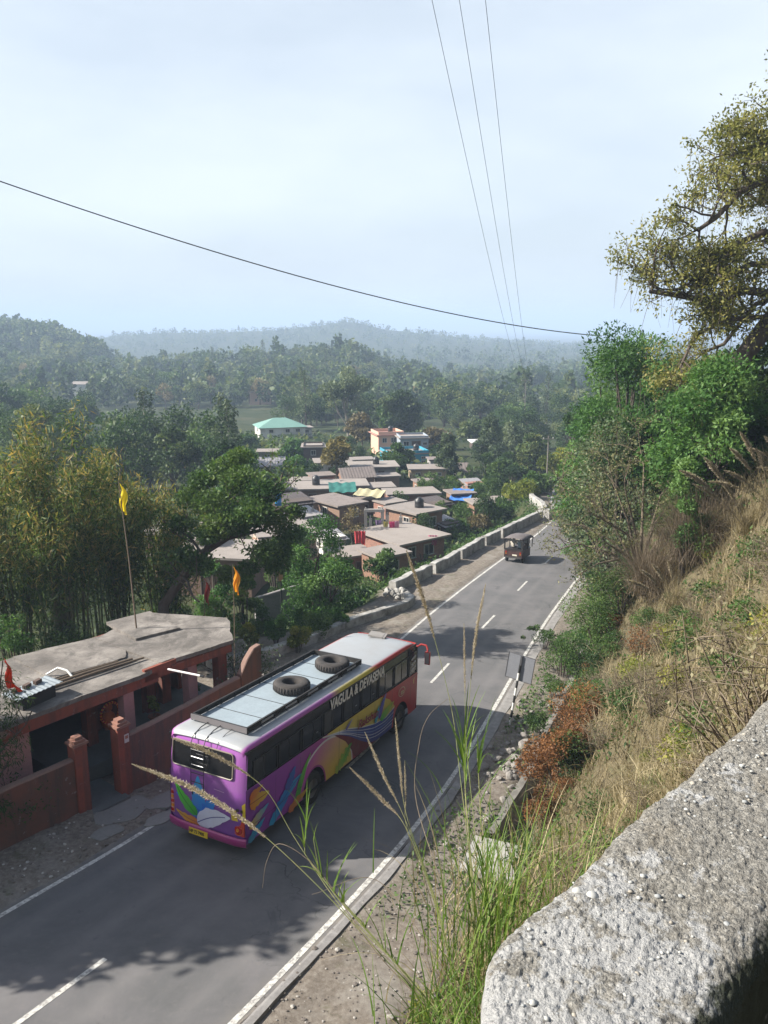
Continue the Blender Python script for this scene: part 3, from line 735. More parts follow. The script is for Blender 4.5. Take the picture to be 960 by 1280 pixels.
    for q in range(8):
        y0 = .35 + q*1.16; w = 1.06; x = sign*(BW-.012)
        mb = MB(); zl = 1.97 - .008*q
        for yy in (y0, y0+w): mb.box((x, yy, (zl+2.62)/2), (.03,.035,2.62-zl), 0)
        mb.box((x, y0+w/2, zl+.012), (.03,w,.03), 0); mb.box((x-sign*.004, y0+w*rgb_.uniform(.4,.62), (zl+2.62)/2), (.02,.022,.6), 0)
        wf = mb.build('window', BLACK, bus)
        mb = MB(); o0 = rgb_.uniform(.0,.45) if q in (1,3,4,6) else 0
        k0 = y0 + .03; mb.add([(x-sign*.006, k0, zl+.03), (x-sign*.006, y0+w*.5, zl+.03), (x-sign*.006, y0+w*.5, 2.6), (x-sign*.006, k0, 2.6)], [(0,1,2,3) if sign > 0 else (3,2,1,0)])
        mb.build('pane', PANES[(q*3+1) % 4], wf)
        if q in (2,4,5): 
            m2 = MB(); m2.box((x+sign*.002, y0+w*.72, zl+.25), (.012,.10,.018), 0); m2.build('latch', STEEL, wf)
    # driver / door window at the front
    mb = MB(); mb.box((sign*(BW-.01), 9.93, 2.35), (.03,.50,.72), 0); dw = mb.build('door_window', GLASS, bus)
    mb = MB()
    for zz in (2.1,2.3,2.5): mb.box((sign*(BW+.012), 9.93, zz), (.012,.36,.07), 0, tilt=(.25,0,0))
    mb.build('louvre', plain('louvre_grey',(.42,.42,.42),.4), dw)
    mb = MB(); mb.box((sign*(BW-.006), 9.62, 2.36), (.03,.05,.95), 0); mb.box((sign*(BW-.006), 10.22, 2.36), (.03,.05,.95), 0); mb.build('window_pillar', BLACK, bus)
# rear face: curved-corner shell with window opening
REARP = painted('bus_rear_paint', .32, .32)
ry = lambda x: .0 + .10*(abs(x)/1.25)**8
xs = np.concatenate([np.linspace(-1.25,-1.0,7), np.linspace(-.8,.8,9), np.linspace(1.0,1.25,7)])
zs = [.42,.55,.75,1.0,1.3,1.6,1.9,2.2,2.5,2.75,2.88,2.98]
V, C = [], []
for z in zs:
    for x in xs:
        lean = -.10*math.sin(math.pi*np.clip((z-.42)/2.5,0,1))*.6
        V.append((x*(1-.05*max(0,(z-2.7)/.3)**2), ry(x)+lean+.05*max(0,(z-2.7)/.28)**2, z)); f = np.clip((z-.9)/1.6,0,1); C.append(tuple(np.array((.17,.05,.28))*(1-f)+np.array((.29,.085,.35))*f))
n = len(xs); i = np.arange(len(zs)-1)[:,None]*n; j = np.arange(n-1)[None,:]
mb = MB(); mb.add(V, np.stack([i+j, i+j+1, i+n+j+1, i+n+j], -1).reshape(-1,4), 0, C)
rear_y = lambda z: -.06*np.sin(np.pi*np.clip((np.asarray(z,float)-.42)/2.5,0,1))
D = Decals(lambda uv, h: np.stack([uv[:,0]+1.25, rear_y(uv[:,1]+.45)+.10*(np.abs(uv[:,0]+1.25)/1.25)**8-.004-h, uv[:,1]+.45], -1))
D.feather((-1.45,.30), (-1.50,1.55), .26, (.02,.10,.50), (.03,.34,.66), .10, 21, 0, None, .55)
D.feather((-1.40,.32), (-2.25,.90), .16, (.02,.08,.40), (.05,.16,.60), .15, 22, -.05)
D.feather((-1.55,.42), (-2.28,1.20), .17, (.02,.26,.02), (.12,.66,.04), .12, 23, .06, (.01,.14,.01))
D.feather((-1.30,.55), (-.95,1.05), .18, (.02,.10,.50), (.02,.24,.60), .2, 27)
D.feather((-1.42,.22), (-2.28,.40), .12, (.50,.10,.02), (.62,.40,.03), .25, 24, .06, (.3,.1,.02))
D.feather((-1.55,.22), (-.45,.66), .27, (.52,.54,.68), (.66,.68,.78), .10, 25, .08, (.06,.05,.25), .62)
D.strip([(-.42,.80),(-.02,1.16)], [(-.40,.62),(-.02,.60)], YEL)
D.strip([(-.26,.98),(-.18,.98)], [(-.26,.90),(-.18,.90)], (.05,.04,.02)); D.strip([(-.14,.96),(-.08,.96)], [(-.14,.88),(-.08,.88)], (.05,.04,.02))
D.strip([(-.95,1.36),(-.62,1.34)], [(-.95,1.345),(-.62,1.325)], (.62,.40,.62))
for v_, f_, m_, c_ in D.mb.ch: mb.ch.append((v_, [f - min(x.min() for x in f_) + mb.n for f in f_], 0, c_)); mb.n += len(v_)
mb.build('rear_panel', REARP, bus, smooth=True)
def ry_(z): return float(rear_y(z))
mb = MB(); wz0, wz1, wx0, wx1 = 2.17, 2.86, -1.10, .88
corn = []
for cx_, cz_, a0 in ((wx1-.09,wz1-.09,0),(wx0+.09,wz1-.09,90),(wx0+.09,wz0+.09,180),(wx1-.09,wz0+.09,270)):
    for q in range(5): a_ = rad(a0+q*22.5); corn.append((cx_+.09*math.cos(a_), cz_+.09*math.sin(a_)))
cn = np.array(corn); v = np.stack([cn[:,0], [ry_(z)-.012 for z in cn[:,1]], cn[:,1]], -1)
mb.add(v, [tuple(range(len(v)))[::-1]], 0)
rw = mb.build('rear_window', GLASS, bus)
mb = MB(); mb.tube(np.vstack([v, v[:1]])+[0,-.004,0], .018, 5, 0, cap=False); mb.build('window_seal', plain('window_seal',(.22,.19,.15),.5), rw)
mb = MB(); mb.box((-.05, ry_(2.5)-.02, 2.5), (.03,.012,.62), 0); mb.build('centre_bar', BLACK, rw)
# ladder from the roof rack down the back
mb = MB()
for x in (-.42, .0):
    mb.tube([(x,.72,3.22),(x,.30,3.19),(x,-.02,3.08),(x,-.11,2.92),(x,-.13,2.5),(x,-.13,1.75),(x,-.07,1.45)], .014, 6, 0)
for z in (2.75,2.55,2.33,2.1,1.85): mb.tube([(-.42,-.125,z),(0,-.125,z)], .011, 5, 1 if z in (2.55,2.33) else 0)
mb.tube([(.38,.72,3.22),(.38,.3,3.17),(.38,-.0,3.06),(.36,-.03,2.9)], .008, 5, 0)
mb.build('ladder', [BLACK, STEEL], bus)
# bumper, plate, lamps
mb = MB(); bx_ = np.linspace(-1.27,1.27,15)
pr = [(.60,-.05),(.62,-.10),(.55,-.115),(.40,-.10),(.34,-.03)]
V = [(x, y_+.10*(abs(x)/1.27)**6, z) for z, y_ in pr for x in bx_]; n = 15; i = np.arange(len(pr)-1)[:,None]*n; j = np.arange(n-1)[None,:]
mb.add(V, np.stack([i+j, i+n+j, i+n+j+1, i+j+1], -1).reshape(-1,4)[:, ::-1], 0, (.30,.025,.16)); mb.build('rear_bumper', PAINT, bus, smooth=True)
mb = MB(); mb.box((-.20,-.118,.44), (.62,.015,.17), 0); pl = mb.build('number_plate', plain('plate_yellow',(.60,.42,.02),.5), bus)
RX90 = Matrix.Rotation(rad(90), 4, 'X')
text_mesh('HP 72 7905', .125, BLACK, 'plate_lettering', Matrix.Translation((-.49,-.128,.40)) @ RX90, parent=pl, ext=.002, sx=.82, weight=.003)
mb = MB(); mb.lathe([(0,-.03),(.11,-.025),(.13,0)], (1.02,.0,.82), 18, 0, 'y'); mb.lathe([(.13,-.01),(.16,-.012),(.16,.03)], (1.02,.0,.82), 18, 1, 'y'); mb.lathe([(0,-.03),(.045,-.035),(.05,0)], (1.02,-.012,.82), 12, 2, 'y')
mb.build('tail_light', [RED_LENS, plain('lamp_bezel',(.45,.08,.02),.35), AMBER], bus)
mb = MB()
for q in range(5): mb.box((-1.155, -.0, .80+.125*q), (.085,.05,.075), q % 2); 
mb.box((-1.155,.012,1.05), (.11,.04,.66), 2)
mb.build('tail_light', [RED_LENS, AMBER, plain('lamp_panel',(.50,.22,.20),.4)], bus)
mb = MB(); mb.box((1.02,.01,.86), (.38,.03,.40), 0); mb.build('lamp_panel', plain('lamp_panel_red',(.42,.04,.02),.4), bus)
# underside, inner body, front
mb = MB(); mb.box((0,5.15,1.2), (2.1,9.9,1.3), 0); mb.box((0,5.1,2.35), (2.3,9.9,1.0), 0); mb.box((0,5.2,.6),(1.5,9.6,.3),0); mb.build('chassis', plain('cabin_dark',(.016,.015,.015),.8), bus)
mb = MB(); fx = np.linspace(-1.25,1.25,13); zs2 = [.45,.9,1.3,1.75,1.80,2.75,2.85,2.95]
V = [(x*(1 if z < 2.8 else .97), 10.33+.07*(1-(abs(x)/1.25)**4)-.06*max(0,(z-1.8)), z) for z in zs2 for x in fx]; n = 13
i = np.arange(7)[:,None]*n; j = np.arange(n-1)[None,:]
for a in range(7):
    ii_ = np.array([a*n]); mb.add(np.array(V), (np.stack([ii_[:,None]+j, ii_[:,None]+n+j, ii_[:,None]+n+j+1, ii_[:,None]+j+1], -1).reshape(-1,4)), 1 if a == 4 else 0, (.42,.022,.022))
mb.build('front_panel', [PAINT, GLASS], bus, smooth=False)
# wheels
def wheel(parent, c, r, w, name='wheel', rimm=None, k=28):
    mb = MB(); mb.lathe([(r*.56,-w/2),(r*.80,-w/2*1.04),(r*.95,-w/2*.96),(r,-w/2*.7),(r*1.0,0),(r,w/2*.7),(r*.95,w/2*.96),(r*.80,w/2*1.04),(r*.56,w/2)], (0,0,0), k, 0, 'x')
    o = mb.build(name, RUBBER, parent, smooth=True, loc=c)
    mb = MB(); mb.lathe([(0,w*.30),(r*.2,w*.34),(r*.24,w*.2),(r*.5,w*.22),(r*.57,w*.46)], (0,0,0), k, 0, 'x'); mb.lathe([(r*.57,-w*.46),(r*.5,-w*.22),(r*.24,-w*.2),(r*.2,-w*.34),(0,-w*.30)], (0,0,0), k, 0, 'x')
    mb.build('rim', rimm or worn('rim_grey',(.20,.19,.18),(.08,.07,.06),6,30,.6,.3), o, smooth=True); return o
RIM = worn('wheel_rim',(.16,.15,.145),(.07,.06,.05),6,30,.6,.3)
for y in WY:
    for x in (1.06,-1.06): wheel(bus, (x, y, .50), .50, .28, rimm=RIM)
# roof rack and tyres
RACK = worn('rack_dark', (.018,.017,.017), (.05,.047,.045), 2, 20, .6, .3)
mb = MB(); rx0, rx1, r0, r1 = -.98, .82, .62, 6.75
for x in (rx0, rx1):
    mb.box((x,(r0+r1)/2,3.20), (.05,r1-r0,.05), 0); mb.box((x,(r0+r1)/2,3.31), (.05,r1-r0,.035), 0)
    mb.box((x,(r0+r1)/2,3.25), (.02,r1-r0-.1,.08), 0)
    for y in np.arange(r0,r1+.1,.61): mb.box((x,y,3.24), (.06,.05,.18), 0)
for y in (r0, r1): mb.box(((rx0+rx1)/2,y,3.25), (rx1-rx0+.05,.05,.16), 0)
for q in range(5): mb.box((rx1+.028, 1.5+q*1.15, 3.25), (.012,.55,.06), 1)
rack = mb.build('roof_rack', [RACK, plain('rack_plate',(.28,.28,.29),.6)], bus)
mb = MB(); mb.box((rx0+.9,3.7,3.158), (1.74,6.05,.02), 0)
for y in (1.6,2.7,3.8,4.9,5.9): mb.box((rx0+.9,y,3.172), (1.74,.015,.012), 1)
mb.build('rack_deck', [worn('deck_sheet',(.30,.36,.40),(.24,.28,.31),.8,10,.5,.1), RACK], rack)
mb = MB(); mb.box((rx0+.9,r0-.035,3.25), (1.86,.02,.15), 0); mb.build('end_plate', plain('end_plate_grey',(.13,.12,.125),.6), rack)
hb = MB(); hb.box((0,0,0), (.62,.50,.06), 0); hb.box((.2,0,.0), (.04,.52,.075), 0); 
ho = hb.build('roof_hatch', worn('hatch_grey',(.30,.285,.27),(.22,.2,.19),3,30,.8,.3), bus); ho.location = (-.12, 9.75, 3.17); ho.rotation_euler = (0,.10,.25)
for (x, y), lb, tl in (((.15,3.72),'worn spare tyre lying on the bus roof rack nearer the bus rear',.0),((.22,5.95),'worn spare tyre lying at the front end of the bus roof rack',.03)):
    mb = MB(); mb.lathe([(.27,-.02),(.30,.0),(.44,.0),(.53,.03),(.545,.10),(.545,.18),(.53,.25),(.44,.28),(.30,.28),(.27,.25),(.255,.14),(.27,-.02)], (0,0,0), 36, 0)
    for q in range(36): a_ = q/36*6.283; mb.box((.545*math.cos(a_), .545*math.sin(a_), .14), (.02,.035,.16), 0, rz=a_)
    M = bus.matrix_basis if False else Matrix.LocRotScale(bus.location, bus.rotation_euler, None)
    o = mb.build('tyre', worn('old_tyre',(.035,.032,.031),(.085,.075,.07),4,30,.9,.5), smooth=True)
    w_ = M @ Vector((x, y, 3.175)); o.location = w_; o.rotation_euler = (-.0621+tl, tl, -HA); tag(o, lb, 'tyre', 'spare tyres on the bus roof')
# mirror on its red bracket
mb = MB(); mb.tube([(1.18,10.2,2.78),(1.32,10.40,2.88),(1.50,10.46,2.86),(1.56,10.46,2.76),(1.58,10.45,2.62)], [.035,.04,.04,.04,.03], 8, 0, (.42,.03,.03)); mb.build('mirror_arm', PAINT, bus, smooth=True)
mb = MB(); mb.box((1.58,10.44,2.40), (.20,.07,.48), 0, col=(.42,.03,.03)); mr = mb.build('mirror', PAINT, bus)
mb = MB(); mb.box((1.58,10.40,2.40), (.15,.02,.40), 0); mb.build('mirror_glass', plain('mirror_face',(.30,.26,.25),.15), mr)
# lettering on the side
MR = Matrix(((0,0,1,0),(1,0,0,0),(0,1,0,0),(0,0,0,1)))
WTXT = plain('letter_white', (.66,.64,.62), .5)
tw_ = width_of('VAGULA & DEVASENA', .45)
o = text_mesh('VAGULA & DEVASENA', .45, WTXT, 'lettering', Matrix.Translation((BW+.012, 4.12, 2.615)) @ MR, 0.10, bus, .003, 3.50/tw_, .013)
tw_ = width_of('Rakshan', .38)
text_mesh('Rakshan', .38, plain('letter_maroon',(.20,.02,.03),.5), 'lettering', Matrix.Translation((BW+.085, 5.72, 1.42)) @ MR @ Matrix.Rotation(rad(-2),4,'Z'), .35, bus, .003, 1.32/tw_, .008)
text_mesh('S.R', .17, plain('letter_cream',(.55,.48,.30),.5), 'lettering', Matrix.Translation((BW+.085, 8.80, 1.51)) @ MR, .1, bus, .003, 1.0, .004)

# ------------------------------------------------------------------ three-wheeled taxi
def on_road(s, l): x, y = s2w(s, l); return (x, y, float(rz_on(s, l)))
rs, rl = 38.7, -5.40
tx = thing('auto_rickshaw', 'dark three-wheeled passenger taxi with grey canopy driving away on the road', 'rickshaw', on_road(rs-1.2, rl), -HA-.02, None, -.0621)
DK = painted('taxi_paint', .4, .25)
mb = MB()
mb.prism([(-.70,0),(.70,0),(.74,1.7),(.40,2.55),(-.40,2.55),(-.74,1.7)], .38, .98, 0, col=(.018,.006,.007))
mb.box((0,.01,.68), (1.36,.05,.28), 0, col=(.032,.007,.008)); mb.box((0,-.02,.42), (1.3,.06,.10), 0, col=(.03,.03,.03))
mb.prism([(-.42,2.3),(.42,2.3),(.30,2.75),(-.30,2.75)], .5, 1.15, 0, col=(.02,.008,.008))
body = mb.build('body', DK, tx)
mb = MB(); V = []
cs = [(-.74,1.70),(-.70,1.84),(-.5,1.91),(0,1.94),(.5,1.91),(.70,1.84),(.74,1.70)]
for y, dz in ((-.06,-.06),(.1,0),(1.2,.03),(2.1,-.02),(2.45,-.16)): V += [(x, y, z+dz) for x, z in cs]
i = np.arange(4)[:,None]*7; j = np.arange(6)[None,:]
mb.add(V, np.stack([i+j, i+7+j, i+8+j, i+j+1], -1).reshape(-1,4), 0); mb.build('canopy', worn('canopy_grey',(.15,.13,.13),(.10,.09,.09),2,20,.85,.3), tx, smooth=True)
mb = MB()
for x in (-.70,.70):
    for y in (.02,1.15,2.2): mb.tube([(x,y,.95),(x*.99,y+(.1 if y > 2 else 0),1.75)], .035, 6, 0)
mb.box((0,.02,1.70), (1.42,.05,.14), 0); mb.box((0,.02,1.02), (1.42,.05,.10), 0); mb.box((-.69,.02,1.35),(.09,.06,.7),0); mb.box((.66,.02,1.35),(.16,.06,.7),0)
mb.box((0,.9,.95), (1.25,.5,.12), 0)
mb.build('frame', BLACK, tx)
mb = MB(); mb.box((0,2.40,1.40),(.9,.02,.55),0); mb.build('windscreen', NT('screen_glass').set((.32,.34,.34),.1), tx)
for x in (-.55,.55):
    mb = MB(); mb.lathe([(0,-.03),(.045,-.025),(.055,0)], (x,-.01,.80), 12, 0, 'y'); mb.box((x,-.015,.68), (.09,.03,.05), 1); mb.build('tail_light', [RED_LENS, AMBER], tx)
mb = MB(); mb.box((.12,-.025,.60),(.36,.012,.11),0); mb.build('number_plate', plain('plate_pale',(.5,.48,.40),.5), tx)
tx.scale = (.93,.93,.93)
for c in ((-.62,.45,.24),(.62,.45,.24),(0,2.45,.24)): wheel(tx, c, .24, .14, rimm=RIM, k=18)

# ------------------------------------------------------------------ people: one continuous skinned body
SKIN = plain('skin', (.20,.105,.065), .6); HAIR = plain('hair', (.012,.010,.009), .6)
def cloth(name, c): return worn(name, c, tuple(x*.75 for x in c), 4, 60, .9, .3)
def figure(parent, J, E, mats, name='person_body'):
    """J: joint -> (pos, radius, material index); skin grown over the edges E"""
    keys = list(J); me = bpy.data.meshes.new(name)
    me.from_pydata([J[k_][0] for k_ in keys], [(keys.index(a), keys.index(b)) for a, b in E], [])
    o = bpy.data.objects.new(name, me); COL.objects.link(o)
    m = o.modifiers.new('skin', 'SKIN'); m.use_smooth_shade = True
    for v, k_ in zip(me.skin_vertices[0].data, keys): v.radius = (J[k_][1],)*2; v.use_root = (k_ == 'pelvis')
    o.modifiers.new('sub', 'SUBSURF').levels = 1; o.modifiers['sub'].render_levels = 1
    dg = bpy.context.evaluated_depsgraph_get(); m2 = bpy.data.meshes.new_from_object(o.evaluated_get(dg)); bpy.data.objects.remove(o)
    P = np.array([J[k_][0] for k_ in keys]); I = np.array([J[k_][2] for k_ in keys])
    for mt in mats: m2.materials.append(mt)
    for f in m2.polygons: f.material_index = int(I[np.argmin(((P-np.array(f.center[:]))**2).sum(1))]); f.use_smooth = True
    m2.name = name; o = bpy.data.objects.new(name, m2); COL.objects.link(o); o.parent = parent; return o
def seated(parent, shirt, trousers, reach=.45):
    J = {'pelvis':((0,0,.0),.15,1),'waist':((0,.0,.2),.15,0),'chest':((0,.03,.42),.17,0),'neck':((0,.04,.58),.06,2),'head':((0,.06,.72),.095,2),'crown':((0,.05,.80),.085,3)}
    E = [('pelvis','waist'),('waist','chest'),('chest','neck'),('neck','head'),('head','crown')]
    for sn, s in (('l',-1),('r',1)):
        J.update({'sh'+sn:((s*.19,.03,.50),.075,0),'el'+sn:((s*.26,.16,.26),.05,0),'wr'+sn:((s*.22,reach,.28),.035,2),'hd'+sn:((s*.20,reach+.09,.30),.04,2),
                  'hp'+sn:((s*.11,.05,-.02),.10,1),'kn'+sn:((s*.15,.46,-.02),.075,1),'an'+sn:((s*.14,.42,-.42),.05,1),'ft'+sn:((s*.14,.56,-.46),.04,3)})
        E += [('chest','sh'+sn),('sh'+sn,'el'+sn),('el'+sn,'wr'+sn),('wr'+sn,'hd'+sn),('pelvis','hp'+sn),('hp'+sn,'kn'+sn),('kn'+sn,'an'+sn),('an'+sn,'ft'+sn)]
    return figure(parent, J, E, [shirt, trousers, SKIN, HAIR])
M = Matrix.LocRotScale(tx.location, Euler(tx.rotation_euler), Vector((.93,.93,.93)))
for dx, dy, sh, lb in ((.26,.75,(.30,.38,.42),'seated person in pale blue shirt riding in the dark three-wheeled taxi'),(-.30,.80,(.50,.46,.40),'seated person in cream shirt riding in the dark three-wheeled taxi')):
    p_ = thing('person', lb, 'person', M @ Vector((dx,dy,1.02)), -HA, 'people in the three-wheeled taxi'); p_.scale = (.84,.84,.84)
    seated(p_, cloth('shirt', sh), cloth('trousers', (.05,.05,.06)))
# ------------------------------------------------------------------ scooter and rider, coming up the hill
sc_ = thing('scooter', 'white motor scooter coming uphill at the road edge behind the dry bush', 'scooter', (14.72, 58.3, float(zr(43.4))+.03), -HA+math.pi, None, .0621)
mb = MB(); mb.prism([(-.14,-.75),(.14,-.75),(.17,-.1),(-.17,-.1)], .45, .78, 0, col=(.55,.55,.56)); mb.box((0,.15,.30), (.30,.55,.08), 0, col=(.5,.5,.5))
mb.box((0,.48,.60), (.36,.10,.62), 0, col=(.66,.66,.66), tilt=(.25,0,0)); mb.box((0,.40,.98), (.22,.16,.16), 0, col=(.62,.62,.62)); mb.build('body', PAINT, sc_)
mb = MB(); mb.box((0,-.38,.82), (.26,.70,.09), 0); mb.build('seat', BLACK, sc_)
mb = MB(); mb.tube([(-.34,.30,1.04),(0,.42,1.02),(.34,.30,1.04)], .018, 6, 0); mb.build('handlebar', BLACK, sc_)
mb = MB(); mb.lathe([(0,.03),(.06,.025),(.075,0)], (0,.49,.98), 14, 0, 'y'); mb.build('headlight', WHITE_LENS, sc_)
for y in (.62,-.60): wheel(sc_, (0,y,.23), .23, .10, rimm=RIM, k=18)
M = Matrix.LocRotScale(sc_.location, Euler(sc_.rotation_euler), None)
p_ = thing('person', 'rider in white shirt and dark helmet sitting on the white scooter', 'person', M @ Vector((0,-.28,.98)), -HA+math.pi)
seated(p_, cloth('shirt', (.55,.55,.55)), cloth('trousers', (.06,.05,.06)), .60)
mb = MB(); mb.blob((0,.05,.76), (.135,.15,.14), 0, sub=2, rough=.02); mb.build('helmet', BLACK, p_, smooth=True)
# ------------------------------------------------------------------ white car further up
car = thing('parked_car', 'small white car on the far bend behind the roadside bush', 'car', on_road(70.5, -8.3), -HA+math.pi-.25, None, .0621)
def car_body(mb, c):
    prof = [(-1.85,.35),(-1.9,.75),(-1.75,.92),(-1.35,1.0),(-1.0,1.46),(.3,1.5),(.95,1.02),(1.7,.86),(1.85,.6),(1.83,.35)]
    V = []
    for x, k_ in ((-.80,.96),(-.76,1.0),(.76,1.0),(.80,.96)):
        for y, z in prof:
            xx = x*(1 if z < 1.05 else .82); V.append((xx, y*(1 if abs(x) < .78 else .985), z))
    n = len(prof); i = np.arange(3)[:,None]*n; j = np.arange(n-1)[None,:]
    mb.add(V, np.stack([i+j, i+n+j, i+n+j+1, i+j+1], -1).reshape(-1,4), 0, c); mb.add(V[:n], [tuple(range(n))], 0, c); mb.add(V[-n:], [tuple(range(n-1,-1,-1))], 0, c)
mb = MB(); car_body(mb, (.70,.70,.70)); mb.build('body', PAINT, car)
mb = MB(); mb.add([(-.60,.36,1.485),(.60,.36,1.485),(.72,.98,1.06),(-.72,.98,1.06)], [(3,2,1,0)], 0); mb.build('windscreen', GLASS, car)
for s in (-1,1):
    mb = MB(); mb.add([(s*.81,-1.1,1.05),(s*.81,.75,1.05),(s*.665,.25,1.44),(s*.665,-.95,1.42)], [(0,1,2,3) if s > 0 else (3,2,1,0)], 0); mb.build('side_window', GLASS, car)
    mb = MB(); mb.box((s*.58,1.80,.74), (.30,.08,.15), 0); mb.build('headlight', WHITE_LENS, car)
    for y in (1.15,-1.15): wheel(car, (s*.72,y,.29), .29, .17, rimm=RIM, k=20)
mb = MB(); mb.box((0,1.85,.58),(.8,.04,.14),0); mb.build('grille', BLACK, car)
# ------------------------------------------------------------------ roadside wall on the left, far parapets
k = NT('old_masonry'); c = k.ramp(k.noise(1.6, 7, .75), [(.3,(.15,.14,.13)),(.52,(.34,.33,.31)),(.75,(.52,.51,.49))])
c = k.mix(k.ramp(k.noise(.7, 7, .75, dist=.5), [(.52,0.),(.66,.75)]), c, (.10,.095,.085)); PARW = k.set(c, .92, k.noise(14, 6, .75), .6, .04)
def wall_run(name, label, cat, pts, h, th, mat, group=None, sink=.4, seed=0, step=.35, dh=.05):
    """a wall following ground points: rough top, real thickness"""
    p = np.array(pts, float); seg = np.r_[0, np.cumsum(np.hypot(*np.diff(p[:,:2], axis=0).T))]
    n = max(3, int(seg[-1]/step)); q = np.linspace(0, seg[-1], n); P = np.stack([np.interp(q, seg, p[:,i]) for i in range(3)], -1)
    T = np.gradient(P[:,:2], axis=0); T /= np.linalg.norm(T, axis=1)[:,None]; N = np.stack([-T[:,1], T[:,0]], -1)
    w = fbm2(q*1.3, q*0, 4, seed+.5); hh = np.broadcast_to(np.interp(q, seg, h) if np.ndim(h) else h, n) + w*dh
    rows = []
    for off, z in ((-th/2-.03,-sink),(-th/2,hh*.6),(-th/2+.01,hh-.04),(-th/2+.05,hh),(th/2-.05,hh),(th/2-.01,hh-.04),(th/2,hh*.6),(th/2+.03,-sink)):
        o_ = off + fbm2(q*2, q*0+off*3, 3, seed+2.)*.025
        rows.append(np.c_[P[:,:2] + N*o_[:,None], P[:,2]+z])
    mb = MB(); i = np.arange(n-1); V = np.concatenate(rows)
    for a in range(7): mb.add(np.vstack([rows[a], rows[a+1]]), np.stack([i, i+n, i+n+1, i+1], -1), 0)
    R_ = np.stack(rows, 0); mb.add(R_[:,0], [tuple(range(8))], 0); mb.add(R_[:,-1], [tuple(range(7,-1,-1))], 0)
    return tag(mb.build(name, mat), label, cat, group)
def spts(s0, s1, fl, n=14): return [(*s2w(s, fl(s)), float(zr(s))) for s in np.linspace(s0, s1, n)]
PG = 'parapet blocks along the outer edge of the road'
for a, b, lb in ((26.0,31.2,'short pale parapet block nearest the curved kerb beside the road'),(31.7,36.2,'second parapet block from the curved kerb, weathered grey and white'),
                 (36.6,41.6,'third parapet block from the curved kerb, with brick-like rubble behind it'),(42.0,45.4,'whitewashed parapet block just left of the three-wheeled taxi'),
                 (45.9,57.0,'long weathered parapet wall beyond the three-wheeled taxi')):
    wall_run('parapet', lb, 'parapet', spts(a, b, parl), .68, .48, PARW, PG, seed=int(a), dh=.12)
wall_run('parapet', 'curved white parapet wall round the bend at the far end of the road', 'parapet', spts(57.4, 78, parl, 24), .8, .5, PARW, PG, seed=77)
wall_run('parapet', 'pale parapet block standing inside the bend before the curved far wall', 'parapet', spts(56.3, 59.3, lambda s: parl(s)+.75+.1*(s-56)), .95, .5, PARW, PG, seed=79)
cv = [(10.5,-9.8),(13,-8.6),(16,-7.95),(19.1,-7.75),(21.5,-7.2),(23.4,-6.75),(24.6,-6.95),(25.0,-7.6)]
cs_ = np.linspace(0, 1, 30); ci = np.linspace(0, 1, len(cv)); cvx = [(np.interp(t, ci, [c[0] for c in cv]), np.interp(t, ci, [c[1] for c in cv])) for t in cs_]
wall_run('kerb_wall', 'low curved whitewashed kerb wall at the roadside before the parapets', 'wall', [(*s2w(s,l), float(zr(s))) for s, l in cvx], .42, .42, PARW, None, seed=31, dh=.02)
mb = MB(); rgs = np.random.default_rng(8)
for q in range(26): s, l = rgs.uniform(24.6,26.2), rgs.uniform(-8.9,-7.5); x, y = s2w(s, l); mb.blob((x,y,ground_z(x,y)+.06+rgs.uniform(0,.25)), rgs.uniform(.10,.24,3), 0, seed=q, rough=.4, sub=1)
tag(mb.build('rubble', PARW), 'heap of broken stone between the curved kerb wall and first parapet', 'rubble', kind='stuff')

# ------------------------------------------------------------------ houses of the town
W_BRICK = brickmat('mud_brick', (.26,.135,.085), (.20,.10,.065), (.20,.16,.13), 3.2)
W_RED = brickmat('red_brick', (.30,.13,.09), (.23,.10,.075), (.26,.22,.19), 3.2)
W_MUD = worn('mud_plaster', (.25,.165,.12), (.17,.11,.08), .8, 12, .95, .4, dirt=(.12,.09,.07))
W_GREY = worn('grey_plaster', (.30,.28,.275), (.20,.19,.185), .6, 14, .9, .3, dirt=(.12,.115,.11))
W_WHITE = worn('white_plaster', (.66,.65,.62), (.48,.46,.43), .6, 14, .85, .2, dirt=(.25,.23,.2))
W_BEIGE = worn('beige_plaster', (.45,.34,.22), (.34,.25,.17), .6, 14, .85, .2, dirt=(.2,.15,.11))
W_BLUE = worn('turquoise_paint', (.045,.30,.42), (.04,.22,.33), .6, 14, .8, .2, dirt=(.05,.13,.17))
W_PEACH = worn('peach_paint', (.62,.40,.30), (.50,.32,.25), .6, 14, .8, .2)
W_LILAC = worn('grey_blue_paint', (.30,.34,.39), (.22,.25,.29), .6, 14, .8, .2)
W_DARK = worn('sooty_wall', (.11,.085,.075), (.06,.05,.045), .8, 14, .95, .3)
R_CONC = worn('roof_concrete', (.28,.245,.225), (.18,.16,.145), .7, 9, .95, .4, dirt=(.14,.13,.12))
R_PALE = worn('roof_pale', (.31,.275,.25), (.19,.165,.15), .7, 9, .9, .3, dirt=(.24,.21,.19))
R_SLATE = worn('roof_slate', (.24,.20,.185), (.15,.13,.12), 2.2, 10, .9, .6, dirt=(.10,.09,.08))
R_TIN = worn('roof_tin', (.36,.35,.36), (.24,.20,.18), .8, 9, .5, .2, metal=.3)
R_GREEN = worn('roof_green', (.19,.34,.29), (.14,.27,.23), .5, 9, .5, .1)
R_ROSE = worn('roof_rose',(.42,.22,.18),(.30,.16,.14),.7,9,.9,.3); R_BRIGHT = worn('roof_bright',(.72,.71,.69),(.55,.53,.5),.7,9,.7,.2)
R_DTIN = worn('roof_dark', (.10,.085,.085), (.06,.05,.05), .8, 9, .8, .2)
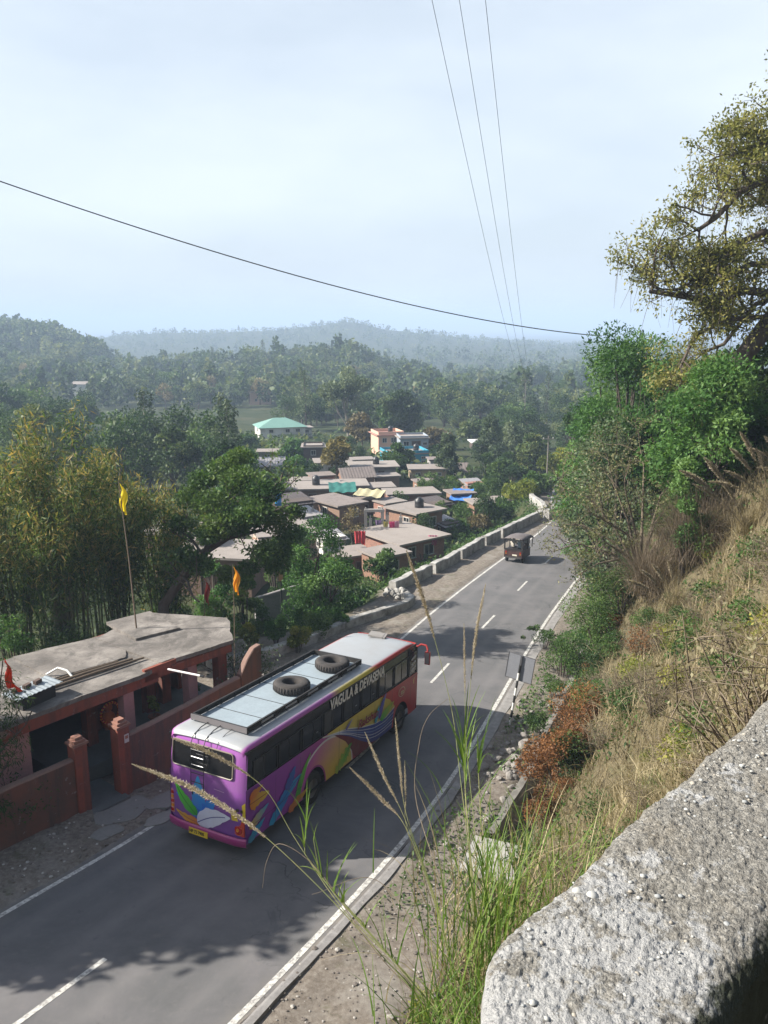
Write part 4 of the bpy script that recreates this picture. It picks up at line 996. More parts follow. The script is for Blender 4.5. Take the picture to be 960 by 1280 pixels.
FRAMEW = plain('window_frame', (.20,.16,.13), .7); FRAMEB = plain('window_frame_pale', (.45,.43,.40), .7); PANE = NT('pane').set((.015,.017,.02), .15); DOOR = plain('door_wood', (.07,.04,.03), .7)
def openings(parent, w, d, lst, h=9):
    top = max([z+oh for f, kd, u, z, ow, oh in lst] or [0]); q_ = min(1, (h-.4)/top) if top else 1
    lst = [(f, kd, u, z*q_, ow, oh*q_) for f, kd, u, z, ow, oh in lst]
    for f, kind, u, z, ow, oh in lst:
        R_ = Matrix.Rotation(math.pi/2*f, 4, 'Z'); half = (d if f % 2 == 0 else w)/2
        def bx(mb, cx, cy, cz, dx, dy, dz, m=0): mb.box((cx,cy,cz), (dx,dy,dz), m)
        mb = MB(); t = .07
        bx(mb, u-ow/2, -half-.02, z+oh/2, t, .09, oh+t); bx(mb, u+ow/2, -half-.02, z+oh/2, t, .09, oh+t); bx(mb, u, -half-.021, z+oh, ow, .088, t)
        if kind == 'window': bx(mb, u, -half-.035, z, ow+.12, .12, t); bx(mb, u, -half-.012, z+oh/2, .04, .06, oh)
        mb.xf(R_); o = mb.build(kind, FRAMEB if kind == 'window' else FRAMEW, parent)
        mb = MB(); bx(mb, u, -half-.004, z+oh/2, ow, .03, oh); mb.xf(R_); mb.build('pane' if kind == 'window' else 'door_leaf', PANE if kind == 'window' else DOOR, o)
def corr(mb, x0, x1, y0, y1, z0, z1, mat=0, n=24, amp=.03, th=.03):
    """corrugated sheet sloping in y"""
    xs = np.linspace(x0, x1, n*2+1); zz = amp*(np.arange(len(xs)) % 2)
    for dz in (0, -th):
        v = np.vstack([np.c_[xs, np.full_like(xs,y0), z0+zz+dz], np.c_[xs, np.full_like(xs,y1), z1+zz+dz]]); m = len(xs); i = np.arange(m-1)
        mb.add(v, np.stack([i, i+1, i+m+1, i+m], -1), mat)
HC = []
def house(label, px, Y, row, w, d, yaw, wall, roof='flat', rmat=None, ops=(), cat='house', name='house', group=None, over=.35, gz=None, parapet=0, h=None, store=1, thick=.16):
    b = gat(px, Y); gz = b[2] if gz is None else gz
    if h is None: h = ztop(row, Y) - gz
    HC.append((b[0], Y)); h = max(h, 1.6); t = thing(name, label, cat, (b[0], Y, gz), rad(yaw), group); rmat = rmat or R_CONC
    hw = h - (thick if roof in ('flat',) else 0)
    ev = hw if roof == 'flat' else (h-1.7 if roof == 'hip' else h-.9 if roof == 'gable' else h-.1)
    mb = MB(); mb.prism([(-w/2,-d/2),(w/2,-d/2),(w/2,d/2),(-w/2,d/2)], -2.5, ev, 0)
    if roof == 'gable':
        for s in (-1, 1):
            v = [(s*w/2,-d/2,ev),(s*w/2,d/2,ev),(s*w/2,0,h-.06)]; mb.add(v, [(0,1,2) if s > 0 else (0,2,1)], 0)
    mb.build('wall', wall, t)
    mb = MB()
    if roof == 'flat':
        rg_ = np.random.default_rng(int(px*7+Y)); e = lambda: over*rg_.uniform(.7,1.3)
        mb.prism([(-w/2-e(),-d/2-e()),(w/2+e(),-d/2-e()),(w/2+e(),d/2+e()),(-w/2-e(),d/2+e())], hw+.002, h, 0)
        if parapet:
            for cx, cy, dx, dy in ((0,-d/2+.05,w,.1),(0,d/2-.05,w,.1),(-w/2+.05,0,.1,d-.2),(w/2-.05,0,.1,d-.2)): mb.box((cx,cy,h+parapet/2), (dx,dy,parapet), 1)
    elif roof == 'gable':
        o = over
        for s in (-1, 1): corr(mb, -w/2-o, w/2+o, s*(d/2+o), 0, ev-.9*o/(d/2), h, 0, int(w*3))
    elif roof == 'hip':
        o = over; r = max(.1, w/2-d/2)
        B = [(-w/2-o,-d/2-o,ev),(w/2+o,-d/2-o,ev),(w/2+o,d/2+o,ev),(-w/2-o,d/2+o,ev),(-r,0,h),(r,0,h)]
        mb.add(B, [(0,1,5,4),(2,3,4,5),(1,2,5),(3,0,4),(3,2,1,0)], 0)
    elif roof == 'shed': corr(mb, -w/2-over, w/2+over, -d/2-over, d/2+over, h-.35, h+.1, 0, int(w*3))
    mb.build('roof', [rmat, wall], t)
    openings(t, w, d, ops, ev); return t
win = lambda f, u, z, w=.8, h=.9: (f, 'window', u, z, w, h)
dor = lambda f, u, w=.85, h=1.9: (f, 'door', u, 0.05, w, h)
TG = 'houses of the town below the road'
HS = {}
HS['terrace'] = house('brick house with broad flat pale terrace nearest the parapet', 503, 66, 665, 4.6, 5.2, 38, W_RED, 'flat', R_PALE, [win(0,.6,1.2,1.0,1.1), win(0,-1.2,1.2,.8,1.1), dor(3,0)], over=.5)
HS['brown'] = house('square brown brick house with flat grey slab behind the pale terrace', 519, 76, 634, 3.3, 3.9, 40, W_BRICK, 'flat', R_CONC, [win(0,.4,1.3), win(3,.6,1.3)])
HS['longb'] = house('long brown house with flat slab roof left of the concrete columns', 421, 82, 624, 3.2, 5.2, 40, W_MUD, 'flat', R_SLATE, [win(3,.2,1.3), win(0,.3,1.2)])
HS['thatch'] = house('mud house with dark pitched slate roof in mid town', 445, 102, 584, 4.0, 2.8, 18, W_BRICK, 'gable', R_SLATE, [dor(0,-.8)], over=.3)
HS['whiter'] = house('open house with wide pale flat roof behind the pitched mud house', 466, 110, 580, 5.6, 4.2, 10, W_GREY, 'flat', R_PALE, [win(0,-1.2,1.1), dor(0,.8)], over=.6)
HS['beige'] = house('low beige house with dark door below the turquoise house', 534, 113, 587, 4.9, 3.6, 4, W_BEIGE, 'flat', R_CONC, [win(0,-1.5,1.1,.6,.8), dor(0,-.2), win(0,1.4,1.1,.6,.8)])
HS['blue'] = house('bright turquoise house with flat roof at the top of town', 505, 128, 564, 6.6, 5.0, 14, W_BLUE, 'flat', R_CONC, [win(0,.4,1.4,1.6,1.0), win(0,2.4,2.0,.6,.7), win(0,2.4,.8,.6,.8), win(0,-1.8,1.2)], over=.15, parapet=.4)
HS['peach'] = house('two-storey peach and white house left of the grey-blue house', 484, 144, 541, 4.6, 5.0, 16, W_PEACH, 'flat', R_ROSE, [win(0,-1.2,1.0,.8,1.1), win(0,.2,1.0,.8,1.1), win(0,-1.2,3.6,.8,1.3), win(0,.4,3.6,.9,1.3), win(1,0,3.6)], over=.4, parapet=.5)
HS['lilac'] = house('grey-blue upper house with a deep veranda behind the turquoise house', 515, 140, 545, 4.8, 4.6, 8, W_LILAC, 'flat', R_PALE, [win(0,-1.4,3.6,.9,1.3), (0,'door',.3,3.0,1.5,2.0), win(0,1.8,3.8,.7,.8)], over=.3, parapet=.3)
HS['green'] = house('large white house with green hipped roof at the foot of the hill', 350, 176, 522, 9.6, 7.0, 18, W_WHITE, 'hip', R_GREEN, [win(0,1.0,2.0,.9,1.0), win(0,3.2,2.0,.9,1.0), win(0,-2.5,2.0,.9,1.0), win(3,0,2.0,.8,1.0)], over=.5)
house('small white-framed annexe beside the green-roofed house', 382, 178, 533, 2.2, 3.0, 18, W_WHITE, 'flat', R_PALE, [win(0,0,1.6,.8,1.0)])
house('grey house with shaded slate roof left of the bushy green trees', 337, 122, 571, 4.4, 4.0, 8, W_GREY, 'gable', R_TIN, [win(0,-.9,.9), win(0,.9,.9)], over=.4)
house('small grey flat-topped block just above the shaded slate roof', 338, 134, 566, 3.6, 3.0, 5, W_GREY, 'flat', R_CONC, [win(0,0,1.4)])
house('narrow dark two-storey house with pale roof edge', 392, 126, 556, 3.0, 4.0, 5, W_DARK, 'flat', R_PALE, [win(0,0,2.8,.7,1.0), win(0,-.6,.8)], parapet=.2)
house('white-walled house with patchy plaster behind the tan tree', 416, 114, 575, 4.6, 4.0, 10, W_WHITE, 'flat', R_CONC, [win(0,1.0,1.2), dor(0,-.4)])
house('low wide house with cluttered flat roof at left of town', 385, 91, 606, 6.4, 4.0, 6, W_MUD, 'flat', R_PALE, [win(0,-1.5,1.0), dor(0,.5)], over=.5)
house('low house with pale flat roof behind the teal tarpaulin', 428, 96, 603, 5.4, 4.0, 8, W_BRICK, 'flat', R_PALE, [dor(0,-1.)], over=.4)
house('small dark shed with sloping sheet roof beside the blue water barrel', 366, 79, 622, 3.0, 3.2, 30, W_DARK, 'shed', R_DTIN, [dor(0,-.5)], cat='shed', name='shed')
house('pale sheet-roofed shed in front of the dark shed', 379, 73, 640, 2.6, 3.0, 35, W_GREY, 'shed', R_TIN, [win(3,0,1.0)], cat='shed', name='shed')
house('long low brick house with clutter along its flat roof', 513, 91, 613, 5.4, 3.2, 10, W_RED, 'flat', R_CONC, [dor(0,1.6), win(0,-1.2,1.0)], over=.35)
house('low brick row house left of the long brick house', 468, 96, 606, 4.2, 3.0, 12, W_BRICK, 'flat', R_CONC, [win(0,0,1.0)], over=.3)
house('little open shed standing under the blue tarpaulin', 574, 93, 618, 2.4, 2.2, 15, W_MUD, 'flat', R_SLATE, [dor(0,0)], cat='shed', name='shed')
house('small brown hut beside the pale-topped stall near the road', 600, 86, 629, 2.2, 2.2, 15, W_BRICK, 'flat', R_CONC, [dor(0,0,.7,1.5)], cat='hut', name='hut')
house('low grey stall with flat slab left of the roadside bushes', 624, 87, 630, 2.6, 2.0, 10, W_GREY, 'flat', R_CONC, [(0,'door',0,.05,1.2,1.3)], cat='stall', name='stall')
house('tiny white-walled cottage among the trees right of the beige house', 575, 117, 588, 1.9, 2.4, 10, W_WHITE, 'gable', R_SLATE, [win(0,-.3,1.0,.5,.7)], over=.25)
house('long building with bright flat roof among the tall trees', 611, 152, 562, 6.6, 4.0, 4, W_DARK, 'flat', R_BRIGHT, [win(0,-1,1.0), win(0,1,1.0)])
house('low brick outhouse under the laundry in front of the terrace', 437, 62, 690, 2.8, 2.6, 25, W_RED, 'flat', R_CONC, [dor(0,.4,.8,1.6)], cat='outhouse', name='outhouse', over=.3)
house('squat brick room with slab top below the terrace edge', 481, 60, 688, 2.6, 2.4, 35, W_BRICK, 'flat', R_CONC, [win(0,0,1.0)], cat='outhouse', name='outhouse', over=.3)
house('long low house with sunlit pale roof behind the leaning tree', 268, 57, 684, 7.0, 4.5, -8, W_MUD, 'flat', R_PALE, [win(0,-2.0,1.1), dor(0,.3), win(0,2.0,1.1)], over=.4)
house('pale-roofed house hidden behind the bamboo and leaning tree', 236, 68, 660, 6.0, 4.0, -5, W_BRICK, 'flat', R_PALE, [win(0,0,1.1), win(0,2.2,1.1)], over=.4)
house('pinkish house with flat roof right of the leaning tree crown', 356, 64, 660, 4.2, 4.0, 20, W_PEACH, 'flat', R_CONC, [win(0,-.8,1.1), dor(0,.8)], over=.4)
SM = 'small brick dwellings packed in the lanes of the town'
for px, Y, row, w, d, yaw, wl, rf, lb in [(352,70,648,2.6,2.6,30,W_RED,R_CONC,'small brick dwelling left of the pale sheet-roofed shed'),(412,69,668,2.2,2.0,30,W_WHITE,R_TIN,'tiny whitewashed room with tin roof beside the paired columns'),(452,87,621,2.4,2.4,35,W_BRICK,R_SLATE,'small brown dwelling just behind the unfinished column frame'),
    (486,85,625,2.4,2.2,35,W_RED,R_CONC,'small brick dwelling between the frame and square brown house'),(545,87,632,2.2,2.6,35,W_DARK,R_DTIN,'dark sheet-roofed dwelling behind the square brown house'),(556,76,655,2.0,2.2,40,W_DARK,R_TIN,'low dark shanty below the square brown house on the right'),(482,105,597,3.0,2.4,15,W_MUD,R_CONC,'mud dwelling behind the long low brick house'),
    (402,103,592,2.8,2.6,20,W_RED,R_SLATE,'brick dwelling below the olive-yellow tree'),(378,101,598,2.6,2.2,10,W_MUD,R_CONC,'brown dwelling left of the olive-yellow tree'),(452,122,577,3.2,2.6,12,W_PEACH,R_CONC,'pinkish dwelling behind the open pale-roofed house'),(548,123,581,3.0,2.6,8,W_GREY,R_SLATE,'grey dwelling above the low beige house'),
    (340,66,668,2.6,2.6,25,W_MUD,R_CONC,'mud dwelling left of the pinkish flat-roofed house'),(590,101,608,2.2,2.0,20,W_RED,R_TIN,'small tin-roofed dwelling behind the blue tarpaulin'),(530,100,604,2.2,2.0,18,W_BRICK,R_SLATE,'brick dwelling right of the long low brick house')]:
    house(lb, px, Y, row, w, d, yaw, wl, 'shed' if rf in (R_TIN, R_DTIN) else 'flat', rf, [dor(0,-.3,.7,1.6), win(3,.1,1.0,.6,.7)], group=SM, over=.25)
TANK = plain('tank_black', (.02,.02,.022), .45)
for px, Y, row, lb in [(524,76,631,'black water tank on the square brown house'),(470,110,577,'black water tank on the open pale-roofed house'),(520,128,560,'black water tank on the turquoise house'),(395,91,602,'black water tank on the low wide house with cluttered roof'),(488,144,537,'black water tank on the peach house')]:
    x, y, z = at(px, row+1, Y); mb = MB(); mb.lathe([(0,-.25),(.42,-.25),(.44,-.2),(.43,.0),(.45,.04),(.43,.08),(.43,.35),(.45,.39),(.43,.43),(.42,.6),(.2,.75),(.16,.82),(0,.82)], (0,0,0), 20, 0); tag(mb.build('water_tank', TANK, None, smooth=True, loc=(x,y,z)), lb, 'water tank', 'black water tanks on roofs')
house('far hillside cottage with brown roof among the woods', 326, 300, 509, 7.5, 5.0, 6, W_PEACH, 'gable', R_SLATE, [win(0,-1.5,1.2), win(0,1.5,1.2)], h=5.5)
house('far hillside house with teal roof high in the woods', 338, 345, 486, 8.0, 6.0, 10, W_GREY, 'gable', R_GREEN, [win(0,0,1.2)], h=9)
house('tiny far white house on the hillside at left', 104, 330, 503, 6.0, 5.0, 0, W_WHITE, 'gable', R_PALE, [win(0,0,1.2)], h=7)
# things on and about the roofs
CONC = worn('column_concrete', (.36,.34,.32), (.26,.245,.23), 1.5, 14, .9, .3)
def column(label, px, Y, row0, row1, th=.28, name='concrete_column', mat=None, cat='column', group='bare concrete columns standing on the roofs'):
    x, _, z1 = at(px, row1, Y); z0 = ztop(row0, Y); mb = MB(); mb.box((0,0,(z1-z0)/2), (th,th,z1-z0), 0); mb.box((0,0,(z1-z0)+.12), (th*.4,th*.4,.3), 0)
    o = mb.build(name, mat or CONC, None, loc=(x,Y,z0)); tag(o, label, cat, group); return o
for px, r0, r1, lb in ((457,668,638,'leftmost of the pale columns on the unfinished frame above the terrace'),(463,668,648,'short column inside the left end of the unfinished frame'),(478,668,638,'right column of the unfinished frame above the terrace'),(484,668,644,'column just right of the unfinished frame above the terrace'),
                       (391,672,636,'left column of the pair standing before the long brown house'),(401,676,641,'right column of the pair standing before the long brown house'),(501,684,646,'tall slim column at the front corner of the pale terrace')):
    column(lb, px, 69 if px > 440 else 74, r0, r1)
x, _, z = at(468, 638, 69); mb = MB(); mb.box((0,0,0), (1.75,.3,.24), 0); tag(mb.build('concrete_beam', CONC, None, loc=(x,69,z)), 'concrete beam lying across two columns of the unfinished frame', 'beam')
def clothm(n, c): return worn(n, c, tuple(v*.7 for v in c), 3, 40, .9, .3)
def cloth_sheet(label, px, Y, r0, r1, wpx, mat, seed=0, name='laundry', group='washing hung out on the terrace'):
    w = pxm(wpx, Y); z0, z1 = ztop(r1, Y), ztop(r0, Y); h = z1-z0; x = at(px, r0, Y)[0]; n, m = 22, 10
    u = np.linspace(-.5,.5,n); v = np.linspace(0,1,m); U, V_ = np.meshgrid(u, v, indexing='ij')
    y = .10*np.sin(U*22+seed)*(.3+.7*V_) + fbm2(U*3, V_*2, 3, seed)*.06; zz = -V_*h*(1+.12*fbm2(U*4, U*0, 2, seed+3.)); xx = U*w*(1-.12*V_)
    mb = MB(); i = np.arange(n-1)[:,None]*m; j = np.arange(m-1)[None,:]; f = np.stack([i+j, i+m+j, i+m+j+1, i+j+1], -1).reshape(-1,4)
    mb.add(np.stack([xx, y, zz], -1).reshape(-1,3), f, 0); mb.add(np.stack([xx, y+.012, zz], -1).reshape(-1,3), f[:, ::-1], 0)
    return tag(mb.build(name, mat, None, smooth=True, loc=(x,Y,z1)), label, 'laundry', group)
cloth_sheet('large red cloth hung over the edge of the outhouse roof', 450, 63, 664, 680, 14, clothm('cloth_red', (.55,.06,.07)), 1)
cloth_sheet('bright pink cloth on the line above the terrace', 490, 67.5, 652, 666, 7, clothm('cloth_pink', (.65,.06,.20)), 2)
cloth_sheet('pale pink and white cloth on the line beside the tall slim column', 496, 67.5, 651, 663, 6, clothm('cloth_rose', (.66,.36,.46)), 3)
cloth_sheet('small yellow cloth on the line above the terrace', 482, 67.5, 652, 659, 6, clothm('cloth_yellow', (.55,.48,.14)), 4)
cloth_sheet('lilac cloth at the left end of the line', 473, 67.5, 650, 656, 8, clothm('cloth_lilac', (.34,.24,.42)), 5)
cloth_sheet('pink cloth hanging on the side wall of the terrace house', 541, 64.5, 669, 681, 11, clothm('cloth_wall', (.55,.16,.26)), 6)
mb = MB(); a, b = at(463, 649, 67.5), at(501, 651, 67.5); m_ = (a+b)/2; m_[2] -= .1; mb.tube([a,m_,b], .012, 4, 0); tag(mb.build('clothes_line', BLACK), 'sagging clothes line strung between columns over the terrace', 'line')
def tarp(label, px, Y, row, wpx, d, mat, tilt=.15, yaw=0):
    w = pxm(wpx, Y); c = at(px, row, Y); n, m = 24, 12; U, V_ = np.meshgrid(np.linspace(-.5,.5,n), np.linspace(-.5,.5,m), indexing='ij')
    z = V_*d*tilt + fbm2(U*5, V_*4, 3, px)*.12 - .12*np.cos(U*19)*.3; P = rot(np.stack([U*w, V_*d, z], -1).reshape(-1,3), yaw)
    mb = MB(); i = np.arange(n-1)[:,None]*m; j = np.arange(m-1)[None,:]; f = np.stack([i+j, i+m+j, i+m+j+1, i+j+1], -1).reshape(-1,4)
    mb.add(P, f, 0); mb.add(P-[0,0,.02], f[:, ::-1], 0); t = thing('tarpaulin', label, 'tarpaulin', c); mb.build('sheet', mat, t, smooth=True)
    g = ground_z(c[0], Y)
    for sx_ in (-.47,.47):
        for sy_ in (-.45,.45):
            q = rot([(sx_*w, sy_*d, 0)], yaw)[0]; mb = MB(); mb.tube([(q[0],q[1],g-c[2]-.3),(q[0],q[1],sy_*d*tilt-.06)], .04, 5, 0); mb.build('post', TWIG, t)
tarp('bright blue tarpaulin stretched over a shed near the road bushes', 577, 92.2, 618, 26, 3.2, clothm('tarp_blue', (.05,.20,.62)), .22, -.25)
tarp('teal tarpaulin awning over the lane in mid town', 428, 88, 609, 34, 2.4, clothm('tarp_teal', (.03,.16,.14)), .25, .1)
tarp('faded cream sheet awning right of the teal tarpaulin', 462, 86, 616, 36, 2.0, clothm('tarp_cream', (.46,.42,.26)), .2, -.3)
c = at(348, 632, 76); mb = MB(); mb.lathe([(0,0),(.30,0),(.31,.05),(.31,.35),(.325,.37),(.31,.39),(.31,.75),(.325,.77),(.31,.79),(.30,1.1),(.16,1.16),(0,1.16)], (0,0,0), 20, 0)
tag(mb.build('water_barrel', plain('barrel_blue',(.03,.22,.52),.4), smooth=True, loc=tuple(c)), 'blue plastic water barrel beside the small dark shed', 'barrel')
rgs = np.random.default_rng(44)
JUNK = [('bucket','grey bucket left on a roof in mid town'),('crate','wooden crate left on a roof in mid town'),('bundle','bundle of brushwood left on a roof in mid town')]
# ------------------------------------------------------------------ boundary wall below the kerb wall
p0, p1 = at(318, 745, 47), at(425, 716, 50)
wall_run('boundary_wall', 'long grey plastered boundary wall behind the bright green tree', 'wall', [(p0[0],47,p0[2]-2.2),(p1[0],50,p1[2]-2.0)], 2.1, .22, W_GREY, None, sink=2.0, seed=5, dh=.02)
c = at(353, 790, 44); mb = MB(); mb.tube([(0,0,-1),(0,0,3.1)], .05, 8, 0); t = thing('lamp_post', 'slim post with small brown box before the grey boundary wall', 'post', tuple(c)); mb.build('post', BLACK, t); mb = MB(); mb.box((0,0,3.25),(.24,.22,.42),0); mb.build('box', plain('box_brown',(.25,.15,.08),.7), t)

# ------------------------------------------------------------------ shrine beside the road
T0 = np.array([-10.09,19.16]); te = np.array([.627,.779]); tn = np.array([-.779,.627]); GZ = -13.42
def TP(t, n, z=0): p = T0 + te*t + tn*n; return (p[0], p[1], z)
SH = math.atan2(te[1], te[0])
def streaked(name, c1, c2, dirt):
    k = NT(name); mp_ = k.n('ShaderNodeMapping'); mp_.inputs['Scale'].default_value = (3.2,3.2,.35); k.l(k.tc.outputs['Object'], mp_.inputs[0])
    c = k.mix(k.ramp(k.noise(1.1, 7, .75), [(.35,0.),(.65,1.)]), c1, c2)
    c = k.mix(k.ramp(k.noise(1.0, 7, .7, mp_.outputs[0]), [(.48,0.),(.68,.8)]), c, dirt)
    c = k.mix(k.ramp(k.noise(2.3, 9, .8, dist=.6), [(.60,0.),(.64,.75)]), c, (.30,.25,.22))
    return k.set(c, .88, k.noise(24, 6, .75), .45, .02)
M_RED = streaked('shrine_red', (.26,.066,.038), (.17,.052,.036), (.075,.042,.034))
M_PINK = worn('shrine_pink', (.46,.235,.23), (.34,.18,.18), .9, 14, .8, .2, dirt=(.22,.14,.13))
M_WALL = streaked('shrine_wall', (.165,.066,.046), (.10,.062,.048), (.062,.050,.044))
M_FLOOR = worn('shrine_floor', (.14,.15,.15), (.08,.09,.09), 1.0, 12, .7, .2)
k = NT('old_slab'); c = k.ramp(k.noise(.7, 8, .72), [(.3,(.085,.075,.068)),(.5,(.175,.158,.143)),(.72,(.29,.265,.24))]); c = k.mix(k.ramp(k.noise(1.1, 8, .8, dist=.8), [(.46,0.),(.60,.8)]), c, (.075,.068,.062))
SLAB = k.set(c, .95, k.noise(16, 6, .8), .6, .03)
shr = thing('shrine', 'low red roadside shrine with pillared front and flat cement roof', 'shrine', TP(0,0,GZ), SH)
ROOFZ = 2.98
def slab(mb, poly, z0, z1, n=26, amp=.06, mat=0):
    """flat slab with a broken, uneven edge"""
    p = np.array(poly+[poly[0]], float); seg = np.r_[0, np.cumsum(np.hypot(*np.diff(p, axis=0).T))]; q = np.linspace(0, seg[-1], 160, endpoint=False)
    P = np.stack([np.interp(q, seg, p[:,i]) for i in (0,1)], -1) + np.stack([fbm2(q*2.2, q*0, 4, 1.), fbm2(q*2.2, q*0, 4, 7.)], -1)*amp
    mb.prism([tuple(v) for v in P], z0, z1, mat)
mb = MB(); slab(mb, [(-3.5,.82),(1.75,.86),(5.4,.84),(6.25,.92),(6.1,2.6),(5.2,4.6),(3.4,5.25),(-3.5,5.6)], ROOFZ-.13, ROOFZ)
slab(mb, [(6.0,.95),(8.75,.72),(10.1,2.55),(8.6,5.35),(5.9,4.5)], ROOFZ-.06, ROOFZ+.07)
slab(mb, [(3.2,2.6),(5.6,2.3),(6.3,3.4),(6.1,4.6),(3.3,5.2)], ROOFZ-.02, ROOFZ+.05)
slab(mb, [(6.6,3.2),(8.2,2.9),(8.6,5.2),(6.9,5.4)], ROOFZ+.05, ROOFZ+.16, amp=.03)
mb.build('roof', SLAB, shr)
mb = MB(); mb.box((1.2,.96,ROOFZ-.30), (9.2,.16,.33), 0); mb.box((5.9,.94,ROOFZ-.14), (1.2,.12,.42), 0); mb.box((7.5,.86,ROOFZ-.22), (2.4,.14,.26), 0, rz=-.04); mb.box((9.3,1.75,ROOFZ-.2), (.14,2.3,.26), 0, rz=-.7)
mb.build('fascia', M_RED, shr)
mb = MB(); mb.box((2.5,5.0,1.4), (12,.2,2.9), 0); mb.box((-3.4,3,1.4), (.2,4.2,2.9), 0); mb.box((1.6,3.2,1.4), (.16,3.4,2.9), 0); mb.box((8.6,4.4,1.4), (.16,1.6,2.9), 0)
mb.build('wall', M_RED, shr)
mb = MB(); mb.box((-.92,1.15,1.3), (5.0,.2,3.0), 0); mb.build('front_wall', M_PINK, shr)
for u, n_, m in ((4.72,1.1,M_PINK),(7.16,1.1,M_PINK),(6.5,2.5,M_RED),(8.48,1.15,M_RED),(4.25,2.5,M_RED),(7.6,3.2,M_RED)):
    mb = MB(); mb.box((u,n_,1.35), (.36,.34,2.75), 0); mb.box((u,n_,.12), (.46,.44,.30), 0); mb.build('pillar', m, shr)
mb = MB(); mb.box((6.0,3.0,.22), (6.8,3.6,.5), 0); mb.box((6.3,1.75,.55), (1.8,1.5,.40), 0); mb.box((3.0,.35,-.03), (1.3,1.6,.12), 0); mb.build('platform', M_FLOOR, shr)
# the orange idol niche with garlands
t = thing('idol', 'orange garlanded idol in the shade at the back of the shrine', 'idol', TP(5.17,2.9,GZ+.47), SH)
OR_ = worn('saffron', (.55,.13,.02), (.42,.06,.02), 6, 40, .7, .3); mb = MB(); mb.blob((0,0,.35), (.26,.2,.35), 0, seed=1, rough=.25); mb.blob((0,0,.78), (.16,.15,.17), 0, seed=2, rough=.15); mb.build('body', OR_, t, smooth=True)
mb = MB()
for q in range(40): a_ = q/40*6.283; mb.blob((.34*math.cos(a_), -.12, .62+.34*math.sin(a_)), (.05,.05,.05), q % 2, seed=q, rough=.4, sub=1)
mb.build('garland', [plain('marigold',(.75,.28,.02),.7), plain('red_flower',(.55,.03,.02),.7)], t)
mb = MB(); mb.box((0,.25,.1), (1.1,.2,1.6), 0); mb.build('niche', M_RED, t)
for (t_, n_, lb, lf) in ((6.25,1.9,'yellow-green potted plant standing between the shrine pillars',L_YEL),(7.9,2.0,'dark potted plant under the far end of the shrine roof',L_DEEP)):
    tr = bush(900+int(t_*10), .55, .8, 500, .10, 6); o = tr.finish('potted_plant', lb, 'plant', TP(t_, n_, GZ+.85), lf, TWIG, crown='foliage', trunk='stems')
    mb = MB(); mb.lathe([(0,-.38),(.14,-.38),(.19,-.05),(.21,-.05),(.21,0),(.17,0),(.16,-.04),(0,-.04)], (0,0,0), 18, 0); mb.build('pot', plain('terracotta',(.22,.085,.05),.85), o, smooth=True)
# walls and gate along the road
def wseg(label, t0, t1, z0, z1, th=.24, name='compound_wall', top=True):
    tt = np.linspace(t0, t1, 30); P = [(*TP(q,0)[:2],) for q in tt]; mb = MB(); n = 30
    zt = np.interp(tt, np.linspace(t0,t1,len(z1)), z1); w = fbm2(tt*2, tt*0, 3, t0)*.03
    A = np.array([TP(q,-th/2) for q in tt]); B = np.array([TP(q,th/2) for q in tt]); i = np.arange(n-1)
    rows = []
    for R_, z in ((A, np.full(n,GZ-1.2)), (A, zt+w-.02), (A+(B-A)*.12, zt+w+.02), (A+(B-A)*.88, zt+w+.02), (B, zt+w-.02), (B, np.full(n,GZ-1.2))): r = R_.copy(); r[:,2] = z; rows.append(r)
    for a in range(5): mb.add(np.vstack([rows[a], rows[a+1]]), np.stack([i, i+n, i+n+1, i+1], -1), 1 if a in (1,2,3) else 0)
    S = np.stack(rows, 0); mb.add(S[:,0], [tuple(range(6))], 0); mb.add(S[:,-1], [tuple(range(5,-1,-1))], 0)
    return tag(mb.build(name, [M_WALL, worn('wall_coping',(.24,.15,.12),(.14,.09,.075),1.5,14,.9,.4)]), label, 'wall', 'red walls round the shrine yard')
wseg('dark red compound wall left of the shrine gate', -7, 2.18, 0, (GZ+1.62,GZ+1.66,GZ+1.70))
wseg('dark red compound wall running right from the shrine gate behind the bus', 3.95, 8.3, 0, (GZ+1.72,GZ+1.85,GZ+2.05))
wseg('raised end of the red compound wall past the shrine', 8.34, 9.25, 0, (GZ+2.1,GZ+2.55,GZ+2.85,GZ+2.9))
for q, (tt, lb) in enumerate(((2.38,'red square gate post at the left of the shrine entrance'),(3.74,'red square gate post with a small white notice, right of the entrance'))):
    t = thing('gate_post', lb, 'gate post', TP(tt,0,GZ), SH, 'red gate posts of the shrine'); mb = MB(); mb.box((0,0,.6), (.38,.38,3.0), 0); mb.build('shaft', M_RED, t)
    mb = MB(); mb.box((0,0,2.13), (.46,.46,.07), 0); mb.box((0,0,2.20), (.34,.34,.08), 0); mb.box((0,0,2.28), (.22,.22,.08), 0); mb.build('cap', worn('cap_stone',(.30,.15,.11),(.18,.10,.08),3,14,.9,.3), t)
    if q: mb = MB(); mb.box((.09,-.196,1.72), (.15,.012,.26), 0); mb.box((.09,-.203,1.76), (.10,.006,.10), 1); mb.build('notice', [plain('notice_white',(.5,.47,.45),.6), plain('notice_mark',(.30,.12,.08),.6)], t)
mb = MB(); gz_ = [0,.02]; 
t = thing('gate', 'red sheet metal gate leaf standing open at the shrine entrance', 'gate', TP(2.62,.15,GZ), SH+rad(62)); mb.box((.30,0,1.15), (.60,.03,1.35), 0); mb.build('sheet', worn('gate_red',(.22,.02,.025),(.13,.015,.02),2,14,.5,.2), t)
mb = MB(); mb.tube([(0,0,.05),(0,0,1.9)], .03, 6, 0); mb.tube([(.60,0,.05),(.60,0,1.85)], .025, 6, 0); mb.tube([(0,0,.1),(.6,0,.1)], .02, 6, 0)
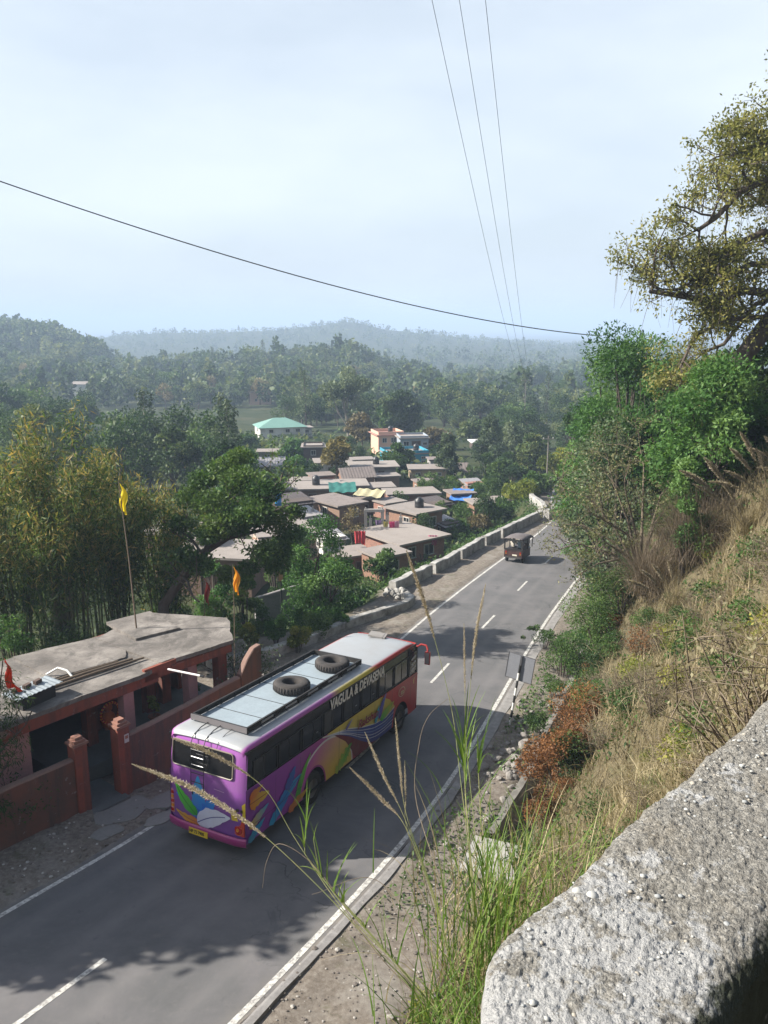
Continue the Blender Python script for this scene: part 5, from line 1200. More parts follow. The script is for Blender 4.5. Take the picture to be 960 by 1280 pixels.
for q in range(5): mb.tube([(.1*q+.1,0,.1),(.1*q+.1,0,.5)], .009, 5, 0)
mb.build('frame', plain('gate_frame',(.20,.05,.05),.5), t)
# paving scraps in front of the gate
mb = MB(); rgs = np.random.default_rng(3)
for t_, n_, a, b in ((3.2,-.9,1.7,1.1),(4.3,-1.3,1.5,.8),(2.2,-1.5,.9,.6),(3.6,-2.0,1.1,.5),(5.5,-1.0,1.0,.5)):
    q = np.linspace(0, 6.283, 22, endpoint=False); r = 1+.35*fbm2(np.cos(q)*1.5, np.sin(q)*1.5, 3, t_*9)
    P = [TP(t_+a/2*math.cos(x)*y, n_+b/2*math.sin(x)*y)[:2] for x, y in zip(q, r)]
    zz = [max(ground_z(*p), -13.7)+.018+.003*t_ for p in P]; mb.prism(P, np.array(zz)-.2, np.array(zz), 0)
tag(mb.build('paving', worn('broken_cement',(.24,.235,.22),(.15,.14,.13),1.2,12,.9,.3)), 'patches of broken pale cement on the ground before the shrine gate', 'paving', kind='structure')
mb = MB(); a, b = TP(-6,-.75), TP(2.3,-.95); 
mb.prism([TP(-6,-.75)[:2],TP(2.3,-.85)[:2],TP(2.3,-1.0)[:2],TP(-6,-.9)[:2]], GZ-.5, [GZ+.14,GZ-.0,GZ-.0,GZ+.14], 0); tag(mb.build('yard_kerb', worn('yard_kerb_cement',(.30,.29,.27),(.2,.19,.17),2,14,.9,.3)), kind='structure')
# loose things on the shrine roof
RZ_ = GZ+ROOFZ
BAMB = worn('bamboo_pole', (.16,.12,.085), (.09,.07,.05), 3, 20, .8, .3)
for q, (a, b, r, lb) in enumerate((((2.4,2.15),(5.6,1.95),.06,'thick dark bamboo pole lying across the shrine roof'),((2.7,1.95),(5.9,1.75),.045,'thin bamboo pole lying nearest the front edge of the roof'),((2.2,2.35),(5.2,2.15),.05,'bamboo pole lying furthest back in the bundle on the roof'))):
    A, B = TP(*a, RZ_+.08), TP(*b, RZ_+.075); mb = MB(); mb.tube([A, tuple((np.array(A)+B)/2+[0,0,.03]), B], [r, r*.95, r*.8], 8, 0); tag(mb.build('bamboo_pole', BAMB), lb, 'pole', 'bamboo poles on the shrine roof')
t = thing('tin_box', 'dark low box topped with a pale tin sheet at the left of the shrine roof', 'box', TP(2.1,1.62,RZ_), SH+.15); mb = MB(); mb.box((0,0,.18), (1.1,.5,.36), 0); mb.build('crate', plain('crate_dark',(.03,.03,.032),.8), t)
mb = MB(); corr(mb, -.75,.75,-.35,.35,.40,.44,0,10,.02,.015); mb.build('tin_sheet', worn('tin_pale',(.42,.47,.50),(.30,.32,.33),2,14,.4,.2,metal=.4), t)
for x_ in (-.45,-.1,.25): mb = MB(); mb.box((x_,.12,.50), (.24,.12,.10), 0, rz=.2); mb.build('brick', plain('old_brick',(.09,.06,.05),.9), t)
mb = MB(); mb.tube([TP(3.2,2.9,RZ_+.10),TP(3.45,2.65,RZ_+.30),TP(3.57,2.35,RZ_+.26),TP(3.6,2.0,RZ_+.05)], .035, 8, 0); tag(mb.build('pipe', plain('pipe_white',(.62,.62,.60),.4), smooth=True), 'bent white plastic pipe lying on the shrine roof', 'pipe')
mb = MB(); A, B = np.array(TP(6.06,.72,RZ_-.10)), np.array(TP(6.5,-.5,RZ_-.16)); mb.tube([A,B], .035, 8, 0); mb.tube([B-(B-A)*.1,B], .045, 8, 1); tag(mb.build('tube_light', [plain('tube_white',(.75,.72,.70),.3), BLACK]), 'white fluorescent tube on an arm sticking out from the shrine eave', 'lamp')
# flags
def flag(label, base, top, fpx, mat, hang, w, name='flag_pole', lean=None, r=.025, tri=False):
    t = thing(name, label, 'flag', tuple(base)); d = np.array(top)-np.array(base); mb = MB(); mb.tube([(0,0,-.2), d*.5+np.array([.03,0,0]), d], [r,r*.8,r*.5], 6, 0); mb.build('pole', BAMB, t)
    n, m = 12, 18; U, V_ = np.meshgrid(np.linspace(0,1,n), np.linspace(0,1,m), indexing='ij'); ww = w*(.12+.95*V_) if tri else w*(.25+.75*np.sin(np.pi*(.12+.75*V_)))
    x = .02+U*ww + .05*np.sin(V_*7); y = .09*np.sin(U*9+V_*4)*(.4+.6*V_); z = -V_*hang - U*hang*.18
    P = np.stack([x,y,z], -1).reshape(-1,3) + d*.985; i = np.arange(n-1)[:,None]*m; j = np.arange(m-1)[None,:]; f = np.stack([i+j, i+m+j, i+m+j+1, i+j+1], -1).reshape(-1,4)
    mb = MB(); mb.add(P, f, 0); mb.build('flag', mat, t, smooth=True); return t
YF = leafmat('flag_yellow', (.60,.45,.02), (.72,.55,.02), (.8,.62,.03), .4); OF = leafmat('flag_orange', (.75,.26,.02), (.8,.30,.02), (.82,.36,.03), .45); RF = leafmat('flag_red', (.55,.03,.015), (.6,.035,.02), (.65,.05,.02), .35); DF = leafmat('flag_maroon', (.20,.03,.03), (.24,.04,.035), (.3,.05,.04), .3)
b_ = np.array(TP(7.2,4.0,RZ_+.1)); flag('yellow flag on a tall leaning bamboo pole above the shrine roof', b_, at(148,601,b_[1]+.4), 0, YF, .95, .25, r=.03)
b_ = np.array([*at(291,800,31)[:2], -13.9]); flag('orange flag hanging from a pole behind the shrine roof', b_, at(291,706,31), 0, OF, 1.0, .24)
b_ = np.array([*at(254,800,33)[:2], -14.1]); flag('dark red flag hanging limp from a pole left of the orange flag', b_, at(255,722,33), 0, DF, 1.0, .2)
b_ = np.array(at(-8,905,20.4)); flag('red flag on a short pole at the left end of the shrine', b_, at(4,822,20.4), 0, RF, .8, .36, tri=True)
# slab and debris beyond the bus
sx_, sy_ = s2w(8.4,-5.6); t = thing('stone_slab', 'long pale stone slab propped beside the road behind the bus', 'slab', (sx_, sy_, ground_z(sx_,sy_)+.9), -HA+.25, None); t.rotation_euler = (-.08,.1,-HA+.2)
mb = MB(); mb.box((0,0,0), (.55,2.3,.14), 0); mb.build('top', R_PALE, t)
for y_ in (-.8,.8): mb = MB(); mb.box((0,y_,-.55), (.42,.25,.95), 0); mb.build('support', W_RED, t)
# litter and loose stones on the left verge
mb = MB(); rgs = np.random.default_rng(12); n = 700
s = rgs.uniform(-9, 6, n); l = lef(s) - rgs.uniform(.25, 2.5, n)
for a, b in zip(s, l):
    x, y = s2w(a, b); z = ground_z(x, y); r = rgs.uniform(.012,.05)*(1 if rgs.uniform() < .93 else 1.8); mb.blob((x,y,z+r*.3), (r*rgs.uniform(.7,1.4), r, r*.5), int(rgs.uniform() < .35), seed=int(rgs.integers(1e6)), rough=.4, sub=1)
tag(mb.build('gravel', [worn('gravel_dark',(.17,.15,.13),(.11,.10,.09),8,30,.9,.3), worn('gravel_pale',(.46,.44,.40),(.3,.28,.26),8,30,.9,.3)]), 'pale pebbles and litter scattered on the dirt verge by the compound wall', 'gravel', kind='stuff')

# ------------------------------------------------------------------ sign, rubble, poles, wires
bx_, by_ = 4.62, 27.76; bz_ = ground_z(bx_, by_)
t = thing('road_sign', 'grey back of a square road sign on a black and white striped post', 'sign', (bx_,by_,bz_), -HA); t.rotation_euler = (0, rad(7.5), -HA)
mb = MB()
for q in range(9): mb.tube([(0,0,-.3+.3*q if q else -.3),(0,0,.3*q)], .042, 10, q % 2)
mb.build('post', [plain('post_black',(.02,.02,.02),.6), plain('post_white',(.60,.60,.58),.6)], t)
mb = MB(); mb.box((0,.05,2.28), (.98,.012,.98), 0); pn = mb.build('panel', worn('sign_back',(.30,.31,.34),(.24,.25,.28),1.2,20,.45,.1,metal=.35), t)
mb = MB()
for a, b in (((-.49,1.79),(.49,1.79)),((-.49,2.77),(.49,2.77)),((-.49,1.79),(-.49,2.77)),((.49,1.79),(.49,2.77))):
    mb.tube([(a[0],.05,a[1]),(b[0],.05,b[1])], .017, 5, 0)
mb.box((0,.015,2.28), (.07,.06,.98), 0); mb.build('frame', plain('sign_frame',(.06,.06,.065),.6), pn)
STN = worn('loose_stone', (.27,.25,.23), (.16,.15,.14), 4, 25, .95, .4, dirt=(.10,.09,.08)); rgs = np.random.default_rng(17); st0 = None
for q in range(70):
    s, u = rgs.normal(9.5, 2.4), rgs.uniform(3.75, 5.1); s = min(max(s, 3.5), 14.5); x, y = s2w(s, u+float(cen(s))); z = ground_z(x, y); r = float(rgs.uniform(.06,.19))
    if q % 12 == 0:
        mb = MB(); mb.blob((0,0,0), (1,.8,.62), 0, seed=q+500, rough=.5, sub=2); o = mb.build('stone', STN); src = o
    else: o = src.copy(); COL.objects.link(o)
    o.location = (x, y, z+r*.25); o.scale = (r*rgs.uniform(.8,1.4), r, r); o.rotation_euler = (rgs.uniform(-.4,.4), rgs.uniform(-.4,.4), rgs.uniform(0,6.28))
    tag(o, 'rough grey stone in the rubble beside the striped sign post', 'stone', 'stones heaped beside the striped sign post')
cx_, cy_ = s2w(3.6, 6.0); mb = MB(); mb.box((0,0,0), (1.5,1.5,.16), 0, rz=-HA+.1); tag(mb.build('culvert_slab', worn('culvert_cement',(.38,.37,.35),(.26,.25,.23),1.4,16,.9,.3), None, loc=(cx_-.5,cy_-.1,float(zr(3.6))+.05)), 'pale concrete slab covering the mouth of the roadside drain', 'slab')
WOODP = worn('pole_wood', (.22,.20,.18), (.14,.12,.11), 2, 20, .9, .3)
def pole(label, px, Y, row, arm=1.4):
    b = gat(px, Y); h = ztop(row, Y)-b[2]; t = thing('utility_pole', label, 'utility pole', tuple(b), .2, 'power poles'); mb = MB(); mb.tube([(0,0,-.5),(0,0,h)], [.10,.07], 8, 0); mb.build('pole', WOODP, t)
    mb = MB(); mb.box((0,0,h-.35), (arm,.10,.10), 0); mb.build('crossarm', WOODP, t)
    for x in (-.42,0,.42): mb = MB(); mb.lathe([(0,0),(.05,0),(.06,.06),(.035,.1),(.05,.14),(0,.17)], (x*arm,0,h-.30), 8, 0); mb.build('insulator', plain('porcelain',(.4,.38,.36),.3), t)
    return b[0], Y, b[2]+h
pA = pole('slim power pole standing beside the far bend of the road', 683, 96, 545)
pB = pole('distant power pole standing among trees at the foot of the hill', 655, 190, 474, 2.4)
def wire(label, a, b, sag, r, r2=None):
    t = np.linspace(0,1,60)[:,None]; a, b = np.array(a), np.array(b); p = a+(b-a)*t; p[:,2] -= (4*sag*t*(1-t))[:,0]
    mb = MB(); mb.tube(p, np.linspace(r, r2 or r, 60), 5, 0, cap=False); return tag(mb.build('power_wire', plain('wire_dark',(.035,.035,.04),.6)), label, 'wire', 'overhead wires')
wire('thick dark wire sagging across the whole sky from the left edge', at(-120,184,30), at(752,420,60), 1.1, .022, .034)
for (a, s_), b, lb in (((510,0),(-1.0),'leftmost of the three thin wires climbing out of the top of the picture'),((552,2),(0),'middle one of the three thin wires climbing out of the top'),((592,4),(1.0),'rightmost of the three thin wires climbing out of the top')):
    wire(lb, at(a,-140,34), (pB[0]+b,pB[1],pB[2]), 2.0, .012, .022)
# ------------------------------------------------------------------ hills: far woods and single trees
rg = np.random.default_rng(5)
def wood_pts(n, y0, y1, p0, p1, pw=1.0):
    Y = (rg.uniform(0,1,n)*(y1**pw-y0**pw)+y0**pw)**(1/pw); px = rg.uniform(p0, p1, n)
    X = (px-480)/F*(cp*Y+4); return X, Y, px
TERR = [(470,120,345,2.2),(415,600,735,2.2)]           # strip fields: depth, columns, half depth
def clear(X, Y, px):
    ok = np.ones(len(X), bool)
    for yc, a, b, hw in [(236,112,350,50),(335,588,748,58)]:
        ok &= ~((np.abs(Y-yc) < hw) & (px > a) & (px < b))
    return ok
far = MB()
def far_tree(X, Y, hh, nq, q, wide=1.0):
    z = land(X, Y); n = len(X)
    for x, y, zz, h in zip(X, Y, z, hh):
        w = h*rg.uniform(.6,1.0)*wide; m = nq; tall = rg.uniform() < (.18 if wide == 1 else .06)
        if tall: w *= .55; h = h*1.25
        d = unit(rg.normal(size=(m,3))); lob = 1+.45*fbm3(d*1.9+rg.uniform(-99,99,3), 2)
        r = (.55+.45*rg.uniform(0,1,m)**.5)*lob
        P = np.c_[x + d[:,0]*r*w/2, y + d[:,1]*r*w/2, zz + h*.56 + d[:,2]*r*h*.45]
        leaves(far, P, h*q, rg, .4, d, .75, 0, 0, np.clip(rg.normal(.46,.24),.08,.92))
X, Y, px = wood_pts(2100, 560, 1900, -60, 860, 1.3); far_tree(X, Y, np.where(Y > 950, rg.uniform(4,10,len(X)), rg.uniform(4,14,len(X))), 42, .22, 1.3)
X, Y, px = wood_pts(520, 1150, 1480, -60, 780, 1.0); far_tree(X, Y, rg.uniform(4,9,len(X)), 36, .22, 1.5)
X, Y, px = wood_pts(420, 540, 680, -60, 135, 1.0); far_tree(X, Y, rg.uniform(8,15,len(X)), 80, .16, 1.2)
X, Y, px = wood_pts(1500, 250, 600, -80, 860, 1.1); m = clear(X, Y, px); far_tree(X[m], Y[m], rg.uniform(4,12.5,m.sum()), 110, .15)
tag(far.build('far_woods', L_BLUE), 'unbroken green woods covering the hazy hills behind the town', 'woods', kind='stuff')
# single trees one can tell apart on the nearer slopes
kinds = [('round_tree', 'dark green round-crowned tree in the woods on the slope beyond the town', L_DEEP, round_tree(101, 11, 10, 1900, .62, .7, nl=13)),
         ('round_tree', 'mid green bushy tree in the woods on the slope beyond the town', L_BLUE, round_tree(102, 10, 10.5, 1900, .6, .7, nl=12)),
         ('round_tree', 'dull tan-leaved tree in the woods on the slope beyond the town', L_TAN, round_tree(103, 9, 8, 1200, .5, .7, nl=12)),
         ('tall_tree', 'tall slim grey-green tree in the woods on the slope beyond the town', L_GREY, tall_tree(104, 14, 6, 1200, .5)),
         ('round_tree', 'fresh green spreading tree in the woods on the slope beyond the town', L_MID, round_tree(105, 10, 11, 1900, .6, .7, nl=14))]
X, Y, px = wood_pts(460, 188, 500, 0, 850, 1.1); m = clear(X, Y, px); X, Y, px = X[m][:250], Y[m][:250], px[m][:250]
Z = land(X, Y); first = {}
for x, y, z in zip(X, Y, Z):
    q = int(rg.choice(5, p=[.2,.36,.09,.12,.23])); nm, lb, lf, tr = kinds[q]; sc = float(rg.uniform(.65,1.15)); rz = float(rg.uniform(0,6.28))
    if q not in first: first[q] = tr.finish(nm, lb, 'tree', (x,y,z), lf, BARK, rz, 'trees in the woods beyond the town', sc)
    else: dup(first[q], (x,y,z), rz, sc)
# strip fields on the terraces
fm = worn('field_green', (.20,.22,.085), (.13,.16,.06), .15, 2, .95, .2)
def field(yc, p0, p1, row0, row1, label):
    mb = MB(); n = 40; pp = np.linspace(p0, p1, n); a, b = [], []
    wob = fbm2(pp*.03, 0*pp, 3, yc)*1.5
    for q, w in zip(pp, wob):
        e = 1-abs((q-p0)/(p1-p0)*2-1)**6
        for lst, row in ((a, row0+w), (b, row0+w+(row1-row0)*(.25+.75*e))):
            Yy = yc + (row0+w-row)*1.6; x = (q-480)/F*(cp*Yy+4); lst.append((x, Yy, ztop(row, Yy)))
    a, b = np.array(a), np.array(b); i = np.arange(n-1)
    lo = b.copy(); lo[:,2] -= 6; lo[:,1] += .3
    mb.add(np.vstack([a,b]), np.stack([i, i+n, i+n+1, i+1], -1), 0); mb.add(np.vstack([b,lo]), np.stack([i, i+n, i+n+1, i+1], -1), 1)
    bk = a.copy(); bk[:,2] -= 2; bk[:,1] += 12; mb.add(np.vstack([bk,a]), np.stack([i, i+n, i+n+1, i+1], -1), 1)
    tag(mb.build('terrace_field', [fm, fbank]), label, 'field', kind='structure')
fbank = worn('field_bank', (.05,.07,.025), (.09,.09,.04), .2, 2, .95, .3)
field(288, 135, 350, 513.5, 517.5, '')
field(398, 590, 748, 485, 489, '')
field(352, 600, 735, 496.5, 499, '')
# ------------------------------------------------------------------ haze over the valley
def haze_box(density):
    m = bpy.data.materials.new('haze_air'); m.use_nodes = True; t = m.node_tree; t.nodes.clear()
    o = t.nodes.new('ShaderNodeOutputMaterial'); v = t.nodes.new('ShaderNodeVolumePrincipled'); t.links.new(v.outputs[0], o.inputs['Volume'])
    v.inputs['Color'].default_value = (.58,.75,1.0,1); v.inputs['Density'].default_value = density; v.inputs['Anisotropy'].default_value = .0
    mb = MB(); zb = float(Z_.min())-2; mb.box((0,0,(70+zb)/2), (30000,30000,70-zb), 0); tag(mb.build('haze', m), kind='stuff')
haze_box(.00060)

# ------------------------------------------------------------------ trees and bushes of the town
def town(label, px, Y, row, wpx, kind, leaf, seed, n=2600, size=None, bark=None, group=None, base=None, low=.2, cat='tree'):
    b = gat(px, Y) if base is None else np.array(base); h = max(1.0, ztop(row, Y)-b[2]); w = pxm(wpx, Y); size = size or max(.10, .0042*Y)
    nm = {'round':'round_tree','tall':'tall_tree','bush':'bush'}[kind]
    t = round_tree(seed, h, w, n, size, .55, low, 30 if n > 8000 else 16) if kind == 'round' else tall_tree(seed, h, w, n, size) if kind == 'tall' else bush(seed, w, h, n, size)
    return t.finish(nm, label, cat if kind != 'bush' else 'bush', tuple(b), leaf, bark or BARK)
town('fresh green young tree standing by the curved kerb wall, nearest of the town trees', 404, 43.5, 640, 96, 'round', L_BRIGHT, 201, 22000, .15, low=.05)
town('pale feathery tall tree rising above the pitched mud house', 436, 168, 457, 66, 'round', L_GREY, 202, 5200, .55, BARKP, low=.25)
town('round tan-brown tree behind the white-walled house', 453, 152, 520, 44, 'round', L_TAN, 203, 3200)
town('olive-yellow tree in front of the white-walled house', 421, 106, 546, 46, 'round', L_OLIVE, 204, 3000, low=.4)
town('dark green tree before the turquoise house', 496, 119, 556, 38, 'round', L_MID, 205, 3200, low=.1)
town('tall conical pale green tree right of the turquoise house', 558, 113, 541, 36, 'tall', L_GREY, 206, 4200, .4)
town('tall wispy tree among the grove beyond the blue tarpaulin', 612, 126, 521, 46, 'tall', L_GREY, 207, 4200, .45, BARKP)
town('tall thin pale-trunked tree right of the wispy tree in the grove', 640, 132, 528, 50, 'tall', L_GREY, 208, 4200, .45, BARKP)
town('broad dull green tree at the right end of the grove', 664, 120, 545, 52, 'round', L_BLUE, 209, 3600)
town('dense dark tree low in the grove beyond the road bushes', 632, 108, 575, 46, 'round', L_DEEP, 210, 3200, low=.1)
town('mid green tree behind the bright-roofed building in the grove', 590, 160, 520, 44, 'round', L_BLUE, 211, 3000)
town('bushy bright green tree left of the narrow dark house', 370, 132, 549, 36, 'round', L_BRIGHT, 212, 3200, low=.05)
town('fresh green rounded bush-like tree below the narrow dark house', 372, 110, 573, 44, 'round', L_BRIGHT, 213, 3400, low=.02)
town('small pale green tree left of the white green-roofed house', 306, 150, 546, 34, 'round', L_MID, 214, 2400, low=.1)
town('large dark green tree standing behind the peach house', 505, 172, 491, 54, 'round', L_BLUE, 215, 4200)
town('smaller round green tree just left of the large dark tree', 482, 182, 500, 30, 'round', L_MID, 216, 2400)
town('brownish round tree right of the grey-blue house', 543, 150, 539, 42, 'round', L_TAN, 217, 3000, low=.15)
town('dark tree filling the gap right of the turquoise house', 548, 138, 560, 36, 'round', L_DEEP, 218, 2600, low=.05)
town('dark rounded tree standing far behind the leaning tree', 284, 82, 545, 54, 'round', L_DEEP, 219, 4400)
town('bright green tree behind the long pale-roofed house', 305, 74, 556, 64, 'round', L_BRIGHT, 220, 5200)
town('green tree between the pinkish house and the slate-roofed house', 332, 88, 588, 52, 'round', L_MID, 221, 4000, low=.1)
town('dusky green tree beyond the bamboo at left', 215, 96, 530, 60, 'round', L_BLUE, 222, 3600)
town('broad green tree beyond the bamboo near the left edge', 60, 100, 505, 80, 'round', L_BLUE, 223, 4200)
town('mid green tree seen over the middle of the bamboo', 160, 120, 520, 70, 'round', L_BLUE, 224, 3600)
town('tan leafed tree over the bamboo below the terrace field', 255, 110, 548, 50, 'round', L_TAN, 225, 2600)
town('pale plastered-looking grey shrub tree on the terrace edge', 597, 190, 500, 30, 'round', L_GREY, 226, 2400, low=.1)
town('sprawling twiggy tree with pink blossom above the red cloth', 440, 67, 632, 34, 'round', L_TAN, 227, 700, .16, low=.3)
BG = 'bushes below the parapet'
for i, (px, Y, row, w, lf, lb) in enumerate([(480,57,674,46,L_MID,'broad-leaved green bush in front of the squat brick room'),(462,50,722,50,L_MID,'bright oleander-like bush at the start of the parapet'),
    (440,47,745,44,L_BRIGHT,'low leafy bush beside the young green tree at the kerb wall'),(500,55,700,30,L_DEEP,'dark small bush in the gap below the first parapet block'),
    (570,76,650,48,L_MID,'green bush right of the square brown house'),(545,84,640,26,L_TAN,'dry tan bush behind the second parapet block'),(600,78,648,44,L_TAN,'dull brownish bush below the long parapet'),
    (628,84,625,52,L_MID,'green bush below the low grey stall'),(650,86,604,52,L_YEL,'tall yellow-green bush against the long parapet'),(668,90,592,46,L_MID,'thick green bush at the far end of the long parapet'),
    (616,104,592,44,L_DEEP,'dark round bush left of the pale grove trunk'),(598,98,606,34,L_MID,'round mid green bush behind the blue tarpaulin'),(700,104,560,50,L_YEL,'leafy yellow-green bush around the slim power pole'),(722,108,545,60,L_MID,'green bush on the outside of the far bend')]):
    town(lb, px, Y, row, w, 'bush', lf, 240+i, 2600, None, group=BG)
for i, (px, Y, row, w, lf, lb) in enumerate([(345,36,758,40,L_BRIGHT,'bright green bush in the hollow behind the stone slab'),(372,35,770,34,L_YEL,'yellow-green weeds beside the bright bush behind the bus'),(330,38,742,36,L_MID,'green bush against the left part of the grey boundary wall'),
    (398,37.5,765,40,L_MID,'leafy bush at the foot of the young green tree'),(420,39,758,30,L_BRIGHT,'small fresh bush between young tree and curved kerb'),(270,33,735,60,L_MID,'green undergrowth behind the shrine below the orange flag'),(232,32,742,40,L_BRIGHT,'fresh green bush under the leaning trunk behind the shrine'),
    (312,35,760,30,L_YEL,'yellowish weed bush at the right end of the shrine roof')]):
    town(lb, px, Y, row, w, 'bush', lf, 270+i, 3200, .11)
b = TP(9.6,.9,GZ); t = Tree(290)
for a in range(7): t.limb(b*np.array([0,0,0]), (math.cos(a)*.35, math.sin(a)*.35, 1), 1.9, .03, 2, .3, 3, .3)
t.crown(1700, .09, .28, 1, asp=.55); t.finish('flowering_shrub', 'tall grey-green shrub growing in the corner of the shrine wall', 'shrub', b, L_GREY)
t = Tree(291)
for a in range(6): t.limb((0,0,0), (math.cos(a*1.1)*.5, math.sin(a*1.1)*.5, 1), 1.0, .02, 2, .3, 3, .3)
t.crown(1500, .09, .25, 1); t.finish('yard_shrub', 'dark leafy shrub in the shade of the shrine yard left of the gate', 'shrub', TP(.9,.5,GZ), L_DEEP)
t = Tree(292); t.limb((0,0,0), (-.05,-.03,1), 2.6, .06, 3, .2, 4, .25, .6, .9); t.crown(5200, .16, .38, 1, asp=.14, droop=1.2)
t.finish('young_pine', 'dark drooping fine-leaved young tree at the left end of the shrine', 'tree', (-10.55,20.1,GZ-.1), L_DEEP)

# leaning tree behind the shrine
L_LEAN = leafmat('leaf_leaning_tree', (.016,.044,.013), (.048,.100,.026), (.110,.165,.046), .38)
t = Tree(301); b = np.array([*at(200,776,35)[:2], -15.2]); pts = [np.array(at(px, py, Y))-b for px, py, Y in ((196,790,35),(205,755,35),(228,722,35.2),(252,692,35.6),(285,672,36),(330,662,36.4))]; pts[0][2] = -.3
t.w.tube(pts, [.26,.24,.21,.18,.13,.07], 9, cap=False)
for i in (2,3,3,4,4,5,5): t.limb(pts[i], unit(t.rg.normal(size=3)*[.8,.6,.4]+[.35,0,.75]), t.rg.uniform(1.8,2.9), .07, 2, .25, 3, .3, .62, .8)
L = [(np.array(at(px,py,Y))-b, (pxm(r,Y),)*2+(pxm(r*.7,Y),)) for px, py, Y, r in ((300,600,37,26),(330,615,36,24),(265,630,36,26),(345,650,36,24),(300,650,35.5,28),(240,620,37,22),(280,585,38,20),(350,690,36,18),(262,668,35,18),(330,690,35,22),(225,655,36,16),(370,640,37,14),(310,710,35.4,16),(250,705,35,20),(285,718,35,17),(345,705,35.4,20),(232,692,34.8,16),(362,668,36,20),(275,655,35,24),(318,640,35,24),(300,570,38,16),(252,600,37,18))]
t.lobes(L, 24000, .16, .5, shell=.2); t.crown(2500, .17, .5, 1)
t.finish('leaning_tree', 'dark tree with strongly leaning trunk and spreading crown behind the shrine', 'tree', tuple(b), L_LEAN)

# bamboo
def bamboo(seed, n, h, spread, leafn, lsize=.26):
    t = Tree(seed); rg = t.rg
    for i in range(n):
        a = rg.uniform(0,6.283); r0 = rg.uniform(0,.5)*spread*.3; H = h*rg.uniform(.55,1.05); out = rg.uniform(.12,.42)*spread
        tt = np.linspace(0,1,12); arc = tt**2.3
        P = np.stack([math.cos(a)*(r0+out*arc), math.sin(a)*(r0+out*arc), H*(tt - .20*tt**4*out/spread*2)], -1) + np.array([0,0,-.3])
        t.w.tube(P, np.linspace(.05,.008,12), 5, cap=False)
        m = leafn//n; q = rg.beta(2.4,1.3,m)*.72+.28; x = q*11; k_ = np.clip(x.astype(int),0,10); f = (x-k_)[:,None]
        C = P[k_]*(1-f)+P[k_+1]*f
        cl = rg.integers(0, 22, m); tuft = rg.normal(size=(22,3))*np.array([.55,.55,.25]); C = C + tuft[cl]*(.4+.9*(1-q))[:,None] + rg.normal(size=(m,3))*np.array([.22,.22,.20])
        C[:,2] -= rg.uniform(0,.5,m)
        leaves(t.c, C, lsize, rg, .1, None, .15, 0, .9, np.clip(rg.normal(.16 + .56*q**2.6, .24),0.02,.98))
    return t
bb = [(88,34,486,5.4,26,13000),(22,35,535,5.0,22,9500),(150,36,548,4.6,20,9500),(-40,33,520,5.0,20,5500),(205,38,560,4.2,16,7500),(55,40,515,5.0,16,7000),(122,41,530,5.0,14,6000)]
bl_ = ['tallest bamboo clump with yellowing tops behind the left of the shrine','bamboo clump at the left edge behind the shrine roof','bamboo clump right of the tallest one behind the shrine','bamboo clump leaning in from beyond the left edge','bamboo clump furthest right, next to the leaning trunk','taller bamboo clump in the second row near the left edge','bamboo clump in the second row behind the yellow flag']
for i, ((px, Y, row, sp_, n, ln), lb) in enumerate(zip(bb, bl_)):
    x = (px-480)/F*(cp*Y+3); z = ground_z(x, Y); bamboo(320+i, n, ztop(row, Y)-z, sp_, ln, .26+.002*Y).finish('bamboo_clump', lb, 'bamboo', (x,Y,z), L_BAMB, BAMBG, crown='foliage', trunk='culms', group='bamboo clumps behind the shrine')
for a in [('fresh green leafy tree under the leaning tree, before the low house',272,47,690,60,'round',L_BRIGHT,351,5200,.15),('dark bushy tree between the leaning trunk and the bamboo',222,44,668,56,'round',L_DEEP,352,5200,.16),('mid green tree before the pinkish flat-roofed house',345,52,668,48,'round',L_MID,353,5200,.16),
          ('small fresh tree left of the grey boundary wall',308,42,712,44,'round',L_MID,354,4200,.14),('dusky tree in front of the pale-roofed house at left',250,58,640,60,'round',L_BLUE,355,5200,.2),('leafy green tree left of the paired columns',372,62,655,44,'round',L_MID,356,4200,.18)]:
    town(a[0], *a[1:8], a[8], a[9], low=.05)
town('fresh green bush in front of the bamboo at the left edge', 15, 31, 745, 60, 'bush', L_BRIGHT, 340, 2600, .12)
town('low dark bush at the foot of the bamboo behind the roof', 80, 32.5, 765, 80, 'bush', L_DEEP, 341, 2600, .12)
town('leafy bush behind the back edge of the shrine roof', 150, 33, 755, 60, 'bush', L_DEEP, 342, 2600, .12)
# tree just off to the left whose shade falls over the road
round_tree(350, 9.6, 7.4, 22000, .34, .6, .38, 20).finish('shade_tree', 'broad tree off to the left of the shrine shading the near road', 'tree', (-16.8,17.4,ground_z(-16.8,17.4)), L_DEEP)

# ------------------------------------------------------------------ right-hand slope: trees
def big_limbs(t, b, paths, r0):
    for path, r in paths:
        P = [np.array(at(*p))-b for p in path]; t.w.tube(P, np.linspace(r, r*.45, len(P)), 8, cap=False)
        for i in range(1, len(P)):
            for q in range(3 if i < len(P)-1 else 4):
                d = unit((P[i]-P[i-1]) + t.rg.normal(size=3)*.9*np.linalg.norm(P[i]-P[i-1])); t.limb(P[i]+(P[i-1]-P[i])*t.rg.uniform(0,.8), d, t.rg.uniform(1.1,2.0), r*.3, 2, .12, 3, .45, .66, .85, 5)
b = gat(886, 33.5); t = Tree(401); Yb = 33.5
P = [np.array(at(px,py,Y))-b for px, py, Y in ((886,600,33.5),(886,540,33.5),(905,480,33.4),(945,425,33.2),(985,370,33),(1025,300,32.8),(1060,220,32.6))]; P[0] = np.array([0,0,-.8])
t.w.tube(P, [.55,.45,.40,.36,.32,.28,.2], 12, cap=False)
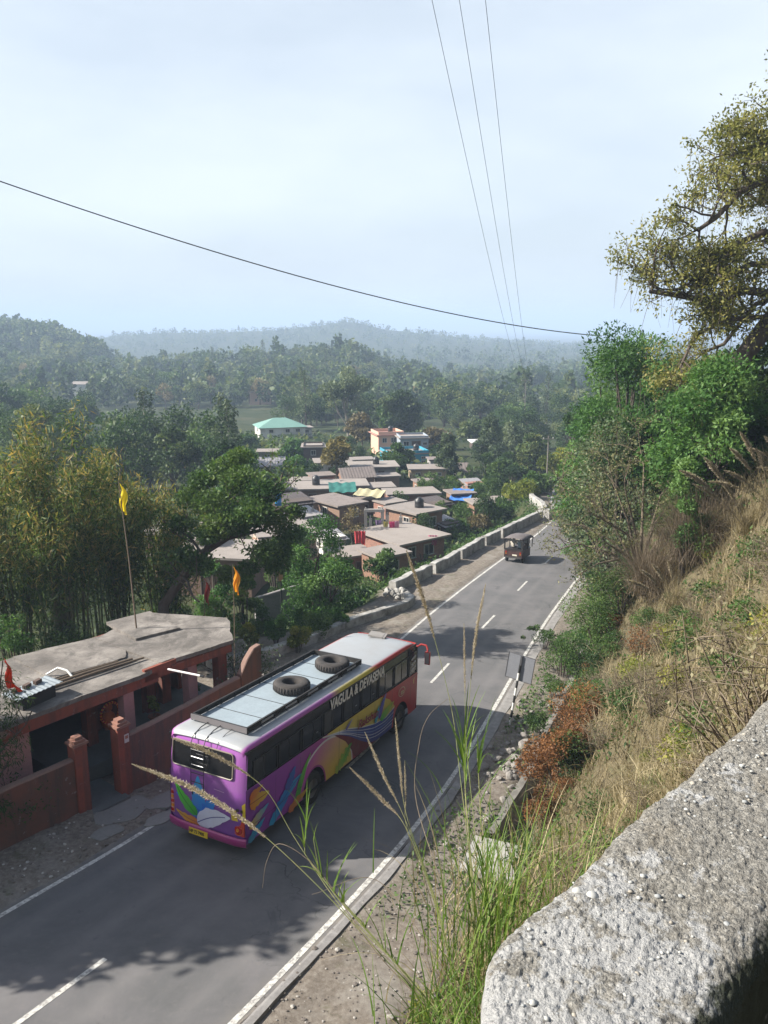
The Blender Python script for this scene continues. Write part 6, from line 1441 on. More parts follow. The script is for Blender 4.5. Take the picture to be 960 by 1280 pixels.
big_limbs(t, b, [(((965,395,33.2),(905,400,32.6),(868,420,32.2),(850,460,32)),.10),(((985,370,33),(925,362,32.4),(880,375,32),(840,368,31.8),(812,364,31.7)),.17),
  (((1005,335,32.9),(940,330,32.2),(895,352,31.8),(862,350,31.6)),.14),(((1020,310,32.8),(955,290,32.5),(910,310,32),(880,330,31.7)),.17),(((1035,280,32.7),(965,222,32.3),(925,240,32),(895,272,31.8),(872,288,31.6)),.16),
  (((1050,240,32.6),(995,185,32.4),(955,178,32.2),(915,195,32)),.14),(((1055,260,32.6),(1015,205,32.6),(985,185,32.4),(960,178,32.2)),.12),(((1035,280,32.7),(985,260,33.6),(945,250,34.4),(915,228,35)),.12),(((990,365,33),(945,380,34),(905,430,35),(880,440,35)),.12),
  (((1055,250,32.6),(1075,210,32.6),(1090,180,32.8)),.14),(((1025,300,32.8),(1060,280,32.2),(1090,270,32)),.16),(((985,370,33),(1020,380,32),(1050,400,31.6)),.16)], .2)
t.crown(40000, .14, .44, 1, .8, .5, .3, .25, .1)
rg = t.rg; V = []                                                # dry creepers hanging from the limbs
for tip, l in t.tips[::5]:
    if l == 0: t.w.tube([tip, tip+rg.normal(size=3)*.12-[0,0,.5], tip+rg.normal(size=3)*.18-[0,0,rg.uniform(.9,1.9)]], [.012,.009,.004], 3, cap=False)
t.finish('tall_old_tree', 'tall old tree with yellow-brown leaves and hanging creepers above the right slope', 'tree', tuple(b), L_OLD, BARK)
def slope_tree(label, px, Y, row, wpx, leaf, seed, n, size, low=.2, asp=.5, nl=16, dx=0, name='slope_tree'):
    b = gat(px, Y); h = ztop(row, Y)-b[2]; t = round_tree(seed, h, pxm(wpx, Y), n, size, asp, low, nl); return t.finish(name, label, 'tree', tuple(b), leaf)
slope_tree('vivid green feathery tree left of the old tree on the right slope', 784, 44, 378, 158, L_BRIGHT, 411, 30000, .22, .05, .36, 32)
slope_tree('vivid green tree lower and left of the vivid feathery tree', 764, 47, 432, 116, L_BRIGHT, 408, 13000, .22, .03, .42, 30)
slope_tree('vivid green tree filling the gap behind the two vivid trees', 832, 39, 436, 104, L_BRIGHT, 409, 12000, .2, .1, .45, 26)
slope_tree('vivid green tree spreading below the old tree limbs', 880, 29.5, 446, 132, L_BRIGHT, 412, 18000, .17, .15, .45, 30)
town('vivid green bush low in front of the dark trunks', 852, 27.5, 540, 62, 'bush', L_BRIGHT, 413, 5200, .11)
slope_tree('grey-green silvery tree leaning over the road left of the dark trunks', 770, 40, 488, 132, L_GREY, 414, 15000, .17, .02, .5, 24)
slope_tree('second grey-green tree behind the silvery one beside the road', 733, 46, 500, 76, L_GREY, 415, 7000, .19, .02, .5, 14)
for i, (px, Y, row, w, lf, lb) in enumerate([(935,38,430,110,L_DEEP,'dark evergreen tree right behind the old trunk'),(985,36,400,140,L_DEEP,'dark evergreen at the right edge behind the old tree'),(1040,34,380,150,L_DEEP,'dark evergreen beyond the right edge of the slope'),(840,52,440,100,L_DEEP,'dark tree in the gap behind the vivid green tree'),
     (905,48,440,110,L_DEEP,'dark tree deep in the shade between old trunk and evergreen'),(780,58,440,90,L_MID,'mid green tree behind the vivid feathery tree'),(735,62,455,70,L_BRIGHT,'fresh green tree at the left end of the slope trees'),(830,40,500,80,L_DEEP,'low dark tree under the vivid feathery tree'),(940,30,520,70,L_DEEP,'low dark tree at the foot of the right edge'),(800,66,420,80,L_BLUE,'dull green tree furthest back on the slope'),(718,70,500,50,L_MID,'green tree on the bend behind the silvery trees')]):
    slope_tree(lb, px, Y, row, w, lf, 420+i, 6500, .26, .0)
for i, (px, r0, Y, r, lb) in enumerate([(868,470,34,.14,'slim dark trunk left of the old trunk'),(902,480,33,.12,'slim dark trunk just right of the old trunk')]):
    b = gat(px, Y); t = Tree(440+i); t.limb((0,0,-.4), (.05*i-.05,0,1), ztop(r0,Y)-b[2], r, 2 if i < 2 else 0, .4, 3, .12, .35, .6); t.crown(900, .2, .5, 1) if i < 2 else None; t.finish('slim_tree', lb, 'tree', tuple(b), L_DEEP, BARK if i < 2 else TWIG)
# slope shrubs
def shrub(label, px, py, wpx, hpx, leaf, seed, n, size, asp=.5, name='bush', nl=10):
    p = hit(px, py); d = p[1]; t = bush(seed, pxm(wpx, d), pxm(hpx, d)*1.05, n, size, nl, asp); return t.finish(name, label, 'bush', tuple(p), leaf)
for i, a in enumerate([('blue-green leafy bush covering the drain below the dry bush',752,815,112,84,L_MID,7000,.085),('lush green weeds at the foot of the slope right of the drain',724,850,78,70,L_BRIGHT,4800,.085),('dark green weeds hanging over the drain behind the sign',702,846,56,58,L_MID,3200,.085),
    ('bushy green weeds highest up the slope below the dry bush',778,772,86,74,L_MID,5200,.085),('green weed patch right of the sign post',690,872,30,34,L_MID,1500,.07),('yellow-green weeds in the middle of the dry slope',800,855,60,40,L_YEL,1500,.075),
    ('rust red leafy bush hanging over the drain edge',700,985,96,104,L_RED,8500,.08),('upper rust red bush on the dry slope',724,930,104,80,L_RED,4200,.07),('dark green bush growing among the rust red bushes at the drain',712,975,70,60,L_DEEP,3800,.08),('lower rust red bush beside the pale drain slab',680,1035,52,66,L_RED,2600,.065),('orange-tinged weeds higher on the dry slope',812,822,70,44,L_RED,1500,.07),
    ('dark green growth filling the shaded drain mouth',672,930,30,50,L_DEEP,1700,.07),('olive weeds beside the kerb in front of the green bushes',680,812,26,30,L_MID,1100,.07)]):
    shrub(a[0], *a[1:5], a[5], 460+i, a[6], a[7], .46 if a[5] is L_RED else .5)
p = hit(826, 992, 3); mb = MB(); rg = np.random.default_rng(481); q = rg.normal(size=(420,3))*[.16,.16,0]; t = thing('grass_tuft', 'small bright green tuft of grass beside the concrete wall edge', 'grass tuft', tuple(p)); blades(mb, q, .42*rg.uniform(.5,1.2,420), .010, rg, .55); mb.build('blades', BLADE, t)
# sprig reaching over the white line
p = hit(704, 800); t = Tree(482); e = np.array(at(655,787,p[1]-1.0))-p; t.w.tube([(0,0,0), e*.5+[0,0,.25], e], [.03,.02,.008], 5, cap=False)
for f in np.linspace(.35,1,9): t.tips.append((e*f+np.array([0,0,.25*4*f*(1-f)])+t.rg.normal(size=3)*.12, 0))
t.crown(520, .12, .2, 1, .6, .35); t.finish('sapling', 'leafy green sapling reaching from the verge over the white edge line', 'sapling', tuple(p), L_MID)
# the big dry bush
p = gat(800, 31); t = Tree(490); Yd = p[1]
for px, py, dy in ((690,690,-1),(700,610,0),(735,640,-1.5),(760,575,0),(800,560,1),(845,600,0),(870,650,1),(720,720,-2),(745,690,-1.5),(830,640,-1),(700,655,.5),(780,600,-1)):
    e = np.array(at(px,py,Yd+dy))-p; L_ = np.linalg.norm(e)
    P = [np.zeros(3), e*.35+[0,0,.16*L_]+t.rg.normal(size=3)*.1, e*.7+[0,0,.13*L_]+t.rg.normal(size=3)*.12, e]; t.w.tube(P, [.07,.05,.03,.012], 6, cap=False)
    for f in (.35,.55,.7,.8,.9,1.0):
        i = min(2, int(f*3)); q = P[i]+(P[i+1]-P[i])*(f*3-i); t.limb(q, unit(e/L_+t.rg.normal(size=3)*.8+[0,0,.3]), L_*t.rg.uniform(.18,.32), .016, 2, .12, 3, .4, .62, .9, 3)
t.crown(4200, .085, .22, 1, .8, .5, .3, 0, .1); t.finish('dry_bush', 'large straggly dry bush leaning from the slope out over the road', 'bush', tuple(p), leafmat('leaf_bush_olive',(.05,.065,.022),(.13,.14,.055),(.26,.24,.13),.3), TWIG, crown='foliage', trunk='branches')
# brown domes of drooping dead grass and tall feathery plumes
def dome(label, px, py, wpx, seed, y0=8):
    p = hit(px, py, y0); w = pxm(wpx, p[1])/2; rg = np.random.default_rng(seed); n = 1500; mb = MB(); t = thing('dead_grass_clump', label, 'grass clump', tuple(p), 0, 'drooping brown grass clumps on the right slope')
    blades(mb, rg.normal(size=(n,3))*[w*.25,w*.25,0], w*rg.uniform(1.1,2.0,n), .016, rg, .65, None, 6, 0, .32, 1.35); mb.build('blades', leafmat('dead_grass',(.085,.066,.045),(.185,.145,.105),(.30,.24,.175),.25,.8), t)
for i, a in enumerate([('arching brown grass clump nearest the road on the right slope',770,712,150),('arching brown grass clump above the nearest one',800,672,120),('brown grass clump below the dark trunks',840,634,110),('brown drooping grass clump right of the dry bush',872,700,110),('pale dry grass clump in the middle of the slope',815,745,90)]): dome(*a, 500+i)
def plume_clump(label, px, py, tips, seed):
    p = hit(px, py, 5); t = thing('plume_grass', label, 'plume grass', tuple(p), 0, 'tall feathery plume grasses on the right slope'); rg = np.random.default_rng(seed); ms, mh, ml = MB(), MB(), MB()
    for tx_, ty_ in tips:
        e = np.array(at(tx_,ty_,p[1]-.3))-p; s = np.linspace(0,1,14)[:,None]; P = e*s + np.array([0,0,1.])*(s*(1-s))*np.linalg.norm(e)*.35; ms.tube(P, np.linspace(.008,.002,14), 4, 0, cap=False)
        plume(mh, P[7:], 1500, .085*np.linalg.norm(e)/2, rg, .012)
    n = 420; blades(ml, rg.normal(size=(n,3))*[.18,.18,0], rg.uniform(.5,1.4,n), .012, rg, .6, None, 5, 0, .5)
    ms.build('stem', TWIG, t); mh.build('seed_head', PLUME, t); ml.build('blades', STRAW, t)
plume_clump('feathery plume grass at the right edge with heads bowing left', 965, 640, [(905,588),(885,602),(925,540),(945,560),(912,560)], 511)
plume_clump('feathery plume grass in front of the dark evergreen', 935, 668, [(868,606),(850,588),(900,600),(880,572)], 512)
plume_clump('feathery plume grass highest at the right edge', 985, 600, [(935,560),(955,545),(960,575),(945,585)], 513)
plume_clump('short pale plume grass beside the dry grass clump', 845, 770, [(800,712),(815,705),(835,700),(780,725),(850,712)], 514)
# repeated dry shrubs and undergrowth of the slope
def twig_shrub(seed, n, w, h, nl):
    t = Tree(seed); rg = t.rg
    for i in range(n):
        a = rg.uniform(0,6.283); e = np.array([math.cos(a)*w*rg.uniform(.15,.6), math.sin(a)*w*rg.uniform(.15,.6), h*rg.uniform(.45,1.1)]); m = e*.5+rg.normal(size=3)*.08
        t.w.tube([(0,0,-.1), m, e], [.012,.008,.003], 3, cap=False)
        for q in range(4): s_ = m+(e-m)*rg.uniform(0,1); f_ = s_+rg.normal(size=3)*[.22,.22,.18]; t.w.tube([s_, f_], [.005,.002], 3, cap=False); t.tips.append((f_,0))
        t.tips.append((e,0))
    t.crown(nl, .038, .11, 1); return t
rg = np.random.default_rng(700)
DRYL = leafmat('leaf_dry_shrub',(.075,.062,.035),(.165,.145,.085),(.27,.25,.16),.25,.8)
def repeat(protos, n, s0, s1, u0, u1, sc0, sc1, seed, thr=-9, sink=.05):
    rg = np.random.default_rng(seed); k_ = 0; first = {}
    while k_ < n:
        s, u = rg.uniform(s0,s1), rg.uniform(u0,u1); x, y = s2w(s, u+float(cen(s)))
        if math.hypot(x,y) < 6.0 or float(fbm2(x*.35, y*.35, 3, seed)) < thr: continue
        z = ground_z(x,y)-sink; q = int(rg.integers(len(protos))); sc = float(rg.uniform(sc0,sc1)); rz = float(rg.uniform(0,6.28)); k_ += 1
        if q not in first: tr, nm, lb, cat, lf, bk, grp = protos[q]; first[q] = tr.finish(nm, lb, cat, (x,y,z), lf, bk, rz, grp, sc, crown='foliage', trunk='branches')
        else: dup(first[q], (x,y,z), rz, sc)
repeat([(twig_shrub(701,46,1.3,.9,500),'dry_shrub','dry grey-brown twiggy shrub tangled in the grass of the right slope','shrub',DRYL,TWIG,'dry twiggy shrubs on the right slope'),
        (twig_shrub(702,40,1.1,1.1,260),'dry_shrub','leafless pale twiggy shrub tangled in the grass of the right slope','shrub',DRYL,TWIG,'pale leafless shrubs on the right slope'),
        (twig_shrub(703,34,1.2,.7,900),'dry_shrub','low olive-leaved twiggy shrub tangled in the grass of the right slope','shrub',L_TAN,TWIG,'olive twiggy shrubs on the right slope')], 130, -9, 34, 7.0, 15, .55, 1.15, 704)
repeat([(bush(711,1.1,.7,900,.075),'green_bush','low mid green bush growing through the dry grass of the right slope','bush',L_MID,TWIG,'green bushes in the dry grass'),
        (bush(712,1.0,.6,700,.07),'green_bush','low yellow-green bush growing through the dry grass of the right slope','bush',L_YEL,TWIG,'yellow-green bushes in the dry grass')], 150, -4, 36, 6.3, 14, .45, 1.25, 714, -.12)
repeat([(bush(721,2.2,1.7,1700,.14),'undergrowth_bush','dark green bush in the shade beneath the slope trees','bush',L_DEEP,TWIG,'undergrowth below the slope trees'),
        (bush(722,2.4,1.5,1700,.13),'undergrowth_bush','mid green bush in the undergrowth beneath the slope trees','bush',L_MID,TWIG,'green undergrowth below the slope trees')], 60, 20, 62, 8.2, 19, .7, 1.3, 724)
repeat([(bush(731,1.9,1.6,1800,.11),'verge_bush','leafy green bush crowding the foot of the slope beside the far verge','bush',L_MID,TWIG,'bushes at the foot of the slope'),
        (bush(732,1.8,1.5,1600,.11),'verge_bush','grey-green bush crowding the foot of the slope beside the far verge','bush',L_GREY,TWIG,'grey-green bushes at the foot of the slope')], 34, 24, 66, 5.0, 7.6, .7, 1.2, 734)
repeat([(bush(741,1.5,1.1,1700,.085),'drain_bush','green bush spilling over the drain at the foot of the near slope','bush',L_MID,TWIG,'bushes along the drain'),(bush(742,1.4,1.0,1500,.08),'drain_bush','dark green bush spilling over the drain at the foot of the near slope','bush',L_DEEP,TWIG,'dark bushes along the drain'),(bush(743,1.3,1.0,1500,.07),'drain_bush','rusty-leaved bush hanging over the drain at the foot of the near slope','bush',L_RED,TWIG,'rusty bushes along the drain')], 26, 4, 25, 5.5, 7.4, .5, 1.05, 744)
repeat([(bush(751,1.9,1.3,3000,.085),'slope_bush','fresh green leafy bush on the lower part of the right slope','bush',L_MID,TWIG,'leafy bushes on the lower slope'),(bush(752,1.8,1.2,2800,.08),'slope_bush','vivid green leafy bush on the lower part of the right slope','bush',L_BRIGHT,TWIG,'vivid bushes on the lower slope'),
        (bush(753,1.6,1.1,2400,.08),'slope_bush','dark green leafy bush on the lower part of the right slope','bush',L_DEEP,TWIG,'dark bushes on the lower slope')], 40, 9, 33, 6.1, 9.8, .6, 1.1, 754)
def in_town():
    rg = np.random.default_rng(770); pr = [(round_tree(771,3.6,3.2,1700,.20,.6,.1,14),'small_tree','small dark green tree squeezed between the houses of the town','tree',L_DEEP,BARK,'small trees between the houses'),(round_tree(772,3.2,3.0,1700,.20,.6,.1,14),'small_tree','small fresh green tree squeezed between the houses of the town','tree',L_MID,BARK,'small fresh trees between the houses'),(bush(773,2.6,1.8,1500,.18),'lane_bush','leafy bush squeezed between the houses of the town','bush',L_MID,TWIG,'bushes between the houses')]
    hc = np.array(HC); fst = {}; k_ = 0; tries = 0
    while k_ < 46 and tries < 3000:
        tries += 1; p_, y = rg.uniform(345, 640), rg.uniform(66, 150); g = gat(p_, y); s_, l_ = w2s(g[0], g[1])
        if np.hypot(hc[:,0]-g[0], hc[:,1]-g[1]).min() < 2.7 or l_ > np.interp(s_, EDS, EDL)-3: continue
        q = int(rg.integers(3)); sc = float(rg.uniform(.6,1.05)); k_ += 1
        if q not in fst: a = pr[q]; fst[q] = a[0].finish(a[1],a[2],a[3],tuple(g),a[4],a[5],0,a[6],sc)
        else: dup(fst[q], tuple(g), float(rg.uniform(0,6.28)), sc)
in_town()
# more trees round the edges of the town
rg = np.random.default_rng(760); Yq = rg.uniform(95, 235, 400); pq = rg.uniform(-40, 720, 400); mk = (((pq < 300) & (Yq > 95)) | ((pq > 632) & (Yq > 125)) | (Yq > 192)) & ((np.abs(pq-350) > 45) | (Yq > 190)) & ~((pq > 110) & (pq < 352) & (Yq > 128)); Yq, pq = Yq[mk][:95], pq[mk][:95]
tp = [(round_tree(761,9,8,2600,.42,.6,.12,15),'round_tree','dark green rounded tree on the flat ground round the town','tree',L_DEEP,BARK,'trees round the edge of the town'),(round_tree(762,8,8,2600,.42,.6,.1,15),'round_tree','mid green rounded tree on the flat ground round the town','tree',L_MID,BARK,'mid green trees round the edge of the town'),
      (round_tree(763,8,7.5,2400,.42,.6,.1,14),'round_tree','dull green rounded tree on the flat ground round the town','tree',L_BLUE,BARK,'dull green trees round the edge of the town'),(tall_tree(764,12,5,2200,.4),'tall_tree','slim tall grey-green tree on the flat ground round the town','tree',L_GREY,BARKP,'tall trees round the edge of the town')]
fst = {}
for y, p_ in zip(Yq, pq):
    g = gat(p_, float(y)); q = int(rg.choice(4, p=[.3,.25,.33,.12])); sc = float(rg.uniform(.6,1.05))
    if q not in fst: a = tp[q]; fst[q] = a[0].finish(a[1],a[2],a[3],tuple(g),a[4],a[5],0,a[6],sc)
    else: dup(fst[q], tuple(g), float(rg.uniform(0,6.28)), sc)
# ground cover
def scatter(n, s0, s1, u0, u1, seed):
    rg = np.random.default_rng(seed); s = rg.uniform(s0, s1, n); u = rg.uniform(u0, u1, n); l = u + cen(s); x, y = s2w(s, l); return s, u, np.stack([x, y, land(x, y)], -1), rg
s, u, P, rg = scatter(190000, -13.5, 46, 6.2, 19, 520)
c = fbm2(P[:,0]*.9, P[:,1]*.9, 4, 2.); keep = (c > -.42) & ((P[:,1] > 1.6) | (P[:,0] > 2.4)) & (rg.uniform(0,1,len(P)) < np.clip(14/(np.hypot(P[:,0],P[:,1])+2), .5, 1)); P = P[keep]; c = c[keep]
d = np.hypot(P[:,0], P[:,1]); mb = MB(); L = rg.uniform(.22,.95,len(P))*(1+.9*np.clip(c,0,.6))*np.clip(d/9, .40, 1)
blades(mb, P, L, np.clip(.0016*d, .006, .022), rg, .7, None, 4, 0, np.clip(.5+c*.7, .1, .9), 1.2); tag(mb.build('dry_grass', STRAW), 'tangle of dry straw-coloured grass covering the right slope', 'grass', kind='stuff')
s, u, P, rg = scatter(60000, -13.5, 60, 3.9, 18, 521); c = fbm2(P[:,0]*.5, P[:,1]*.5, 4, 8.); k_ = (c > -.02) & ((P[:,1] > 1.8) | (P[:,0] > 2.4)); P = P[k_]; d = np.hypot(P[:,0], P[:,1]); mb = MB()
leaves(mb, P+np.c_[np.zeros((len(P),2)), rg.uniform(.02,.35,len(P))*np.clip(d/9,.4,1)], np.clip(.0065*d,.03,.16), rg, .6, None, .45); tag(mb.build('weeds', L_MID), 'low green weeds scattered among the dry grass', 'weeds', kind='stuff')
s, u, P, rg = scatter(9000, 1, 62, 3.75, 5.3, 522); c = fbm2(P[:,0]*.7, P[:,1]*.7, 3, 4.) + .35*((s > 9.5)&(s < 17)); P = P[c > .12]; mb = MB()
blades(mb, P, rg.uniform(.06,.16,len(P)), .014, rg, .6, None, 3); tag(mb.build('verge_grass', BLADE), 'short green grass on the verge behind the sign post', 'grass', kind='stuff')
n = 16000; rg = np.random.default_rng(523); s = rg.uniform(16, 95, n); l = parl(s) - rg.uniform(.5, 7.5, n); x, y = s2w(s, l); P = np.stack([x,y,land(x,y)],-1); c = fbm2(x*.3,y*.3,3); P = P[c > -.25]; mb = MB()
leaves(mb, P+np.c_[np.zeros((len(P),2)), rg.uniform(.05,.6,len(P))], .24, rg, .6, None, .5); tag(mb.build('bank_weeds', L_MID), 'green weeds on the bank below the parapet', 'weeds', kind='stuff')
n = 22000; rg = np.random.default_rng(524); Y = rg.uniform(30,190,n)**1.0; px = rg.uniform(-60,700,n); x = (px-480)/F*(cp*Y+4); z = land(x, Y); s, l = w2s(x, Y); c = fbm2(x*.12,Y*.12,4,3.); k_ = (c > -.06) & (l < np.interp(s, EDS, EDL)-3); P = np.stack([x,Y,z],-1)[k_]; mb = MB()
leaves(mb, P+np.c_[np.zeros((len(P),2)), rg.uniform(.1,1.1,len(P))], np.clip(.0075*P[:,1],.3,1.1), rg, .5, None, .6); tag(mb.build('undergrowth', L_BLUE), 'scrubby green undergrowth between the houses of the town', 'undergrowth', kind='stuff')

mb = MB(); rgs = np.random.default_rng(540); n = 1500; s = rgs.uniform(-7, 8, n); u = rgs.uniform(3.5, 6.6, n)
for a, b in zip(s, u):
    x, y = s2w(a, b+float(cen(a))); r = rgs.uniform(.010,.035)*(1 if rgs.uniform() < .95 else 2.2); mb.blob((x,y,ground_z(x,y)+r*.25), (r*rgs.uniform(.7,1.4), r, r*.55), int(rgs.uniform() < .3), seed=int(rgs.integers(1e6)), rough=.4, sub=1)
tag(mb.build('gravel', [worn('grit_dark',(.15,.13,.115),(.10,.09,.08),8,30,.9,.3), worn('grit_pale',(.36,.34,.31),(.26,.24,.22),8,30,.9,.3)]), 'grit and small stones on the sandy verge below the concrete wall', 'gravel', kind='stuff')
# ------------------------------------------------------------------ concrete wall in the near corner
WZ = -1.0; A0 = np.array([.164,1.165]); wd_ = np.array([.69,.724]); wp_ = np.array([.724,-.69]); WW = .345
ns, nw = 620, 110
tv = np.concatenate([np.linspace(0,1,ns)**1.35]); wv_ = np.linspace(0,1,nw)
Tn, Wn = np.meshgrid(tv, wv_, indexing='ij'); Wm = Wn*WW; te_ = -1.25*Wm; Tm = te_ + Tn*(5.2-te_)
edge_n = fbm2(Tm*9, Wm*0, 4, 1.)*.012; end_n = fbm2(Tm*0, Wm*12, 4, 2.)*.010
Xw = A0[0] + wd_[0]*(Tm+end_n*(1-Tn)) + wp_[0]*(Wm + edge_n*(1-2*Wn)); Yw = A0[1] + wd_[1]*(Tm+end_n*(1-Tn)) + wp_[1]*(Wm + edge_n*(1-2*Wn))
dist = np.minimum(np.minimum(Wm, WW-Wm*1.0), (Tm-te_)*.78)
roundd = .020*np.exp(-Wm/.016) + .040*np.exp(-(WW-Wm)/.022) + .020*np.exp(-(Tm-te_)/.018)
ag = fbm2(Tm*120, Wm*120, 3, 3.); mid_ = fbm2(Tm*22, Wm*22, 4, 4.); lo_ = fbm2(Tm*4, Wm*4, 3, 5.)
Zw = WZ - roundd + lo_*.009 + mid_*.004 + np.maximum(ag, -.3)*.006
mb = MB(); V = np.stack([Xw, Yw, Zw], -1); i = np.arange(ns-1)[:,None]*nw; j = np.arange(nw-1)[None,:]
mb.add(V.reshape(-1,3), np.stack([i+j, i+j+1, i+nw+j+1, i+nw+j], -1).reshape(-1,4)[:, ::-1], 0)
for ring, rev in ((V[:,0], False), (V[:,-1], True), (V[0], True)):
    m = len(ring); lay = [ring]
    for dz in (.03,.07,.14,.25,.45,.8,1.4):
        r_ = ring.copy(); r_[:,2] = ring[:,2] - dz; r_[:,:2] += np.stack([fbm2(ring[:,0]*14, ring[:,1]*14+dz*20, 3, 8.), fbm2(ring[:,0]*14, ring[:,1]*14+dz*20, 3, 9.)], -1)*.012; lay.append(r_)
    for a in range(7):
        q = np.stack([np.arange(m-1), np.arange(m-1)+1, np.arange(m-1)+m+1, np.arange(m-1)+m], -1); mb.add(np.vstack([lay[a], lay[a+1]]), q if rev else q[:, ::-1], 0)
k = NT('lichen_concrete'); ob = k.tc.outputs['Object']
n1 = k.noise(55, 6, .75); n2 = k.noise(9, 8, .78, dist=.3); n3 = k.noise(3.2, 6, .7); vo = k.n('ShaderNodeTexVoronoi'); vo.inputs['Scale'].default_value = 75; k.l(ob, vo.inputs['Vector'])
c = k.ramp(n1, [(.28,(.11,.105,.095)),(.48,(.235,.225,.205)),(.66,(.32,.31,.285)),(.8,(.46,.45,.43))])
peb = k.ramp(vo.outputs['Distance'], [(.18,1.),(.42,.0)]); vg = k.ramp(vo.outputs['Color'], [(.2,(.13,.125,.115)),(.55,(.29,.285,.27)),(.85,(.50,.495,.47))]); c = k.mix(k.math('MULTIPLY', peb, .62), c, vg)
v2 = k.n('ShaderNodeTexVoronoi'); v2.inputs['Scale'].default_value = 230; k.l(ob, v2.inputs['Vector']); c = k.mix(.45, c, k.ramp(v2.outputs['Color'], [(.25,(.45,.44,.42)),(.5,(.9,.9,.88)),(.8,(1.5,1.48,1.42))]), 'MULTIPLY')
c = k.mix(k.ramp(k.noise(5, 6, .7), [(.52,0.),(.7,.5)]), c, (.20,.165,.115))
sx = k.n('ShaderNodeSeparateXYZ'); k.l(ob, sx.inputs[0])
al = k.math('ADD', k.math('MULTIPLY', k.math('SUBTRACT', sx.outputs[0], A0[0]), .69), k.math('MULTIPLY', k.math('SUBTRACT', sx.outputs[1], A0[1]), .724))
ac = k.math('ADD', k.math('MULTIPLY', k.math('SUBTRACT', sx.outputs[0], A0[0]), .724), k.math('MULTIPLY', k.math('SUBTRACT', sx.outputs[1], A0[1]), -.69))
lm = k.math('ADD', k.math('MULTIPLY', k.ramp(al, [(.0,.30),(.42,.10),(.62,0.)]), .9), k.math('MULTIPLY', k.math('SUBTRACT', n2, .5), 1.9)); lm = k.math('ADD', lm, k.math('MULTIPLY', k.math('SUBTRACT', n3, .5), 1.5))
c = k.mix(k.ramp(lm, [(.20,0.),(.30,.92)]), c, k.mix(k.noise(160, 3, .7), (.50,.50,.50), (.30,.305,.30)))
mo = k.math('ADD', k.ramp(ac, [(.25,0.),(.335,1.)]), k.math('MULTIPLY', k.math('SUBTRACT', k.noise(17, 7, .75), .5), 1.5)); c = k.mix(k.ramp(mo, [(.62,0.),(.85,.95)]), c, k.mix(n2, (.012,.014,.010), (.05,.06,.038)))
WM = k.set(c, .95, k.math('ADD', k.noise(170, 6, .85), k.math('ADD', k.math('MULTIPLY', peb, .7), k.math('MULTIPLY', v2.outputs['Distance'], -.6))), 1.0, .006, spec=.2)
wt_ = thing('parapet_wall', 'rough pebbly concrete wall blotched with white lichen in the near corner', 'wall', (0,0,0)); mb.build('body', WM, wt_, smooth=True)
mb = MB(); rg = np.random.default_rng(601)
for q in range(520):
    w_ = rg.uniform(.012,.30); t_ = -1.25*w_ + .025 + rg.uniform(0,1)*2.5; r = rg.choice([.003,.0045,.006,.009,.013], p=[.46,.36,.14,.03,.01]); p = A0 + wd_*t_ + wp_*w_
    i_ = np.argmin((Xw-p[0])**2+(Yw-p[1])**2) if r > .008 else None; z = Zw.ravel()[i_] if i_ is not None else WZ+.003-.02*math.exp(-w_/.016)-.055*math.exp(-(WW-w_)/.035)
    mb.blob((p[0],p[1],z-r*.30), (r*rg.uniform(.8,1.4), r*rg.uniform(.8,1.3), r*.6), int(rg.integers(0,3)), seed=q, rough=.25, sub=2 if r > .01 else 1)
mb.build('pebbles', [worn('pebble_grey',(.30,.31,.31),(.22,.23,.23),30,90,.8,.3,bdist=.002), worn('pebble_buff',(.36,.33,.28),(.25,.22,.18),30,90,.85,.3,bdist=.002), worn('pebble_white',(.42,.42,.40),(.32,.32,.30),30,90,.85,.3,bdist=.002)], wt_, smooth=True)

# ------------------------------------------------------------------ tall grass in front of the camera
def grass_stem(label, pts, head, nh=1500, hair=.05, r=.0026, wd=.006, kind=PLUME):
    hair *= .30; wd *= .38; nh = int(nh*1.5); r *= .8
    P = np.array([at(*p) for p in pts]); q = np.linspace(0, len(P)-1, 40); i = np.clip(q.astype(int),0,len(P)-2); f = (q-i)[:,None]
    Pm = np.roll(P,1,0); Pm[0] = 2*P[0]-P[1]; Pp = np.roll(P,-1,0); Pp[-1] = 2*P[-1]-P[-2]
    m0, m1 = (Pp-Pm)[i]*.5, (Pp-Pm)[i+1]*.5; C = (2*f**3-3*f**2+1)*P[i]+(f**3-2*f**2+f)*m0+(-2*f**3+3*f**2)*P[i+1]+(f**3-f**2)*m1
    b = C[0].copy(); t = thing('tall_grass', label, 'tall grass', tuple(b), 0, 'tall grass stems rising in front of the road'); mb = MB(); mb.tube(C-b, np.linspace(r, r*.35, 40), 5, 0, cap=False); mb.build('stem', STEMG if head < .999 else TWIG, t)
    if nh:
        mb = MB(); h0 = int(head*39); plume(mb, (C-b)[h0:], nh, hair, np.random.default_rng(int(abs(b[0])*1e4)+nh), wd); mb.build('seed_head', kind, t)
B0 = (566,1290,2.35); B1 = (585,1300,2.3); B2 = (600,1290,2.45)
grass_stem('thick feathery seed head arching left across the back of the bus', [B0,(478,1195,2.5),(400,1110,2.65),(318,1035,2.8),(240,985,2.95),(165,955,3.05)], .58, 2600, .055, .0030, .008)
grass_stem('straight seed head slanting over the rear corner of the bus', [B0,(517,1226,2.5),(430,1138,2.7),(370,1050,2.9),(330,985,3.0),(270,945,3.1),(214,922,3.2)], .74, 1800, .045, .0028, .006)
grass_stem('tall seed head rising left of the middle to the kerb wall', [B1,(590,1120,2.6),(574,960,2.9),(563,879,3.05),(535,769,3.2),(508,688,3.35)], .76, 1700, .05, .0028, .006)
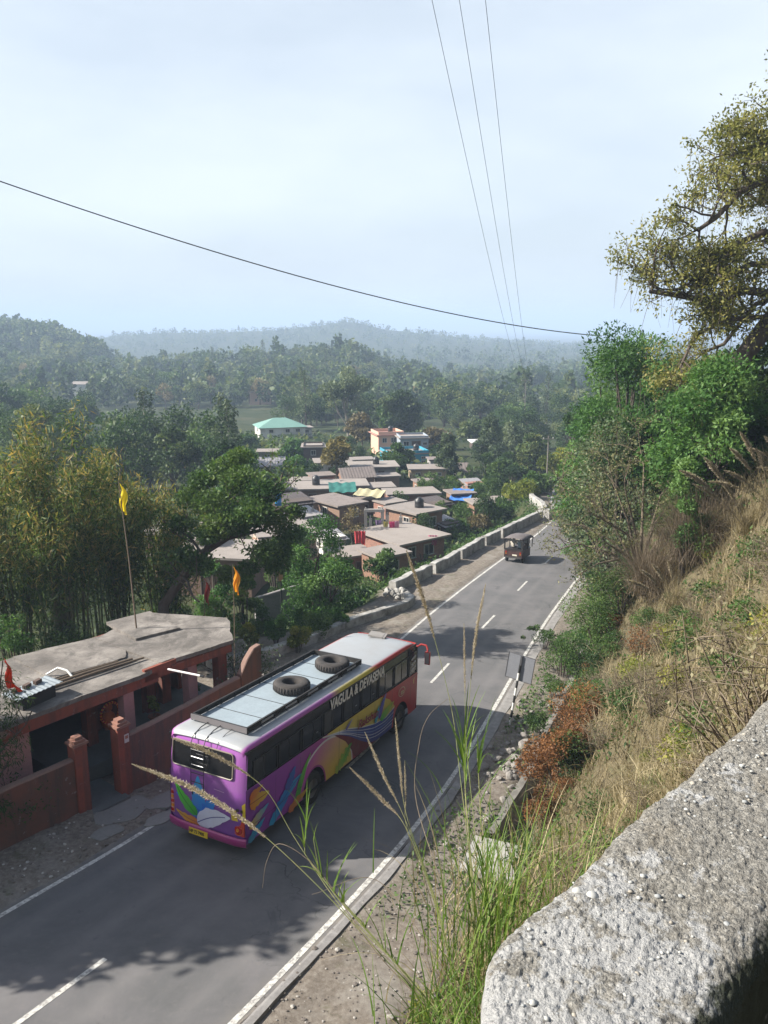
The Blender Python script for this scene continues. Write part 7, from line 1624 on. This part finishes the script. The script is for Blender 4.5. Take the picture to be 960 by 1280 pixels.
grass_stem('tall pale seed head pointing up at the road dashes', [B2,(590,1100,2.6),(580,957,2.9),(585,891,3.0),(594,800,3.15),(607,730,3.3)], .70, 1500, .04, .0024, .004)
grass_stem('thin upright seed head between the two tall ones', [B2,(596,1080,2.6),(583,930,2.9),(581,850,3.05),(580,779,3.2)], .70, 900, .03, .0020, .003)
J0 = (508,1036,2.75)
grass_stem('brown seed head leaning furthest left beside the bus wheel', [B1,(545,1135,2.6),J0,(478,1000,2.85),(437,959,2.95)], .60, 1400, .038, .0024, .006)
grass_stem('brown seed head second from left beside the bus', [B1,(546,1135,2.62),(508,1028,2.77),(480,970,2.87),(456,915,2.97)], .60, 1200, .034, .0022, .005)
grass_stem('brown seed head third from left beside the bus front wheel', [B1,(547,1135,2.64),(509,1022,2.78),(500,960,2.88),(494,897,2.98)], .60, 1100, .032, .0022, .005)
grass_stem('thin short brown spike right of the other brown seed heads', [B1,(548,1135,2.66),(510,1040,2.78),(507,995,2.85),(506,951,2.93)], .66, 600, .022, .0020, .004)
grass_stem('bare hooked stem curving over the right lane', [B2,(556,1120,2.6),(520,1000,2.85),(524,930,2.95),(536,895,3.0),(560,873,3.05)], 1, 0)
grass_stem('bare dry stem bent over beside the rear of the bus', [B0,(470,1190,2.5),(400,1090,2.65),(352,1055,2.7),(334,1075,2.72),(328,1110,2.72)], 1, 0)
grass_stem('long thin dry stem lying across the dirt verge', [(600,1290,2.3),(540,1190,2.4),(470,1100,2.55),(390,1118,2.5)], 1, 0)
# leafy green culms among them
def culm(label, pts, nl, L, seed):
    P = np.array([at(*p) for p in pts]); b = P[0]; t = thing('tall_grass', label, 'tall grass', tuple(b), 0, 'leafy green grass culms in front of the road'); mb = MB(); q = np.linspace(0,len(P)-1,24); i = np.clip(q.astype(int),0,len(P)-2); C = P[i]+(P[i+1]-P[i])*(q-i)[:,None]; mb.tube(C-b, np.linspace(.0032,.0015,24), 5, 0, cap=False); mb.build('stem', STEMG, t)
    rg = np.random.default_rng(seed); k_ = rg.integers(6, 24, nl); mb = MB(); blades(mb, (C-b)[k_], L*rg.uniform(.5,1.2,nl), .007, rg, .55, None, 6, 0, .55, .9); mb.build('blades', BLADE, t)
culm('leafy green culm in front of the rear wheel shadow', [B0,(500,1210,2.45),(420,1120,2.6),(380,1066,2.7),(385,1010,2.75)], 16, .20, 611)
culm('leafy green culm below the straight seed head', [B0,(505,1215,2.45),(440,1140,2.6),(400,1095,2.65),(392,1050,2.7)], 14, .18, 612)
culm('tall leafy green culm in front of the white edge line', [B2,(592,1110,2.6),(582,1000,2.85),(580,930,2.95)], 22, .26, 613)
culm('leafy green culm just right of the tall one', [(615,1290,2.4),(606,1120,2.6),(600,1000,2.8),(596,930,2.9)], 22, .26, 614)
def tuft(label, px, py, Y, n, L, w, seed, lean=.4, tint=None, mat=None, spread=.12):
    b = np.array(at(px, py, Y)); b[2] = min(b[2], ground_z(b[0], b[1]) + .0) if False else b[2]; t = thing('grass_tuft', label, 'grass tuft', tuple(b), 0, 'grass tufts growing at the foot of the concrete wall'); rg = np.random.default_rng(seed); mb = MB()
    blades(mb, rg.normal(size=(n,3))*[spread,spread,.03], L*rg.uniform(.35,1.15,n), w, rg, lean, None, 7, 0, tint, 1.0); mb.build('blades', mat or BLADE, t)
tuft('tall fresh green grass tuft left of the concrete wall corner', 605, 1230, 2.45, 80, .66, .006, 621, .34)
tuft('dense green tuft drooping beside the wall corner', 650, 1175, 2.6, 120, .46, .0055, 622, .6)
tuft('low bright grass tuft at the bottom beside the wall end', 580, 1320, 2.2, 220, .30, .0055, 623, .8)
tuft('dry straw grass mixed behind the fresh green tuft', 640, 1170, 2.8, 260, .42, .004, 624, .5, .5, STRAW, .2)
tuft('thin straw grass reaching up towards the white line', 585, 1250, 2.5, 60, .60, .0035, 625, .45, .55, STRAW, .12)
tuft('green grass blades rising along the far side of the wall', 690, 1105, 3.2, 150, .34, .006, 626, .6, None, None, .2)
